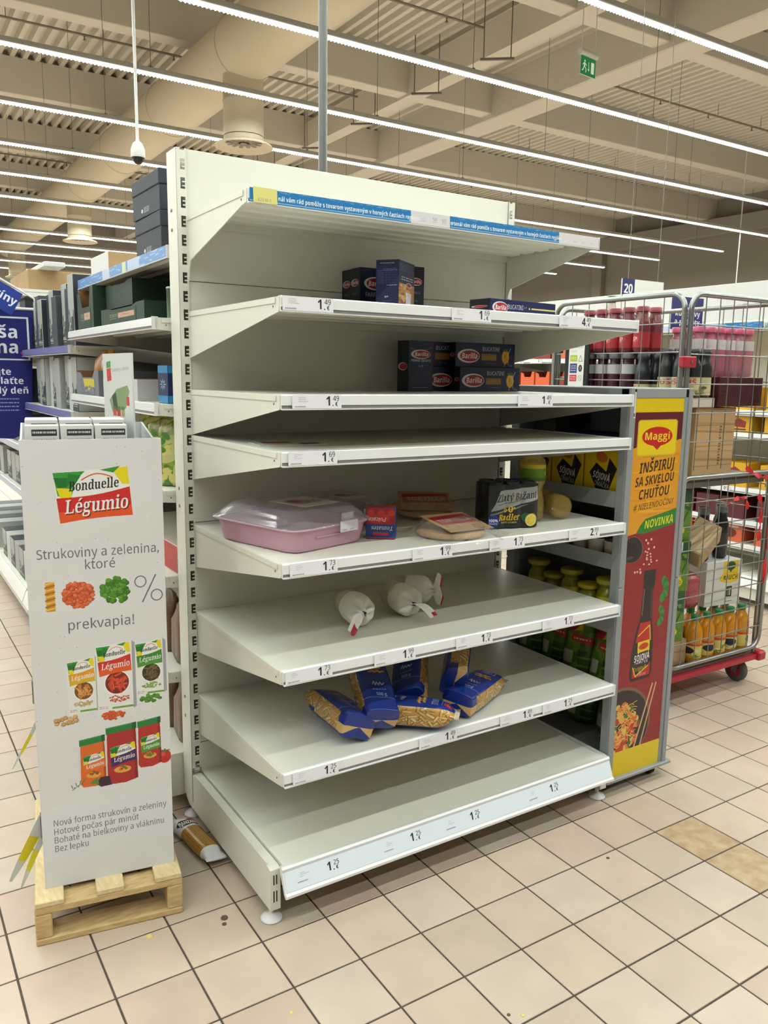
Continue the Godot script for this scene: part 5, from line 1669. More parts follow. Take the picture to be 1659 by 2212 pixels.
	var fl := loft(pm, [[0.15, 0.0, 0.0], [0.149, 0.045, 0.003, 3], [0.125, 0.044, 0.012, 3], [0.1, 0.041, 0.024, 2.6], [0.04, 0.037, 0.027, 2.4], [-0.06, 0.036, 0.026, 2.4], [-0.105, 0.034, 0.022, 2.6], [-0.135, 0.036, 0.008, 3], [-0.149, 0.037, 0.003, 3], [-0.15, 0.0, 0.0]], 28, 0.006, 5)
	solo("pasta_bag", fl, "long pasta bag with white and red ends lying on the floor under the base shelf", "bag", lay.call(-0.072, 0.0275, 0.16, 0.10, 0.0, 0.15))


func cake_box(at: Transform3D, label: String, sc := 1.0) -> void:
	var t := thing("food_container", label, "container")
	t.transform = at
	t.scale = Vector3(sc, sc, sc)
	var pk := mk("pink_plastic", rgb8(210, 162, 180), 0.35)
	var lid: StandardMaterial3D = M.lid_clear
	var w := 0.172
	var d := 0.199
	var b := loft(pk, [[0.072, w - 0.006, d - 0.006, 9], [0.072, w, d, 9], [0.066, w + 0.001, d + 0.001, 9], [0.064, w - 0.006, d - 0.006, 9], [0.02, w - 0.014, d - 0.014, 9], [0.004, w - 0.018, d - 0.018, 9], [0.0, w - 0.022, d - 0.022, 9], [0.0, 0.0, 0.0, 9]], 72)
	for l in [[0.074, 0.006]]:
		b.sheet(pk, [_ring(w - 0.02, d - 0.02, 0.006), _ring(w - 0.008, d - 0.008, 0.07)], true)
	b.box(pk, Vector3(-0.02, 0.042, d - 0.012), Vector3(0.11, 0.004, 0.012))
	put("tray", b, t)
	var l := loft(lid, [[0.122, 0.0, 0.0, 9], [0.122, w - 0.045, d - 0.045, 8], [0.119, w - 0.036, d - 0.036, 8], [0.109, w - 0.026, d - 0.026, 8], [0.106, w - 0.021, d - 0.021, 8], [0.098, w - 0.015, d - 0.015, 8], [0.095, w - 0.011, d - 0.011, 8], [0.083, w - 0.004, d - 0.004, 9], [0.08, w + 0.008, d + 0.008, 9], [0.072, w + 0.01, d + 0.01, 9]], 72)
	put("lid", l, t)
	for s in [1.0, -1.0]:
		var c := MB.new().bev(mk("clip_white", Color(0.86, 0.85, 0.88), 0.3), Vector3(0.05, 0.066, s * (d + 0.012)), Vector3(0.08, 0.036, 0.006), 0.003)
		c.box(M.lid_clear, Vector3(0.05, 0.092, s * (d + 0.004)), Vector3(0.05, 0.03, 0.004))
		if s > 0:
			for x in [0.028, 0.06]: c.box(M.ink_soft, Vector3(x, 0.056, d + 0.0153), Vector3(0.018, 0.0025, 0.0004))
		put("clip", c, t)
	var cv := Canvas.new(self, 256, 160, rgb8(206, 198, 196)) if not M.has("lid_print") else null
	if cv:
		cv.ell(90, 70, 70, 44, rgb8(180, 130, 140))
		cv.ell(84, 60, 40, 24, rgb8(120, 50, 50))
		for k in 8: cv.ell(140 + k * 12, 70 + (k % 3) * 16, 12, 9, [rgb8(176, 110, 70), rgb8(110, 120, 70), rgb8(190, 90, 90)][k % 3])
		cv.rect(0, 124, 256, 36, Color(0.92, 0.92, 0.92))
		cv.scribble(20, 134, 200, 2, 10, rgb8(70, 70, 90), rng, 3)
		printed("lid_print", cv.im, 0.4)
	put("lid_label", MB.new().box(M.paper, Vector3(0.03, 0.1233, 0.03), Vector3(0.15, 0.0008, 0.17), {"top": M.lid_print}), t)


func _ring(hw: float, hd: float, y: float) -> Array:
	var row := []
	for k in 72:
		var a := -TAU * (float(k) / 72 - 0.5)
		var q := pow(pow(absf(sin(a)) / hw, 9.0) + pow(absf(cos(a)) / hd, 9.0), -1.0 / 9.0)
		row.append(Vector3(sin(a) * q, y, cos(a) * q))
	return row


func tortillas(r: RandomNumberGenerator) -> void:
	var cv := Canvas.new(self, 320, 256, rgb8(196, 160, 112))
	cv.poly([Vector2(20, 40), Vector2(300, 20), Vector2(310, 150), Vector2(24, 160)], rgb8(178, 34, 44))
	cv.text("TORTILLA", 166, 102, 64, rgb8(240, 206, 190), "bold", 1, -0.05, 0, 0.82)
	cv.scribble(120, 40, 80, 1, 6, rgb8(40, 20, 20), r, 8)
	for k in 40: cv.ell(r.randf_range(0, 320), r.randf_range(170, 250), r.randf_range(4, 14), r.randf_range(3, 8), rgb8(170, 126, 80) if k % 2 else rgb8(212, 180, 134))
	cv.scribble(30, 190, 240, 4, 14, rgb8(120, 80, 50), r)
	var pm := printed("tortilla_print", cv.im, 0.4)
	var bread := grained("tortilla_bread", 21, 0.05, rgb8(188, 140, 84), rgb8(226, 190, 136), 0.8, Vector3(9, 9, 9))
	for e in [[Vector3(0.655, 1.0735, 0.56), 0.12, "round pack of tortillas in loose clear film hanging over the shelf edge", 0.0], [Vector3(0.785, 1.0735, 0.22), -0.5, "second tortilla pack leaning towards the back panel", 0.1]]:
		var t := thing("tortilla_pack", e[2], "tortillas")
		t.transform = Transform3D(Basis(Vector3.UP, e[1]) * Basis(Vector3.RIGHT, e[3]), e[0] + Vector3(0, 0.016 if e[3] > 0 else 0.0, 0))
		put("bread", MB.new().lathe(bread, [Vector2(0.0, 0.004), Vector2(0.108, 0.004), Vector2(0.113, 0.012), Vector2(0.11, 0.022), Vector2(0.0, 0.026)], 30), t)
		put("paper_label", MB.new().box(M.carton, Vector3(0.005, 0.036, 0.015), Vector3(0.19, 0.002, 0.15), {"top": pm}, T(0, 0.012, 0, 0, 0.2, -0.03)), t)
		var n := FastNoiseLite.new()
		n.seed = 8
		n.frequency = 12.0
		var rows := []
		for i in 15:
			var row := []
			for j in 21:
				var u := j / 20.0 * 2 - 1
				var v := i / 14.0 * 2 - 1
				var rr := sqrt(u * u + v * v)
				var x := u * 0.15
				var z := v * 0.135
				var y := 0.043 * (1.0 - smoothstep(0.55, 1.0, rr)) + 0.005 + n.get_noise_2d(x, z) * 0.012 * smoothstep(0.4, 1.0, rr) + 0.004
				if e[3] == 0.0 and v > 0.85 and u > -0.4 and u < 0.6:
					y -= (v - 0.85) * 0.25 * (1.0 - absf(u - 0.1))
					z += 0.03
				row.append(Vector3(x, maxf(y, 0.002) if z < 0.17 else y, z))
			rows.append(row)
		put("film", MB.new().sheet(M.film, rows), t)


func can_pack(at: Transform3D) -> void:
	var t := thing("can_pack", "black and silver shrink-wrapped six-pack of radler cans with a lemon print", "beer cans")
	t.transform = at
	var cv := Canvas.new(self, 512, 420, rgb8(26, 30, 32))
	var sv := rgb8(164, 168, 166)
	cv.poly([Vector2(110, 60), Vector2(500, 20), Vector2(512, 150), Vector2(430, 170), Vector2(20, 260), Vector2(60, 190)], sv)
	cv.poly([Vector2(20, 280), Vector2(420, 190), Vector2(330, 224), Vector2(14, 300)], rgb8(120, 124, 122))
	cv.text("Zlatý Bažant", 284, 118, 96, rgb8(34, 36, 38), "serifbold", 1, -0.09, 0.3, 0.68)
	cv.text("Slovenský Originál", 376, 190, 30, rgb8(70, 72, 72), "serif", 1, -0.09, 0.3, 0.8)
	cv.line(Vector2(90, 196), Vector2(380, 146), 5, rgb8(60, 62, 62))
	cv.text("0", 172, 250, 56, rgb8(232, 190, 30), "bold", 1)
	cv.text("0", 222, 240, 86, rgb8(232, 190, 30), "bold", 1)
	cv.text("%", 258, 226, 26, rgb8(232, 190, 30), "bold", 1)
	cv.text("Radler", 210, 318, 84, rgb8(228, 186, 30), "serifbold", 1, -0.03, 0.25, 0.78)
	cv.text("NOVÝ CITRÓN", 206, 368, 24, rgb8(196, 176, 110), "bold", 1)
	cv.ell(48, 352, 58, 58, rgb8(40, 66, 150))
	cv.ell(48, 352, 52, 52, rgb8(26, 46, 128))
	cv.text("100%", 48, 346, 40, Color.WHITE, "bold", 1, 0, 0, 0.85)
	cv.text("Quality", 48, 374, 22, Color.WHITE, "serif", 1)
	cv.ell(400, 330, 60, 46, rgb8(28, 96, 56), 0.5)
	cv.ell(440, 350, 62, 64, rgb8(222, 196, 70), 0.2)
	cv.ell(436, 354, 50, 56, rgb8(244, 238, 200), 0.2)
	cv.ell(436, 354, 44, 50, rgb8(238, 206, 60), 0.2)
	for k in 6: cv.line(Vector2(436, 354), Vector2(436 + cos(k * 1.05) * 44, 354 + sin(k * 1.05) * 50), 3, rgb8(248, 232, 150))
	var pm := printed("radler_print", cv.im, 0.22)
	var dk := mk("can_wrap", rgb8(30, 34, 36), 0.22)
	var rad := 0.0305
	var h := 0.156
	var outline := func(y: float, f: float) -> Array:
		var row := []
		for k in 73:
			var x := -3 * rad + 6 * rad * k / 72.0
			var ph := fmod(x + 3 * rad + 1e-6, 2 * rad) / (2 * rad)
			var dz := rad * (0.72 + 0.28 * sin(PI * ph))
			row.append(Vector3(x * f, y, (rad + dz) * f))
		return row
	var b := MB.new()
	b.sheet(pm, [outline.call(h - 0.006, 0.985), outline.call(h - 0.016, 1.0), outline.call(0.014, 1.0), outline.call(0.004, 0.97)])
	b.sheet(dk, [outline.call(h - 0.006, 0.985), outline.call(h - 0.016, 1.0), outline.call(0.014, 1.0), outline.call(0.004, 0.97)].map(func(row): return row.map(func(p): return Vector3(-p.x, p.y, -p.z))))
	for s in [-1.0, 1.0]:
		var rows := []
		for y in [h - 0.006, h - 0.016, 0.014, 0.004]:
			var row := []
			for k in 25:
				var z := -1.72 * rad + 3.44 * rad * k / 24.0
				var ph := fmod(z + 1.72 * rad + 1e-6, 1.72 * rad) / (1.72 * rad)
				row.append(Vector3(s * (3 * rad + 0.003 * sin(PI * ph)) * (0.985 if y > h - 0.01 else 1.0), y, -z * s))
			rows.append(row)
		b.sheet(dk, rows)
	b.box(dk, Vector3(0, h - 0.009, 0), Vector3(5.86 * rad, 0.006, 3.4 * rad))
	b.box(dk, Vector3(0, 0.004, 0), Vector3(5.8 * rad, 0.004, 3.3 * rad))
	put("printed_wrap", b, t)
	for i in 3:
		for j in 2:
			put("can_top", MB.new().lathe(M.can_lid if M.has("can_lid") else mk("can_lid", rgb8(60, 64, 64), 0.3, 0.6), [Vector2(0.029, h - 0.006), Vector2(0.0275, h + 0.002), Vector2(0.0255, h + 0.002), Vector2(0.0245, h - 0.003), Vector2(0.0, h - 0.003)], 20, T((i - 1) * 2 * rad, 0, (j - 0.5) * 2 * rad)), t)


func twist_bag(at: Transform3D, label: String, seed_: int) -> void:
	var t := thing("paper_ended_bag", label, "bag")
	t.transform = at.scaled_local(Vector3(1.12, 1.12, 1.12))
	var r := RandomNumberGenerator.new()
	r.seed = seed_
	var fill := grained("bag_filling", 41, 0.08, rgb8(206, 190, 160), rgb8(232, 220, 196), 0.7, Vector3(6, 30, 30))
	var pap: StandardMaterial3D = M.paper
	var red := mk("bag_red", rgb8(196, 36, 56), 0.5)
	# long axis on local z, gathered end at +z
	var turn := Transform3D(Basis(Vector3.RIGHT, PI / 2), Vector3.ZERO)
	var body := loft(fill, [[0.035, 0.0, 0.0], [0.035, 0.03, 0.03, 2], [0.02, 0.036, 0.036, 2], [-0.06, 0.037, 0.036, 2], [-0.07, 0.028, 0.028, 2], [-0.07, 0.0, 0.0]], 24, 0.005, seed_)
	put("filling", body, t, turn)
	put("clear_film", loft(M.film, [[0.02, 0.0425, 0.0425, 2], [0.0, 0.043, 0.042, 2.2], [-0.06, 0.042, 0.04, 2.3], [-0.085, 0.034, 0.03, 2.3], [-0.09, 0.0, 0.0]], 24, 0.006, seed_ + 7), t, turn)
	# pleated paper end
	var rows := []
	for e in [[-0.012, 0.0445], [0.02, 0.0465], [0.045, 0.046], [0.056, 0.041], [0.062, 0.03], [0.066, 0.018], [0.072, 0.007], [0.078, 0.009]]:
		var row := []
		for k in 36:
			var a := -TAU * k / 36.0
			var pl := 1.0 - 0.12 * absf(sin(a * 4.0 + seed_)) * smoothstep(0.03, 0.06, e[0])
			row.append(Vector3(sin(a) * e[1] * pl, cos(a) * e[1] * pl, e[0] + 0.006 * sin(a * 5.0 + seed_) * smoothstep(0.05, 0.062, e[0])))
		rows.append(row)
	put("paper_end", MB.new().sheet(pap, rows, true), t)
	# tail of the paper, flopped down, with a red tip
	var fan: float = [0.0, 0.016, 0.022, 0.05][seed_]
	var dir: Vector3 = [Vector3.ZERO, Vector3(-0.62, -0.42, 0.5), Vector3(0.4, -0.3, 0.6), Vector3(0.05, -0.25, 0.6)][seed_]
	var wide: Vector3 = [Vector3.ZERO, Vector3(0.5, -0.75, 0.1), Vector3(0.83, 0.0, -0.5), Vector3(0.25, 0.97, 0.0)][seed_]
	var tail := []
	for i in 8:
		var f := i / 7.0
		var c := Vector3(0, 0.0, 0.072) + dir * (0.095 if seed_ != 3 else 0.05) * f + Vector3(0, 0.012 * sin(PI * f), 0)
		var wv := wide.normalized() * fan * (0.3 + 0.7 * smoothstep(0.0, 0.5, f))
		var row := [c - wv, c - wv * 0.3 + Vector3(0, 0.004, 0.006), c + wv * 0.4 - Vector3(0, 0.0, 0.004), c + wv]
		tail.append(row.map(func(p): return Vector3(p.x, maxf(p.y, -0.045), p.z)))
	put("paper_tail", MB.new().sheet(pap, tail, false, func(u: float, v: float): return red if v > (0.72 if seed_ == 1 else 0.8) and (u > 0.5 or seed_ == 3) else pap), t)


func pasta_bag_shape(r: RandomNumberGenerator) -> ArrayMesh:
	var cv := Canvas.new(self, 640, 512, rgb8(196, 150, 80))
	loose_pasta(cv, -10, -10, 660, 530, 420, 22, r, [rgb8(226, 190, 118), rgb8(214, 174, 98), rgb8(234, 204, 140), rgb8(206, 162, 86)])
	# faint clear side panel print
	for x in [40, 560]:
		cv.curve([Vector2(x, 170), Vector2(x + 60, 170), Vector2(x + 60, 400), Vector2(x, 400), Vector2(x, 170)], 4, rgb8(236, 220, 176))
		for k in 5: cv.line(Vector2(x + 8, 250 + k * 24), Vector2(x + 50, 250 + k * 24), 3, rgb8(236, 220, 176))
	cv.rect(590, 330, 30, 50, rgb8(206, 70, 40))
	var bl := rgb8(24, 52, 140)
	cv.rect(214, 0, 212, 512, bl)
	cv.rect(0, 400, 640, 112, bl)
	cv.rect(70, 400, 90, 112, rgb8(214, 176, 112))
	cv.rect(480, 400, 90, 112, rgb8(214, 176, 112))
	cv.rect(0, 0, 110, 512, bl)
	cv.rect(540, 0, 100, 512, bl)
	cv.rect(110, 120, 20, 60, bl)
	cv.ell(320, 66, 62, 24, rgb8(196, 46, 64))
	cv.scribble(276, 58, 90, 2, 10, rgb8(230, 120, 130), r, 4)
	cv.line(Vector2(262, 98), Vector2(380, 98), 2, rgb8(150, 170, 220))
	cv.text("FUSILLI", 320, 132, 40, rgb8(190, 200, 226), "serif", 1, 0, 0, 0.9)
	for k in 6:
		var p := Vector2(270 + k * 16, 190 + (k % 2) * 22)
		cv.line(p, p + Vector2(44, -12), 14, rgb8(150, 100, 30))
		cv.line(p + Vector2(2, -2), p + Vector2(42, -14), 8, rgb8(222, 172, 84))
	cv.curve([Vector2(292, 292), Vector2(304, 270), Vector2(310, 296), Vector2(322, 274), Vector2(330, 294), Vector2(342, 276), Vector2(350, 294), Vector2(366, 280)], 5, rgb8(210, 214, 226))
	cv.scribble(286, 320, 84, 1, 6, rgb8(190, 200, 226), r, 3)
	cv.text("500 g", 330, 352, 26, rgb8(210, 216, 236), "sans", 1)
	cv.rect(214, 372, 212, 3, rgb8(120, 150, 214))
	cv.rect(0, 0, 640, 26, rgb8(206, 196, 170))
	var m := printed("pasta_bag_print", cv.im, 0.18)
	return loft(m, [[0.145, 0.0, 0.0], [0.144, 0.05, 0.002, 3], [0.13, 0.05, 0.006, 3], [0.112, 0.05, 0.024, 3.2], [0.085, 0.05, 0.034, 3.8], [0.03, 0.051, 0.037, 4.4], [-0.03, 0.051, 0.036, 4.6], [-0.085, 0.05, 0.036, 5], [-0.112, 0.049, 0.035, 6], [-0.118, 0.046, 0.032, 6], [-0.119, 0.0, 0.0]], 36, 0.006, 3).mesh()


# ---------------------------------------------------------------- goods on the other shelving
func carton_box(called: String, label: String, lo: Vector3, sz: Vector3, m, f := {}, group := "", turn := 0.0, cat := "box") -> MeshInstance3D:
	return solo(called, MB.new().bev(m, Vector3(0, sz.y / 2, 0), sz, minf(0.002, sz.y * 0.1), f), label, cat, T(lo.x + sz.x / 2, lo.y, lo.z + sz.z / 2, turn), group)


# an open display tray: floor, four walls, the front (-x side) cut low in the middle
func tray(called: String, label: String, lo: Vector3, sz: Vector3, m, inside, dip: float, front = null, group := "") -> Node3D:
	var t := thing(called, label, "tray", lo, 0.0, group)
	var b := MB.new()
	var th := 0.004
	b.span(m, Vector3.ZERO, Vector3(sz.x, th, sz.z))
	b.span(m, Vector3(th, th, 0), Vector3(sz.x, sz.y, th), {"front": inside})
	b.span(m, Vector3(th, th, sz.z - th), Vector3(sz.x, sz.y, sz.z), {"back": inside})
	b.span(m, Vector3(sz.x - th, th, th), Vector3(sz.x, sz.y, sz.z - th), {"left": inside})
	put("tray_walls", b, t)
	var w := sz.z
	var h := sz.y
	# front wall in (z, y) with a scooped cut-out
	var p := PackedVector2Array([Vector2(0, th), Vector2(w, th), Vector2(w, h), Vector2(w * 0.84, h), Vector2(w * 0.74, h - dip), Vector2(w * 0.28, h - dip), Vector2(w * 0.2, h - dip * 0.35), Vector2(0, h - dip * 0.2)])
	put("tray_front", MB.new().prism(m, p, -th, 0.0, Transform3D(ALONG_X, Vector3.ZERO)), t)
	if front: put("front_print", MB.new().box(m, Vector3(-0.0006, (h - dip) * 0.52, w * 0.52), Vector3(0.001, (h - dip) * 0.8, w * 0.62), {"left": front}), t)
	return t


func stock_left_run() -> void:
	var r := RandomNumberGenerator.new()
	r.seed = 51
	# dark cartons on the top shelf
	var dc := mk("dark_carton", rgb8(44, 50, 62), 0.6)
	var cv := Canvas.new(self, 256, 160, rgb8(44, 50, 62))
	cv.ell(90, 120, 9, 14, Color(0.85, 0.85, 0.85))
	cv.scribble(108, 100, 50, 5, 8, rgb8(190, 190, 196), r, 4)
	cv.line(Vector2(0, 26), Vector2(256, 10), 3, rgb8(20, 22, 28))
	var dp := printed("dark_carton_print", cv.im, 0.6)
	for k in 2:
		var t := thing("carton", ["dark navy carton, lower of two stacked on the blue-edged top shelf", "dark navy carton, upper of two stacked on the blue-edged top shelf"][k], "carton", Vector3(-0.010, 1.9825 + 0.1365 * k, -0.225 - 0.006 * k), 0.02 * k)
		put("carton_body", MB.new().bev(dc, Vector3(0.13, 0.042, -0.15), Vector3(0.26, 0.084, 0.3), 0.002, {"left": dp}), t)
		put("carton_lid", MB.new().bev(dc, Vector3(0.13, 0.1095, -0.15), Vector3(0.266, 0.051, 0.305), 0.003), t)
	carton_box("carton", "white and tan carton far back on the blue-edged top shelf", Vector3(-0.008, 1.9825, -1.25), Vector3(0.3, 0.085, 0.3), M.white, {"front": M.carton}, "", 0.0, "carton")
	# green trays on the second shelf
	var gr := mk("green_tray", rgb8(28, 58, 40), 0.55)
	var tan := mk("tray_inside", rgb8(176, 124, 84), 0.8)
	var gp := Canvas.new(self, 256, 96, rgb8(28, 58, 40))
	gp.text("TESCO", 44, 34, 30, rgb8(150, 160, 120), "serifbold", 1, 0, 0, 0.8)
	gp.rect(8, 54, 72, 3, rgb8(150, 160, 120))
	gp.rect(92, 20, 150, 36, rgb8(206, 160, 140))
	gp.scribble(130, 34, 70, 1, 6, rgb8(150, 100, 80), r, 5)
	var gpm := printed("green_tray_print", gp.im, 0.55)
	tray("produce_tray", "dark green cardboard tray with a scooped front on the second shelf", Vector3(-0.05, 1.753, -1.36), Vector3(0.4, 0.185, 0.3), gr, tan, 0.085, gpm)
	tray("produce_tray", "low dark green tray on the second shelf beside the scooped one", Vector3(-0.04, 1.753, -0.97), Vector3(0.38, 0.075, 0.62), gr, tan, 0.01, gpm)
	tray("produce_tray", "dark green tray resting on the low green tray", Vector3(-0.005, 1.832, -1.02), Vector3(0.38, 0.10, 0.40), gr, tan, 0.01, null)
	var tin := mk("tin_lid", rgb8(196, 200, 200), 0.35, 0.3)
	for e in [[0.03, -0.20], [0.10, -0.17]]:
		solo("tin_can", MB.new().lathe(tin, [Vector2(0.0, 0.0), Vector2(0.036, 0.0), Vector2(0.037, 0.003), Vector2(0.035, 0.006), Vector2(0.035, 0.104), Vector2(0.037, 0.107), Vector2(0.035, 0.11), Vector2(0.033, 0.107), Vector2(0.0, 0.107)], 20, Transform3D(), [null, null, null, mk("tin_label", rgb8(60, 84, 60), 0.5)]), "small grey-lidded tin at the near end of the second shelf", "tin", T(e[0], 1.753, e[1]), "tins at the near end of the second shelf")
	carton_box("carton", "dark carton standing behind the green trays on the second shelf", Vector3(0.1, 1.753, -1.385), Vector3(0.4, 0.185, 0.012), dc, {}, "", 0.0, "carton")
	# third shelf: blue box with a star, low display tray, orange bag
	var st := Canvas.new(self, 128, 256, rgb8(18, 40, 88))
	st.rect(0, 0, 128, 50, rgb8(40, 140, 196))
	st.rect(0, 206, 128, 50, rgb8(40, 140, 196))
	for k in 8:
		var a := k * PI / 4
		st.poly([Vector2(64, 128) + Vector2.from_angle(a) * 46, Vector2(64, 128) + Vector2.from_angle(a + 0.25) * 16, Vector2(64, 128) + Vector2.from_angle(a - 0.25) * 16], rgb8(210, 230, 240))
	st.ell(64, 128, 12, 12, rgb8(40, 100, 160))
	var stm := printed("star_print", st.im, 0.4)
	carton_box("tea_box", "blue carton with a white star near the end of the third shelf", Vector3(-0.03, 1.4695, -0.25), Vector3(0.1, 0.13, 0.11), mk("star_blue", rgb8(20, 50, 110), 0.4), {"front": stm, "left": stm})
	carton_box("carton", "small brown carton behind the star carton on the third shelf", Vector3(0.08, 1.469, -0.36), Vector3(0.14, 0.18, 0.12), mk("brown_dark", rgb8(84, 58, 40), 0.7), {}, "", 0.0, "carton")
	var yw := Canvas.new(self, 256, 96, rgb8(110, 112, 130))
	yw.poly([Vector2(50, 0), Vector2(256, 0), Vector2(256, 60), Vector2(90, 84)], rgb8(206, 190, 40))
	for k in 30: yw.ell(r.randf_range(0, 256), r.randf_range(50, 96), r.randf_range(8, 24), r.randf_range(4, 10), rgb8(130, 134, 150) if k % 2 else rgb8(92, 94, 112))
	var ywm := printed("yellow_tray_print", yw.im, 0.5)
	tray("display_tray", "low grey and yellow display tray at the far end of the third shelf", Vector3(-0.065, 1.469, -1.38), Vector3(0.3, 0.11, 0.42), mk("tray_grey", rgb8(120, 122, 134), 0.5), tan, 0.03, ywm)
	tray("display_tray", "empty clear-fronted tray in the middle of the third shelf", Vector3(-0.06, 1.469, -0.9), Vector3(0.3, 0.08, 0.5), mk("tray_white", rgb8(206, 206, 204), 0.5), tan, 0.02, null)
	var foil := grained("orange_foil", 71, 0.06, rgb8(150, 90, 30), rgb8(220, 160, 70), 0.25, Vector3(14, 14, 14))
	for k in 2:
		solo("snack_bag", loft(foil, [[0.2, 0.0, 0.0], [0.199, 0.06, 0.003, 3], [0.185, 0.06, 0.008, 3], [0.15, 0.06, 0.035, 3], [0.08, 0.06, 0.045, 3], [0.02, 0.06, 0.042, 3.5], [0.0, 0.055, 0.036, 4], [0.0, 0, 0]], 28, 0.008, 4 + k), "shiny orange bag standing in the grey and yellow tray", "bag", T(0.04, 1.475, -1.28 + 0.13 * k, -PI / 2), "orange bags in the yellow tray")
	# fourth to base shelves, glimpsed beside the display
	var leafy := Canvas.new(self, 256, 256, rgb8(150, 160, 60))
	for k in 200: leafy.ell(r.randf_range(0, 256), r.randf_range(0, 256), r.randf_range(6, 26), r.randf_range(5, 14), [rgb8(110, 158, 44), rgb8(196, 196, 130), rgb8(84, 132, 40), rgb8(216, 206, 120)][k % 4], r.randf_range(0, 3))
	var lm := printed("leafy_print", leafy.im, 0.2)
	for k in 3:
		solo("salad_bag", loft(lm, [[0.24, 0.0, 0.0], [0.239, 0.08, 0.004, 3], [0.2, 0.08, 0.03, 3], [0.1, 0.08, 0.05, 3], [0.02, 0.08, 0.045, 3.5], [0.0, 0.07, 0.04, 4], [0.0, 0, 0]], 28, 0.012, 14 + k), "green and yellow bag on the fourth shelf behind the display", "bag", T(0.03 + 0.02 * k, 1.178, -0.22 - 0.2 * k, -PI / 2 + 0.6), "green bags on the fourth shelf")
	var br := grained("brown_bag", 81, 0.05, rgb8(84, 60, 42), rgb8(140, 104, 76), 0.3, Vector3(10, 10, 10))
	carton_box("box", "white box with a red end on the fifth shelf beside the upright", Vector3(-0.02, 0.8755, -0.32), Vector3(0.16, 0.1, 0.2), mk("pale_pink", rgb8(214, 196, 184), 0.6), {"left": mk("box_red", rgb8(190, 60, 54), 0.5)})
	for e in [[0.5285, 0], [0.2228, 1]]:
		for k in 2:
			solo("coffee_bag", loft(br, [[0.23, 0.0, 0.0], [0.229, 0.07, 0.004, 3], [0.2, 0.07, 0.02, 3], [0.15, 0.068, 0.045, 3.4], [0.03, 0.068, 0.045, 3.6], [0.0, 0.06, 0.04, 4], [0.0, 0, 0]], 28, 0.008, 24 + k), "dark brown bag on the lower shelf beside the upright" if e[1] == 0 else "dark brown bag on the base shelf beside the upright", "bag", T(0.03, e[0], -0.2 - 0.17 * k, -PI / 2), "brown bags on the lower shelf" if e[1] == 0 else "brown bags on the base shelf")
	# second bay: tall boxes with pale and dark faces
	var tall := [mk("tall_pale", rgb8(168, 172, 170), 0.5), mk("tall_dark", rgb8(38, 44, 56), 0.5), mk("tall_grey", rgb8(196, 200, 198), 0.45), mk("tall_slate", rgb8(62, 68, 76), 0.5)]
	var tp := Canvas.new(self, 64, 256, rgb8(172, 176, 174))
	tp.rect(30, 150, 34, 70, rgb8(40, 44, 52))
	tp.rect(0, 226, 64, 30, rgb8(60, 66, 70))
	for k in 20: tp.ell(r.randf_range(0, 64), r.randf_range(130, 250), r.randf_range(3, 10), r.randf_range(3, 12), rgb8(60, 90, 60) if k % 2 else rgb8(50, 54, 60))
	tp.scribble(6, 214, 50, 3, 9, rgb8(210, 212, 208), r, 3)
	var tpm := printed("tall_print", tp.im, 0.5)
	for row in 2:
		var y: float = [1.6925, 1.3825][row]
		for k in 9:
			var h: float = ([0.33, 0.28, 0.31, 0.26, 0.3, 0.29, 0.27, 0.3, 0.28] if row == 0 else [0.26, 0.25, 0.27, 0.26, 0.25, 0.27, 0.26, 0.25, 0.26])[k]
			var z := -1.58 - 0.135 * k
			carton_box("tall_box", "tall dark and silver box in the row on the upper purple-edged shelf" if row == 0 else "tall dark and silver box in the row on the lower purple-edged shelf", Vector3(-0.045 + 0.012 * (k % 3), y, z), Vector3(0.26, h, 0.118), tall[(k + row) % 4], {"left": tpm if k % 2 == 0 else tall[(k + row) % 4], "front": tall[(k * 2 + 1 + row) % 4]}, "tall boxes on the upper purple-edged shelf" if row == 0 else "tall boxes on the lower purple-edged shelf")
	for row in 3:
		var y: float = [1.0175, 0.6975, 0.2225][row]
		for k in 5:
			carton_box("grey_box", ["grey box on the third shelf behind the display", "dark grey box on the fourth shelf behind the display", "grey box on the base shelf behind the display"][row], Vector3(-0.03 if row < 2 else -0.10, y, -1.66 - 0.25 * k), Vector3(0.3, [0.22, 0.24, 0.3][row], 0.2), [tall[2], tall[1], tall[0]][row], {"left": tpm}, ["boxes on the third shelf", "boxes on the fourth shelf", "boxes on the base shelf"][row])
	# third bay: cartons on top and a pale board
	carton_box("carton", "brown carton lying on top of the far bay above the blue sign", Vector3(0.0, 2.0575, -3.6), Vector3(0.45, 0.13, 0.7), M.carton, {}, "", 0.0, "carton")
	for k in 5:
		carton_box("tall_box", "dark box in the row behind the blue price sign", Vector3(-0.04, 1.698, -2.98 - 0.2 * k), Vector3(0.28, 0.3, 0.17), tall[(k + 1) % 4], {}, "boxes behind the blue price sign")
	for e in [[-2.98, [1.388, 1.103, 0.803, 0.2228], "beyond the blue sign"], [-4.32, [1.698, 1.388, 1.103, 0.803, 0.2228], "in the far bay of the run"]]:
		for y in e[1]:
			for n in 6:
				carton_box("grey_box", "grey or dark box on the shelves " + e[2], Vector3(-0.045 if y > 0.5 else -0.11, y, e[0] + 0.005 - 0.19 * n), Vector3(0.42, 0.2, 0.175), tall[(n + int(y * 10)) % 4], {"left": tpm if n % 2 else tall[(n + int(y * 10)) % 4]}, "boxes " + e[2])
	solo("shelf_board", MB.new().bev(M.white, Vector3.ZERO, Vector3(0.12, 0.03, 1.2), 0.004), "long pale board lying on the carton shelf above the far bay", "board", T(0.12, 2.2035, -3.3))
	# blue price sign and tilted category sign
	var sg := Canvas.new(self, 420, 880, rgb8(20, 32, 116))
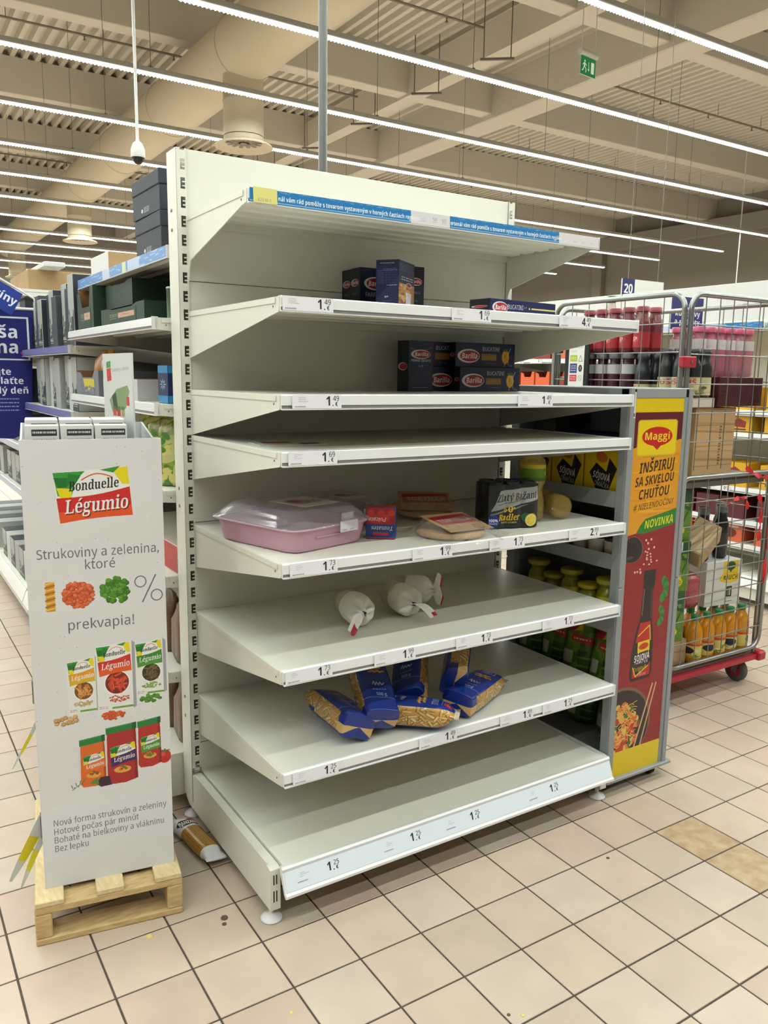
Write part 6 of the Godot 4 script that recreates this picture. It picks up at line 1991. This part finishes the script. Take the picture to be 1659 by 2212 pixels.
	var wt := Color(0.93, 0.94, 0.98)
	for e in [[20, 46, 372, 12], [20, 330, 372, 10], [380, 46, 12, 294]]: sg.rect(e[0], e[1], e[2], e[3], wt)
	sg.text("Naša", 328, 150, 118, wt, "bold", 2)
	sg.text("cena", 330, 252, 118, wt, "bold", 2)
	sg.ell(350, 292, 14, 14, rgb8(214, 30, 76))
	sg.text("ujte", 273, 418, 62, wt, "bold", 2)
	sg.text("a plaťte", 345, 480, 62, wt, "bold", 2)
	sg.text("každý deň", 372, 546, 62, wt, "bold", 2)
	sg.scribble(60, 600, 250, 4, 26, rgb8(150, 160, 214), r, 8)
	var pl := PackedVector2Array([Vector2(-0.40, 1.22), Vector2(-0.3, 1.175), Vector2(-0.16, 1.165), Vector2(-0.07, 1.20), Vector2(-0.045, 1.26), Vector2(-0.01, 1.93), Vector2(-0.40, 1.93)])
	var s := thing("price_sign", "blue hanging price sign with a white frame beside the purple strips", "sign", Vector3(0, 0, -2.757))
	put("sign_board", MB.new().prism(mk("sign_blue", rgb8(20, 32, 116), 0.4), pl, -0.004, 0.0, Transform3D(), printed("price_sign_print", sg.im, 0.4), Rect2(-0.40, 1.165, 0.39, 0.765)), s)
	put("sign_rail", MB.new().tube(M.white, [Vector3(-0.4, 1.938, 0), Vector3(0.0, 1.938, 0)], 0.008, 8), s)
	var ct := thing("category_sign", "tilted blue category sign hanging on a white rod above the price sign", "sign", Vector3(-0.075, 2.005, -2.6), 0.1)
	var cvs := Canvas.new(self, 400, 160, rgb8(22, 52, 148))
	cvs.text("tovíny", 392, 70, 74, wt, "bold", 2)
	var cb := MB.new().box(mk("category_blue", rgb8(22, 52, 148), 0.4), Vector3(-0.19, -0.07, 0), Vector3(0.36, 0.14, 0.004), {"front": printed("category_print", cvs.im, 0.4)}, T(0, 0, 0, 0, 0, -0.5))
	put("sign_board", cb, ct)
	put("hanging_rod", MB.new().tube(M.white, [Vector3(-0.4, 0.235, 0.0), Vector3(0.05, -0.015, 0.0), Vector3(0.06, -0.06, 0)], 0.006, 8), ct)


func stock_right_run() -> void:
	var r := RandomNumberGenerator.new()
	r.seed = 62
	var ye := mk("yellow_pack", rgb8(226, 172, 20), 0.5)
	var org := mk("orange_pack", rgb8(232, 104, 60), 0.5)
	var om := mk("orange_dark", rgb8(150, 50, 30), 0.5)
	var yp := Canvas.new(self, 128, 128, rgb8(226, 172, 20))
	yp.poly([Vector2(20, 40), Vector2(60, 20), Vector2(100, 44), Vector2(96, 90), Vector2(30, 84)], rgb8(150, 40, 30))
	yp.rect(30, 98, 70, 12, rgb8(90, 60, 20))
	var ypm := printed("yellow_pack_print", yp.im, 0.5)
	var op := Canvas.new(self, 128, 96, rgb8(232, 110, 66))
	op.ell(64, 50, 34, 26, rgb8(120, 30, 20))
	op.rect(20, 8, 88, 14, rgb8(246, 190, 160))
	var opm := printed("orange_pack_print", op.im, 0.5)
	var bays := [[0.55, [1.3725, 1.2125, 0.8275, 0.5975, 0.4275]], [-0.79, [1.3725, 1.2125, 0.8275, 0.5975, 0.4275]]]
	for bi in 2:
		var za: float = bays[bi][0]
		for si in 5:
			var y: float = bays[bi][1][si]
			for k in 6:
				if bi == 0 and k < 3: continue
				var z := za - 0.04 - 0.211 * k
				var orange: bool = si >= 4
				carton_box("shelf_pack", ("orange pack in the lowest row" if orange else "maroon pack in the row above the orange packs" if si == 3 else "yellow pack in the shelf row") + (", blue-topped bay" if bi == 1 else ", bay nearest the cage"), Vector3(4.33, y, z - 0.18), Vector3(0.3, [0.16, 0.12, 0.17, 0.15, 0.13][si], 0.19), org if orange else mk("maroon_dark", rgb8(96, 26, 40), 0.5) if si == 3 else ye, {"left": opm if orange else mk("maroon_dark", rgb8(96, 26, 40), 0.5) if si == 3 else ypm}, ("orange packs, bay %d" if orange else "maroon packs, bay %d" if si == 3 else "yellow packs, bay %d") % bi)
	for bi in 2:
		var za: float = [-2.13, -3.47][bi]
		for si in 3:
			var y: float = [1.7425, 1.5025, 1.2125][si]
			for k in 6:
				if bi == 0 and si == 0 and k == 0: continue
				var z := za - 0.12 - 0.2 * k
				tray("orange_tray", ("orange display tray on the far shelves" if bi else "orange display tray on the shelves seen past the grey rack"), Vector3(4.32, y, z - 0.17), Vector3(0.3, [0.1, 0.13, 0.12][si], 0.18), om if (k + si) % 3 == 0 else org, om, 0.05, null, "orange trays, far bay" if bi else "orange trays past the rack")
	carton_box("yellow_carton", "yellow carton among the orange trays beyond the roll cage", Vector3(4.345, 1.6325, -2.62), Vector3(0.2, 0.07, 0.12), ye)
	# jar with an orange lid on the upper shelf
	for k in 2:
		bottle("preserve_jar", "jar of orange preserve beside the orange trays past the rack", T(4.37, 1.7425, -2.24 - 0.1 * k), "jars of orange preserve", mk("preserve", rgb8(206, 96, 20), 0.2), mk("jar_lid", rgb8(214, 170, 60), 0.35, 0.4), null, 0.045, 0.15, 0.042)
	# aisle signs
	var n := thing("aisle_number_sign", "white aisle sign with the number 20 on a navy field", "sign", Vector3(4.95, 2.30, -2.6))
	var cv := Canvas.new(self, 512, 160, Color(0.9, 0.9, 0.89))
	cv.rect(0, 0, 150, 160, rgb8(34, 36, 96))
	cv.text("20", 76, 78, 100, Color.WHITE, "bold", 1)
	put("sign_board", MB.new().box(M.white, Vector3(0.25, 0.08, 0), Vector3(0.56, 0.18, 0.012), {"front": printed("aisle_sign_print", cv.im, 0.45)}), n)
	for x in [0.05, 0.45]: put("hanging_wire", MB.new().tube(M.wire, [Vector3(x, 0.16, 0), Vector3(x, 4.81, 0)], 0.003, 6), n)
	var k2 := thing("category_sign", "navy category sign reading konzervy a paštéty behind the roll cage", "sign", Vector3(4.09, 1.96, -1.226), 0.0)
	var c2 := Canvas.new(self, 256, 200, rgb8(36, 38, 110))
	c2.text("konzervy", 128, 100, 48, Color(0.95, 0.95, 1.0), "bold", 1)
	c2.text("a paštéty", 128, 152, 48, Color(0.95, 0.95, 1.0), "bold", 1)
	put("sign_board", MB.new().box(mk("sign_navy", rgb8(36, 38, 110), 0.45), Vector3(-0.02, 0.08, 0), Vector3(0.335, 0.225, 0.01), {"front": printed("category_sign_print", c2.im, 0.45)}), k2)
	put("sign_arm", MB.new().span(M.white, Vector3(0.12, 0.02, -0.006), Vector3(0.194, 0.035, 0.0)), k2)
	# white hanger rod before the far wall
	solo("hanger_rod", MB.new().tube(M.white, [Vector3(0, 0, 0), Vector3(0, 4.9, 0)], 0.012, 8), "thin white rod hanging from the roof beyond the shelves with the blue strip", "rod", T(16.7, 2.2, -9.64))


func stock_rack() -> void:
	var r := RandomNumberGenerator.new()
	r.seed = 73
	var ye := mk("rack_yellow", rgb8(222, 190, 16), 0.45)
	var cv := Canvas.new(self, 256, 256, rgb8(226, 196, 16))
	cv.poly([Vector2(40, 120), Vector2(90, 70), Vector2(170, 110), Vector2(190, 40), Vector2(250, 90), Vector2(200, 190), Vector2(190, 256), Vector2(110, 256), Vector2(100, 210)], rgb8(28, 24, 26))
	cv.text("SÓJOVÁ", 134, 136, 46, Color(0.9, 0.9, 0.86), "bold", 1, 0.12, 0.1, 0.8)
	cv.text("OMÁČKA", 138, 178, 34, Color(0.85, 0.85, 0.8), "sans", 1, 0.12, 0.1, 0.85)
	cv.ell(130, 40, 46, 26, rgb8(206, 110, 16), 0.2)
	var ym := printed("soy_box_print", cv.im, 0.4)
	for k in 3:
		carton_box("soy_sauce_box", "yellow carton of soy sauce with a black bottle print inside the grey rack", Vector3(1.390, 1.1255, 0.425 - 0.175 * k), Vector3(0.2, 0.195, 0.165), ye, {"left": ym}, "soy sauce cartons in the rack")
	var dk := glass("dark_jar", rgb8(40, 30, 26), 0.9, 0.1)
	var lidm := mk("jar_lid_dark", rgb8(58, 58, 54), 0.35, 0.6)
	var lab := mk("jar_label", rgb8(176, 170, 156), 0.6)
	for i in 6:
		for j in 2:
			bottle("sauce_jar", "dark sauce jar with a metal lid on the rack shelf below the yellow cartons", T(1.423 + 0.085 * j, 0.8955, 0.565 - 0.082 * i), "sauce jars in the rack", dk, lidm, lab, 0.036, 0.14, 0.033)
	var ol := mk("olive_jar", rgb8(150, 146, 30), 0.25)
	var yl := mk("olive_label", rgb8(206, 196, 60), 0.5)
	for i in 5:
		bottle("mustard_jar", "yellow-green jar on the third rack shelf from the floor", T(1.443, 0.656, 0.53 - 0.095 * i), "yellow-green jars in the rack", ol, mk("olive_lid", rgb8(190, 180, 40), 0.4), yl, 0.042, 0.17 if i % 2 == 0 else 0.13, 0.04)
	var gp := Canvas.new(self, 256, 320, rgb8(92, 132, 34))
	for k in 60: gp.ell(r.randf_range(0, 256), r.randf_range(0, 320), r.randf_range(10, 40), r.randf_range(6, 18), rgb8(76, 116, 28) if k % 2 else rgb8(116, 152, 44), r.randf_range(0, 3))
	gp.poly([Vector2(96, 70), Vector2(190, 84), Vector2(190, 130), Vector2(100, 112)], rgb8(196, 60, 36))
	gp.scribble(110, 96, 70, 1, 6, rgb8(236, 220, 180), r, 8)
	gp.rect(60, 170, 60, 70, rgb8(206, 206, 190))
	for k in 3: gp.rect(136, 160 + k * 44, 46, 34, rgb8(60, 84, 26))
	gp.poly([Vector2(100, 0), Vector2(170, 0), Vector2(150, 50), Vector2(100, 60)], rgb8(222, 196, 30))
	gp.ell(80, 30, 34, 34, rgb8(190, 30, 70))
	var gm := printed("pouch_print", gp.im, 0.3)
	for i in 4:
		solo("green_pouch", loft(gm, [[0.2, 0.0, 0.0], [0.199, 0.062, 0.003, 3], [0.17, 0.064, 0.012, 3], [0.1, 0.064, 0.026, 3], [0.02, 0.062, 0.034, 3], [0.0, 0.058, 0.032, 3], [0.0, 0, 0]], 28, 0.006, 40 + i), "green printed pouch leaning on the second rack shelf from the floor", "pouch", T(1.448, 0.415, 0.53 - 0.135 * i, -PI / 2 + 0.25 * (i % 2), -0.08), "green pouches in the rack")
	for i in 3:
		solo("green_pouch", loft(gm, [[0.21, 0.0, 0.0], [0.209, 0.07, 0.003, 3], [0.17, 0.07, 0.015, 3], [0.1, 0.07, 0.03, 3], [0.02, 0.068, 0.034, 3], [0.0, 0.06, 0.032, 3], [0.0, 0, 0]], 28, 0.006, 50 + i), "green printed pouch standing on the lowest rack shelf", "pouch", T(1.578, 0.14, 0.48 - 0.17 * i, -PI / 2 + 0.15), "green pouches on the lowest rack shelf")
	var vb := Canvas.new(self, 256, 64, rgb8(48, 50, 120))
	vb.text("VOBI", 90, 30, 44, Color(0.85, 0.85, 0.95), "bold", 1)
	carton_box("blue_pack", "flat blue pack on the top rack shelf just under the rack's roof", Vector3(1.388, 1.332, 0.24), Vector3(0.22, 0.035, 0.32), mk("rack_blue", rgb8(48, 50, 120), 0.45), {"left": printed("blue_pack_print", vb.im)})
	carton_box("dark_box", "dark grey box at the back of the top rack shelf", Vector3(1.438, 1.332, 0.09), Vector3(0.2, 0.1, 0.12), mk("rack_dark", rgb8(54, 54, 48), 0.6))


func stock_cage() -> void:
	var r := RandomNumberGenerator.new()
	r.seed = 84
	# cartons on the middle shelf
	var ct := Canvas.new(self, 128, 192, rgb8(196, 160, 112))
	for y in [46, 104, 160]: ct.rect(0, y, 128, 3, rgb8(166, 130, 84))
	ct.scribble(78, 50, 8, 14, 8, rgb8(120, 92, 60), r, 5)
	var ctm := printed("cage_carton_print", ct.im, 0.8)
	carton_box("carton", "tan cardboard carton behind the rack's post on the cage's middle shelf", Vector3(2.235, 1.111, -0.2), Vector3(0.15, 0.325, 0.3), M.carton, {"front": ctm}, "", 0.0, "carton")
	carton_box("carton", "wide tan cardboard carton with tape lines on the cage's middle shelf", Vector3(2.405, 1.111, -0.20), Vector3(0.32, 0.335, 0.34), M.carton, {"front": ctm}, "", 0.03, "carton")
	carton_box("carton", "tan cardboard carton in the rear of the cage's middle shelf", Vector3(2.3, 1.111, -0.57), Vector3(0.5, 0.33, 0.3), M.carton, {}, "", 0.0, "carton")
	var top := 1.448
	carton_box("drink_tray", "pale cardboard drinks tray lying on the cartons in the cage", Vector3(2.26, top, 0.0), Vector3(0.26, 0.045, 0.16), mk("pale_board", rgb8(206, 196, 182), 0.7), {}, "", 0.0, "tray")
	# bottles: first layer
	var pu := glass("purple_juice", rgb8(74, 28, 52), 0.88, 0.12)
	var bk := mk("black_bottle", rgb8(38, 42, 46), 0.25)
	var gcap := mk("grey_cap", rgb8(96, 100, 104), 0.35)
	var wl := mk("white_label", rgb8(190, 190, 190), 0.5)
	var cl := Canvas.new(self, 256, 128, rgb8(206, 196, 150))
	cl.text("HRUŠ", 128, 36, 46, rgb8(190, 60, 70), "bold", 1)
	for k in 16: cl.ell(r.randf_range(60, 220), r.randf_range(70, 124), r.randf_range(6, 18), r.randf_range(5, 14), rgb8(84, 90, 60) if k % 2 else rgb8(150, 140, 100))
	var clm := printed("cream_label", cl.im, 0.5)
	for i in 5:
		for j in 2:
			bottle("juice_bottle", "dark purple juice bottle with a grey cap in the cage behind the notice plate", T(2.265 + 0.09 * j, top, -0.155 - 0.082 * i), "purple juice bottles in the cage", pu, gcap, wl, 0.038, 0.255, 0.026, 0.6, 0.78, 0.034)
	for e in [[2.265, -0.065], [2.355, -0.065]]:
		bottle("syrup_bottle", "black bottle with a cream label on the cartons beside the purple bottles", T(e[0], top, e[1]), "black bottles on the cartons", bk, bk, clm, 0.038, 0.25, 0.027, 0.05, 0.42, 0.03)
	for e in [[2.30, 0.045], [2.385, 0.045], [2.30, 0.125], [2.385, 0.125], [2.465, 0.125]]:
		bottle("syrup_bottle", "black bottle with a cream label standing in the pale drinks tray", T(e[0], top + 0.046, e[1], r.randf_range(0, 3)), "black bottles in the drinks tray", bk, bk, clm, 0.038, 0.225, 0.027, 0.05, 0.42, 0.033)
	# second layer of red bottles on the purple ones
	var rd := glass("red_syrup", rgb8(132, 52, 62), 0.8, 0.12)
	var rc := mk("red_cap", rgb8(158, 66, 76), 0.4)
	var rl := Canvas.new(self, 256, 128, rgb8(178, 44, 56))
	rl.ell(128, 60, 80, 40, rgb8(206, 80, 84))
	rl.text("SIRUP", 128, 60, 46, rgb8(240, 214, 200), "serifbold", 1)
	var rlm := printed("red_label", rl.im, 0.4)
	for i in 5:
		for j in 2:
			bottle("red_syrup_bottle", "red syrup bottle stacked on top of the purple juice bottles in the cage", T(2.27 + 0.09 * j, top + 0.256, -0.09 - 0.085 * i), "red syrup bottles in the cage", rd, rc, rlm, 0.039, 0.215, 0.024, 0.1, 0.45, 0.03)
	# pink bottles in film on a dark pack
	var pk := glass("pink_syrup", rgb8(206, 120, 140), 0.6, 0.12)
	var pc := mk("pink_cap", rgb8(214, 96, 128), 0.35)
	var pl := mk("pink_label", rgb8(206, 196, 198), 0.5)
	carton_box("drink_pack", "dark shrink-wrapped drinks pack under the pink bottles in the cage", Vector3(2.52, top + 0.004, -0.2), Vector3(0.38, 0.14, 0.36), mk("maroon_pack", rgb8(70, 24, 34), 0.25), {}, "", 0.06, "drinks pack")
	for i in 6:
		for j in 2:
			var tilt := 0.0
			bottle("pink_bottle", "pink drink bottle with a pink cap standing on the dark pack in the cage", T(2.5 + 0.076 * i, top + 0.146, 0.06 - 0.12 * j, 0.0, 0.0, tilt), "pink bottles in the cage", pk, pc, pl, 0.035, 0.235, 0.022, 0.55, 0.75, 0.031)
	bottle("water_bottle", "large clear bottle with a green cap standing behind the cage top bar", T(2.50, 1.70, -0.50), "", glass("clear_bottle", rgb8(200, 190, 160), 0.5, 0.12), mk("green_cap", rgb8(20, 116, 60), 0.4), mk("water_label", rgb8(222, 214, 190), 0.5), 0.042, 0.31, 0.02)
	# lower part: juice bottles, packs, bags
	var oj := glass("orange_juice", rgb8(226, 150, 30), 0.85, 0.12)
	var gc := mk("juice_cap", rgb8(30, 130, 70), 0.4)
	var jl := Canvas.new(self, 256, 128, rgb8(226, 206, 110))
	for k in 22: jl.ell(r.randf_range(0, 256), r.randf_range(60, 128), r.randf_range(8, 26), r.randf_range(6, 16), [rgb8(226, 160, 40), rgb8(110, 150, 50), rgb8(240, 230, 190)][k % 3])
	jl.ell(70, 60, 34, 30, rgb8(30, 34, 60))
	jl.ell(190, 60, 34, 30, rgb8(30, 34, 60))
	jl.rect(0, 0, 256, 18, rgb8(206, 60, 50))
	var jlm := printed("juice_label", jl.im, 0.4)
	for i in range(0, 5):
		for j in 2:
			bottle("orange_juice_bottle", "bottle of orange juice with a green cap on the cage floor", T(2.525 + 0.096 * i, 0.173, 0.145 - 0.1 * j, i * 1.3), "orange juice bottles on the cage floor", oj, gc, jlm, 0.043, 0.245, 0.018, 0.12, 0.42, 0.021)
	var ra := Canvas.new(self, 256, 256, Color(0.86, 0.86, 0.85))
	ra.rect(120, 0, 110, 100, rgb8(232, 206, 30))
	ra.ell(176, 30, 34, 26, rgb8(30, 90, 40))
	ra.rect(170, 50, 12, 26, rgb8(60, 50, 30))
	ra.ell(172, 98, 76, 32, rgb8(226, 190, 30))
	ra.ell(172, 98, 68, 26, rgb8(240, 206, 40))
	ra.text("RAUCH", 178, 98, 38, rgb8(60, 40, 24), "bold", 1, 0, 0, 0.85)
	ra.rect(150, 150, 44, 62, rgb8(24, 26, 26))
	ra.rect(162, 158, 22, 46, rgb8(110, 116, 60))
	ra.rect(178, 158, 6, 46, rgb8(226, 226, 200))
	ra.scribble(150, 236, 50, 1, 6, rgb8(90, 90, 90), r, 5)
	carton_box("juice_carton", "white juice carton box with a yellow tree emblem above the orange bottles", Vector3(2.66, 0.425, -0.10), Vector3(0.25, 0.235, 0.22), M.white, {"front": printed("rauch_print", ra.im, 0.5), "left": mk("carton_grey", rgb8(186, 178, 166), 0.6)}, "", -0.12)
	var gn := Canvas.new(self, 128, 256, rgb8(96, 140, 26))
	gn.poly([Vector2(60, 0), Vector2(128, 0), Vector2(128, 110), Vector2(76, 90)], rgb8(20, 84, 50))
	gn.rect(70, 0, 8, 44, Color(0.9, 0.92, 0.9))
	gn.line(Vector2(40, 240), Vector2(110, 100), 10, rgb8(40, 90, 30))
	gn.rect(44, 176, 36, 22, rgb8(226, 206, 30))
	gn.ell(62, 206, 30, 22, rgb8(232, 206, 30))
	gn.text("RIO", 62, 206, 22, rgb8(90, 70, 20), "bold", 1)
	for k in 30: gn.ell(r.randf_range(0, 128), r.randf_range(60, 256), r.randf_range(4, 14), r.randf_range(3, 8), rgb8(116, 160, 36) if k % 2 else rgb8(80, 122, 22))
	var gnm := printed("green_carton_print", gn.im, 0.4)
	var gnc := mk("green_carton", rgb8(84, 126, 28), 0.45)
	for e in [[2.30, 0.299, 0.1, "green drink carton low at the cage post beside the rack"], [2.315, 0.5505, 0.1, "green drink carton in the middle at the cage post beside the rack"], [2.325, 0.802, 0.08, "green drink carton on top at the cage post beside the rack"]]:
		carton_box("drink_carton", e[3], Vector3(e[0], e[1], e[2] - 0.1), Vector3(0.14, 0.25, 0.14), gnc, {"front": gnm, "left": gnm}, "", -0.08, "carton")
	carton_box("carton_stand", "plain carton under the green drink cartons", Vector3(2.28, 0.173, -0.06), Vector3(0.2, 0.125, 0.2), M.carton, {}, "", 0.0, "carton")
	# brown paper bag tipped on its side
	var bag := MB.new().bev(mk("kraft", rgb8(196, 168, 128), 0.75), Vector3.ZERO, Vector3(0.125, 0.2, 0.125), 0.006)
	solo("paper_bag", bag, "brown paper bag tipped at an angle against the dark bottles", "bag", T(2.55, 0.78, 0.115, 0.3, 0.35, -0.85))
	var bw := mk("black_wrap", rgb8(30, 32, 34), 0.2)
	for i in 4:
		bottle("black_bottle", "black wrapped bottle standing on the white juice box in the cage", T(2.665 + 0.074 * i, 0.662, 0.05 - 0.06 * (i % 2)), "black wrapped bottles in the cage", bw, mk("wrap_cap", rgb8(120, 124, 124), 0.25), mk("wrap_label", rgb8(52, 54, 56), 0.3), 0.037, 0.27, 0.026, 0.2, 0.5, 0.028)
	var rb := grained("red_wrap", 91, 0.07, rgb8(150, 24, 40), rgb8(214, 150, 150), 0.15, Vector3(9, 9, 9))
	solo("wrapped_bag", loft(rb, [[0.2, 0.0, 0.0], [0.19, 0.03, 0.03, 2], [0.16, 0.075, 0.06, 2.2], [0.08, 0.085, 0.07, 2.4], [0.02, 0.07, 0.06, 2.4], [0.0, 0, 0]], 26, 0.02, 6), "red bag in glossy film lying above the orange bottles", "bag", T(2.535, 0.43, 0.07, 0.4, 0.0, 0.0))
	# boxes standing in the cardboard display
	var fr := Transform3D(Basis(Vector3.UP, -0.165), Vector3(-0.618, 0, 0.402)) * Transform3D(Basis(), Vector3(0.03, 0.13, -0.062))
	var bx := Canvas.new(self, 192, 256, Color(0.88, 0.88, 0.87))
	bx.rect(34, 14, 150, 26, rgb8(50, 50, 54))
	bx.scribble(40, 22, 136, 1, 6, Color(0.85, 0.85, 0.85), r, 8)
	for y in [52, 62, 96, 104, 112]: bx.scribble(36, y, 146, 1, 6, rgb8(140, 140, 144), r, 3)
	var bxm := printed("pasta_carton_front", bx.im, 0.5)
	var sdc := Canvas.new(self, 64, 256, Color(0.88, 0.88, 0.87))
	sdc.poly([Vector2(20, 20), Vector2(60, 10), Vector2(60, 90), Vector2(30, 110)], rgb8(214, 206, 60))
	sdc.poly([Vector2(20, 110), Vector2(60, 96), Vector2(60, 200), Vector2(20, 210)], rgb8(224, 110, 60))
	var sdm := printed("pasta_carton_side", sdc.im, 0.5)
	var shape := MB.new().bev(M.white, Vector3(0, 0.085, 0), Vector3(0.082, 0.17, 0.05), 0.0015, {"front": bxm, "left": sdm}).mesh()
	for i in 3:
		for j in 3:
			solo("pasta_carton", shape, "white carton of pasta standing in the top of the cardboard display", "carton", fr * T(0.057 + 0.086 * i, 1.134 + (0.0 if j < 1 else 0.012), -0.045 - 0.062 * j), "white cartons in the display")
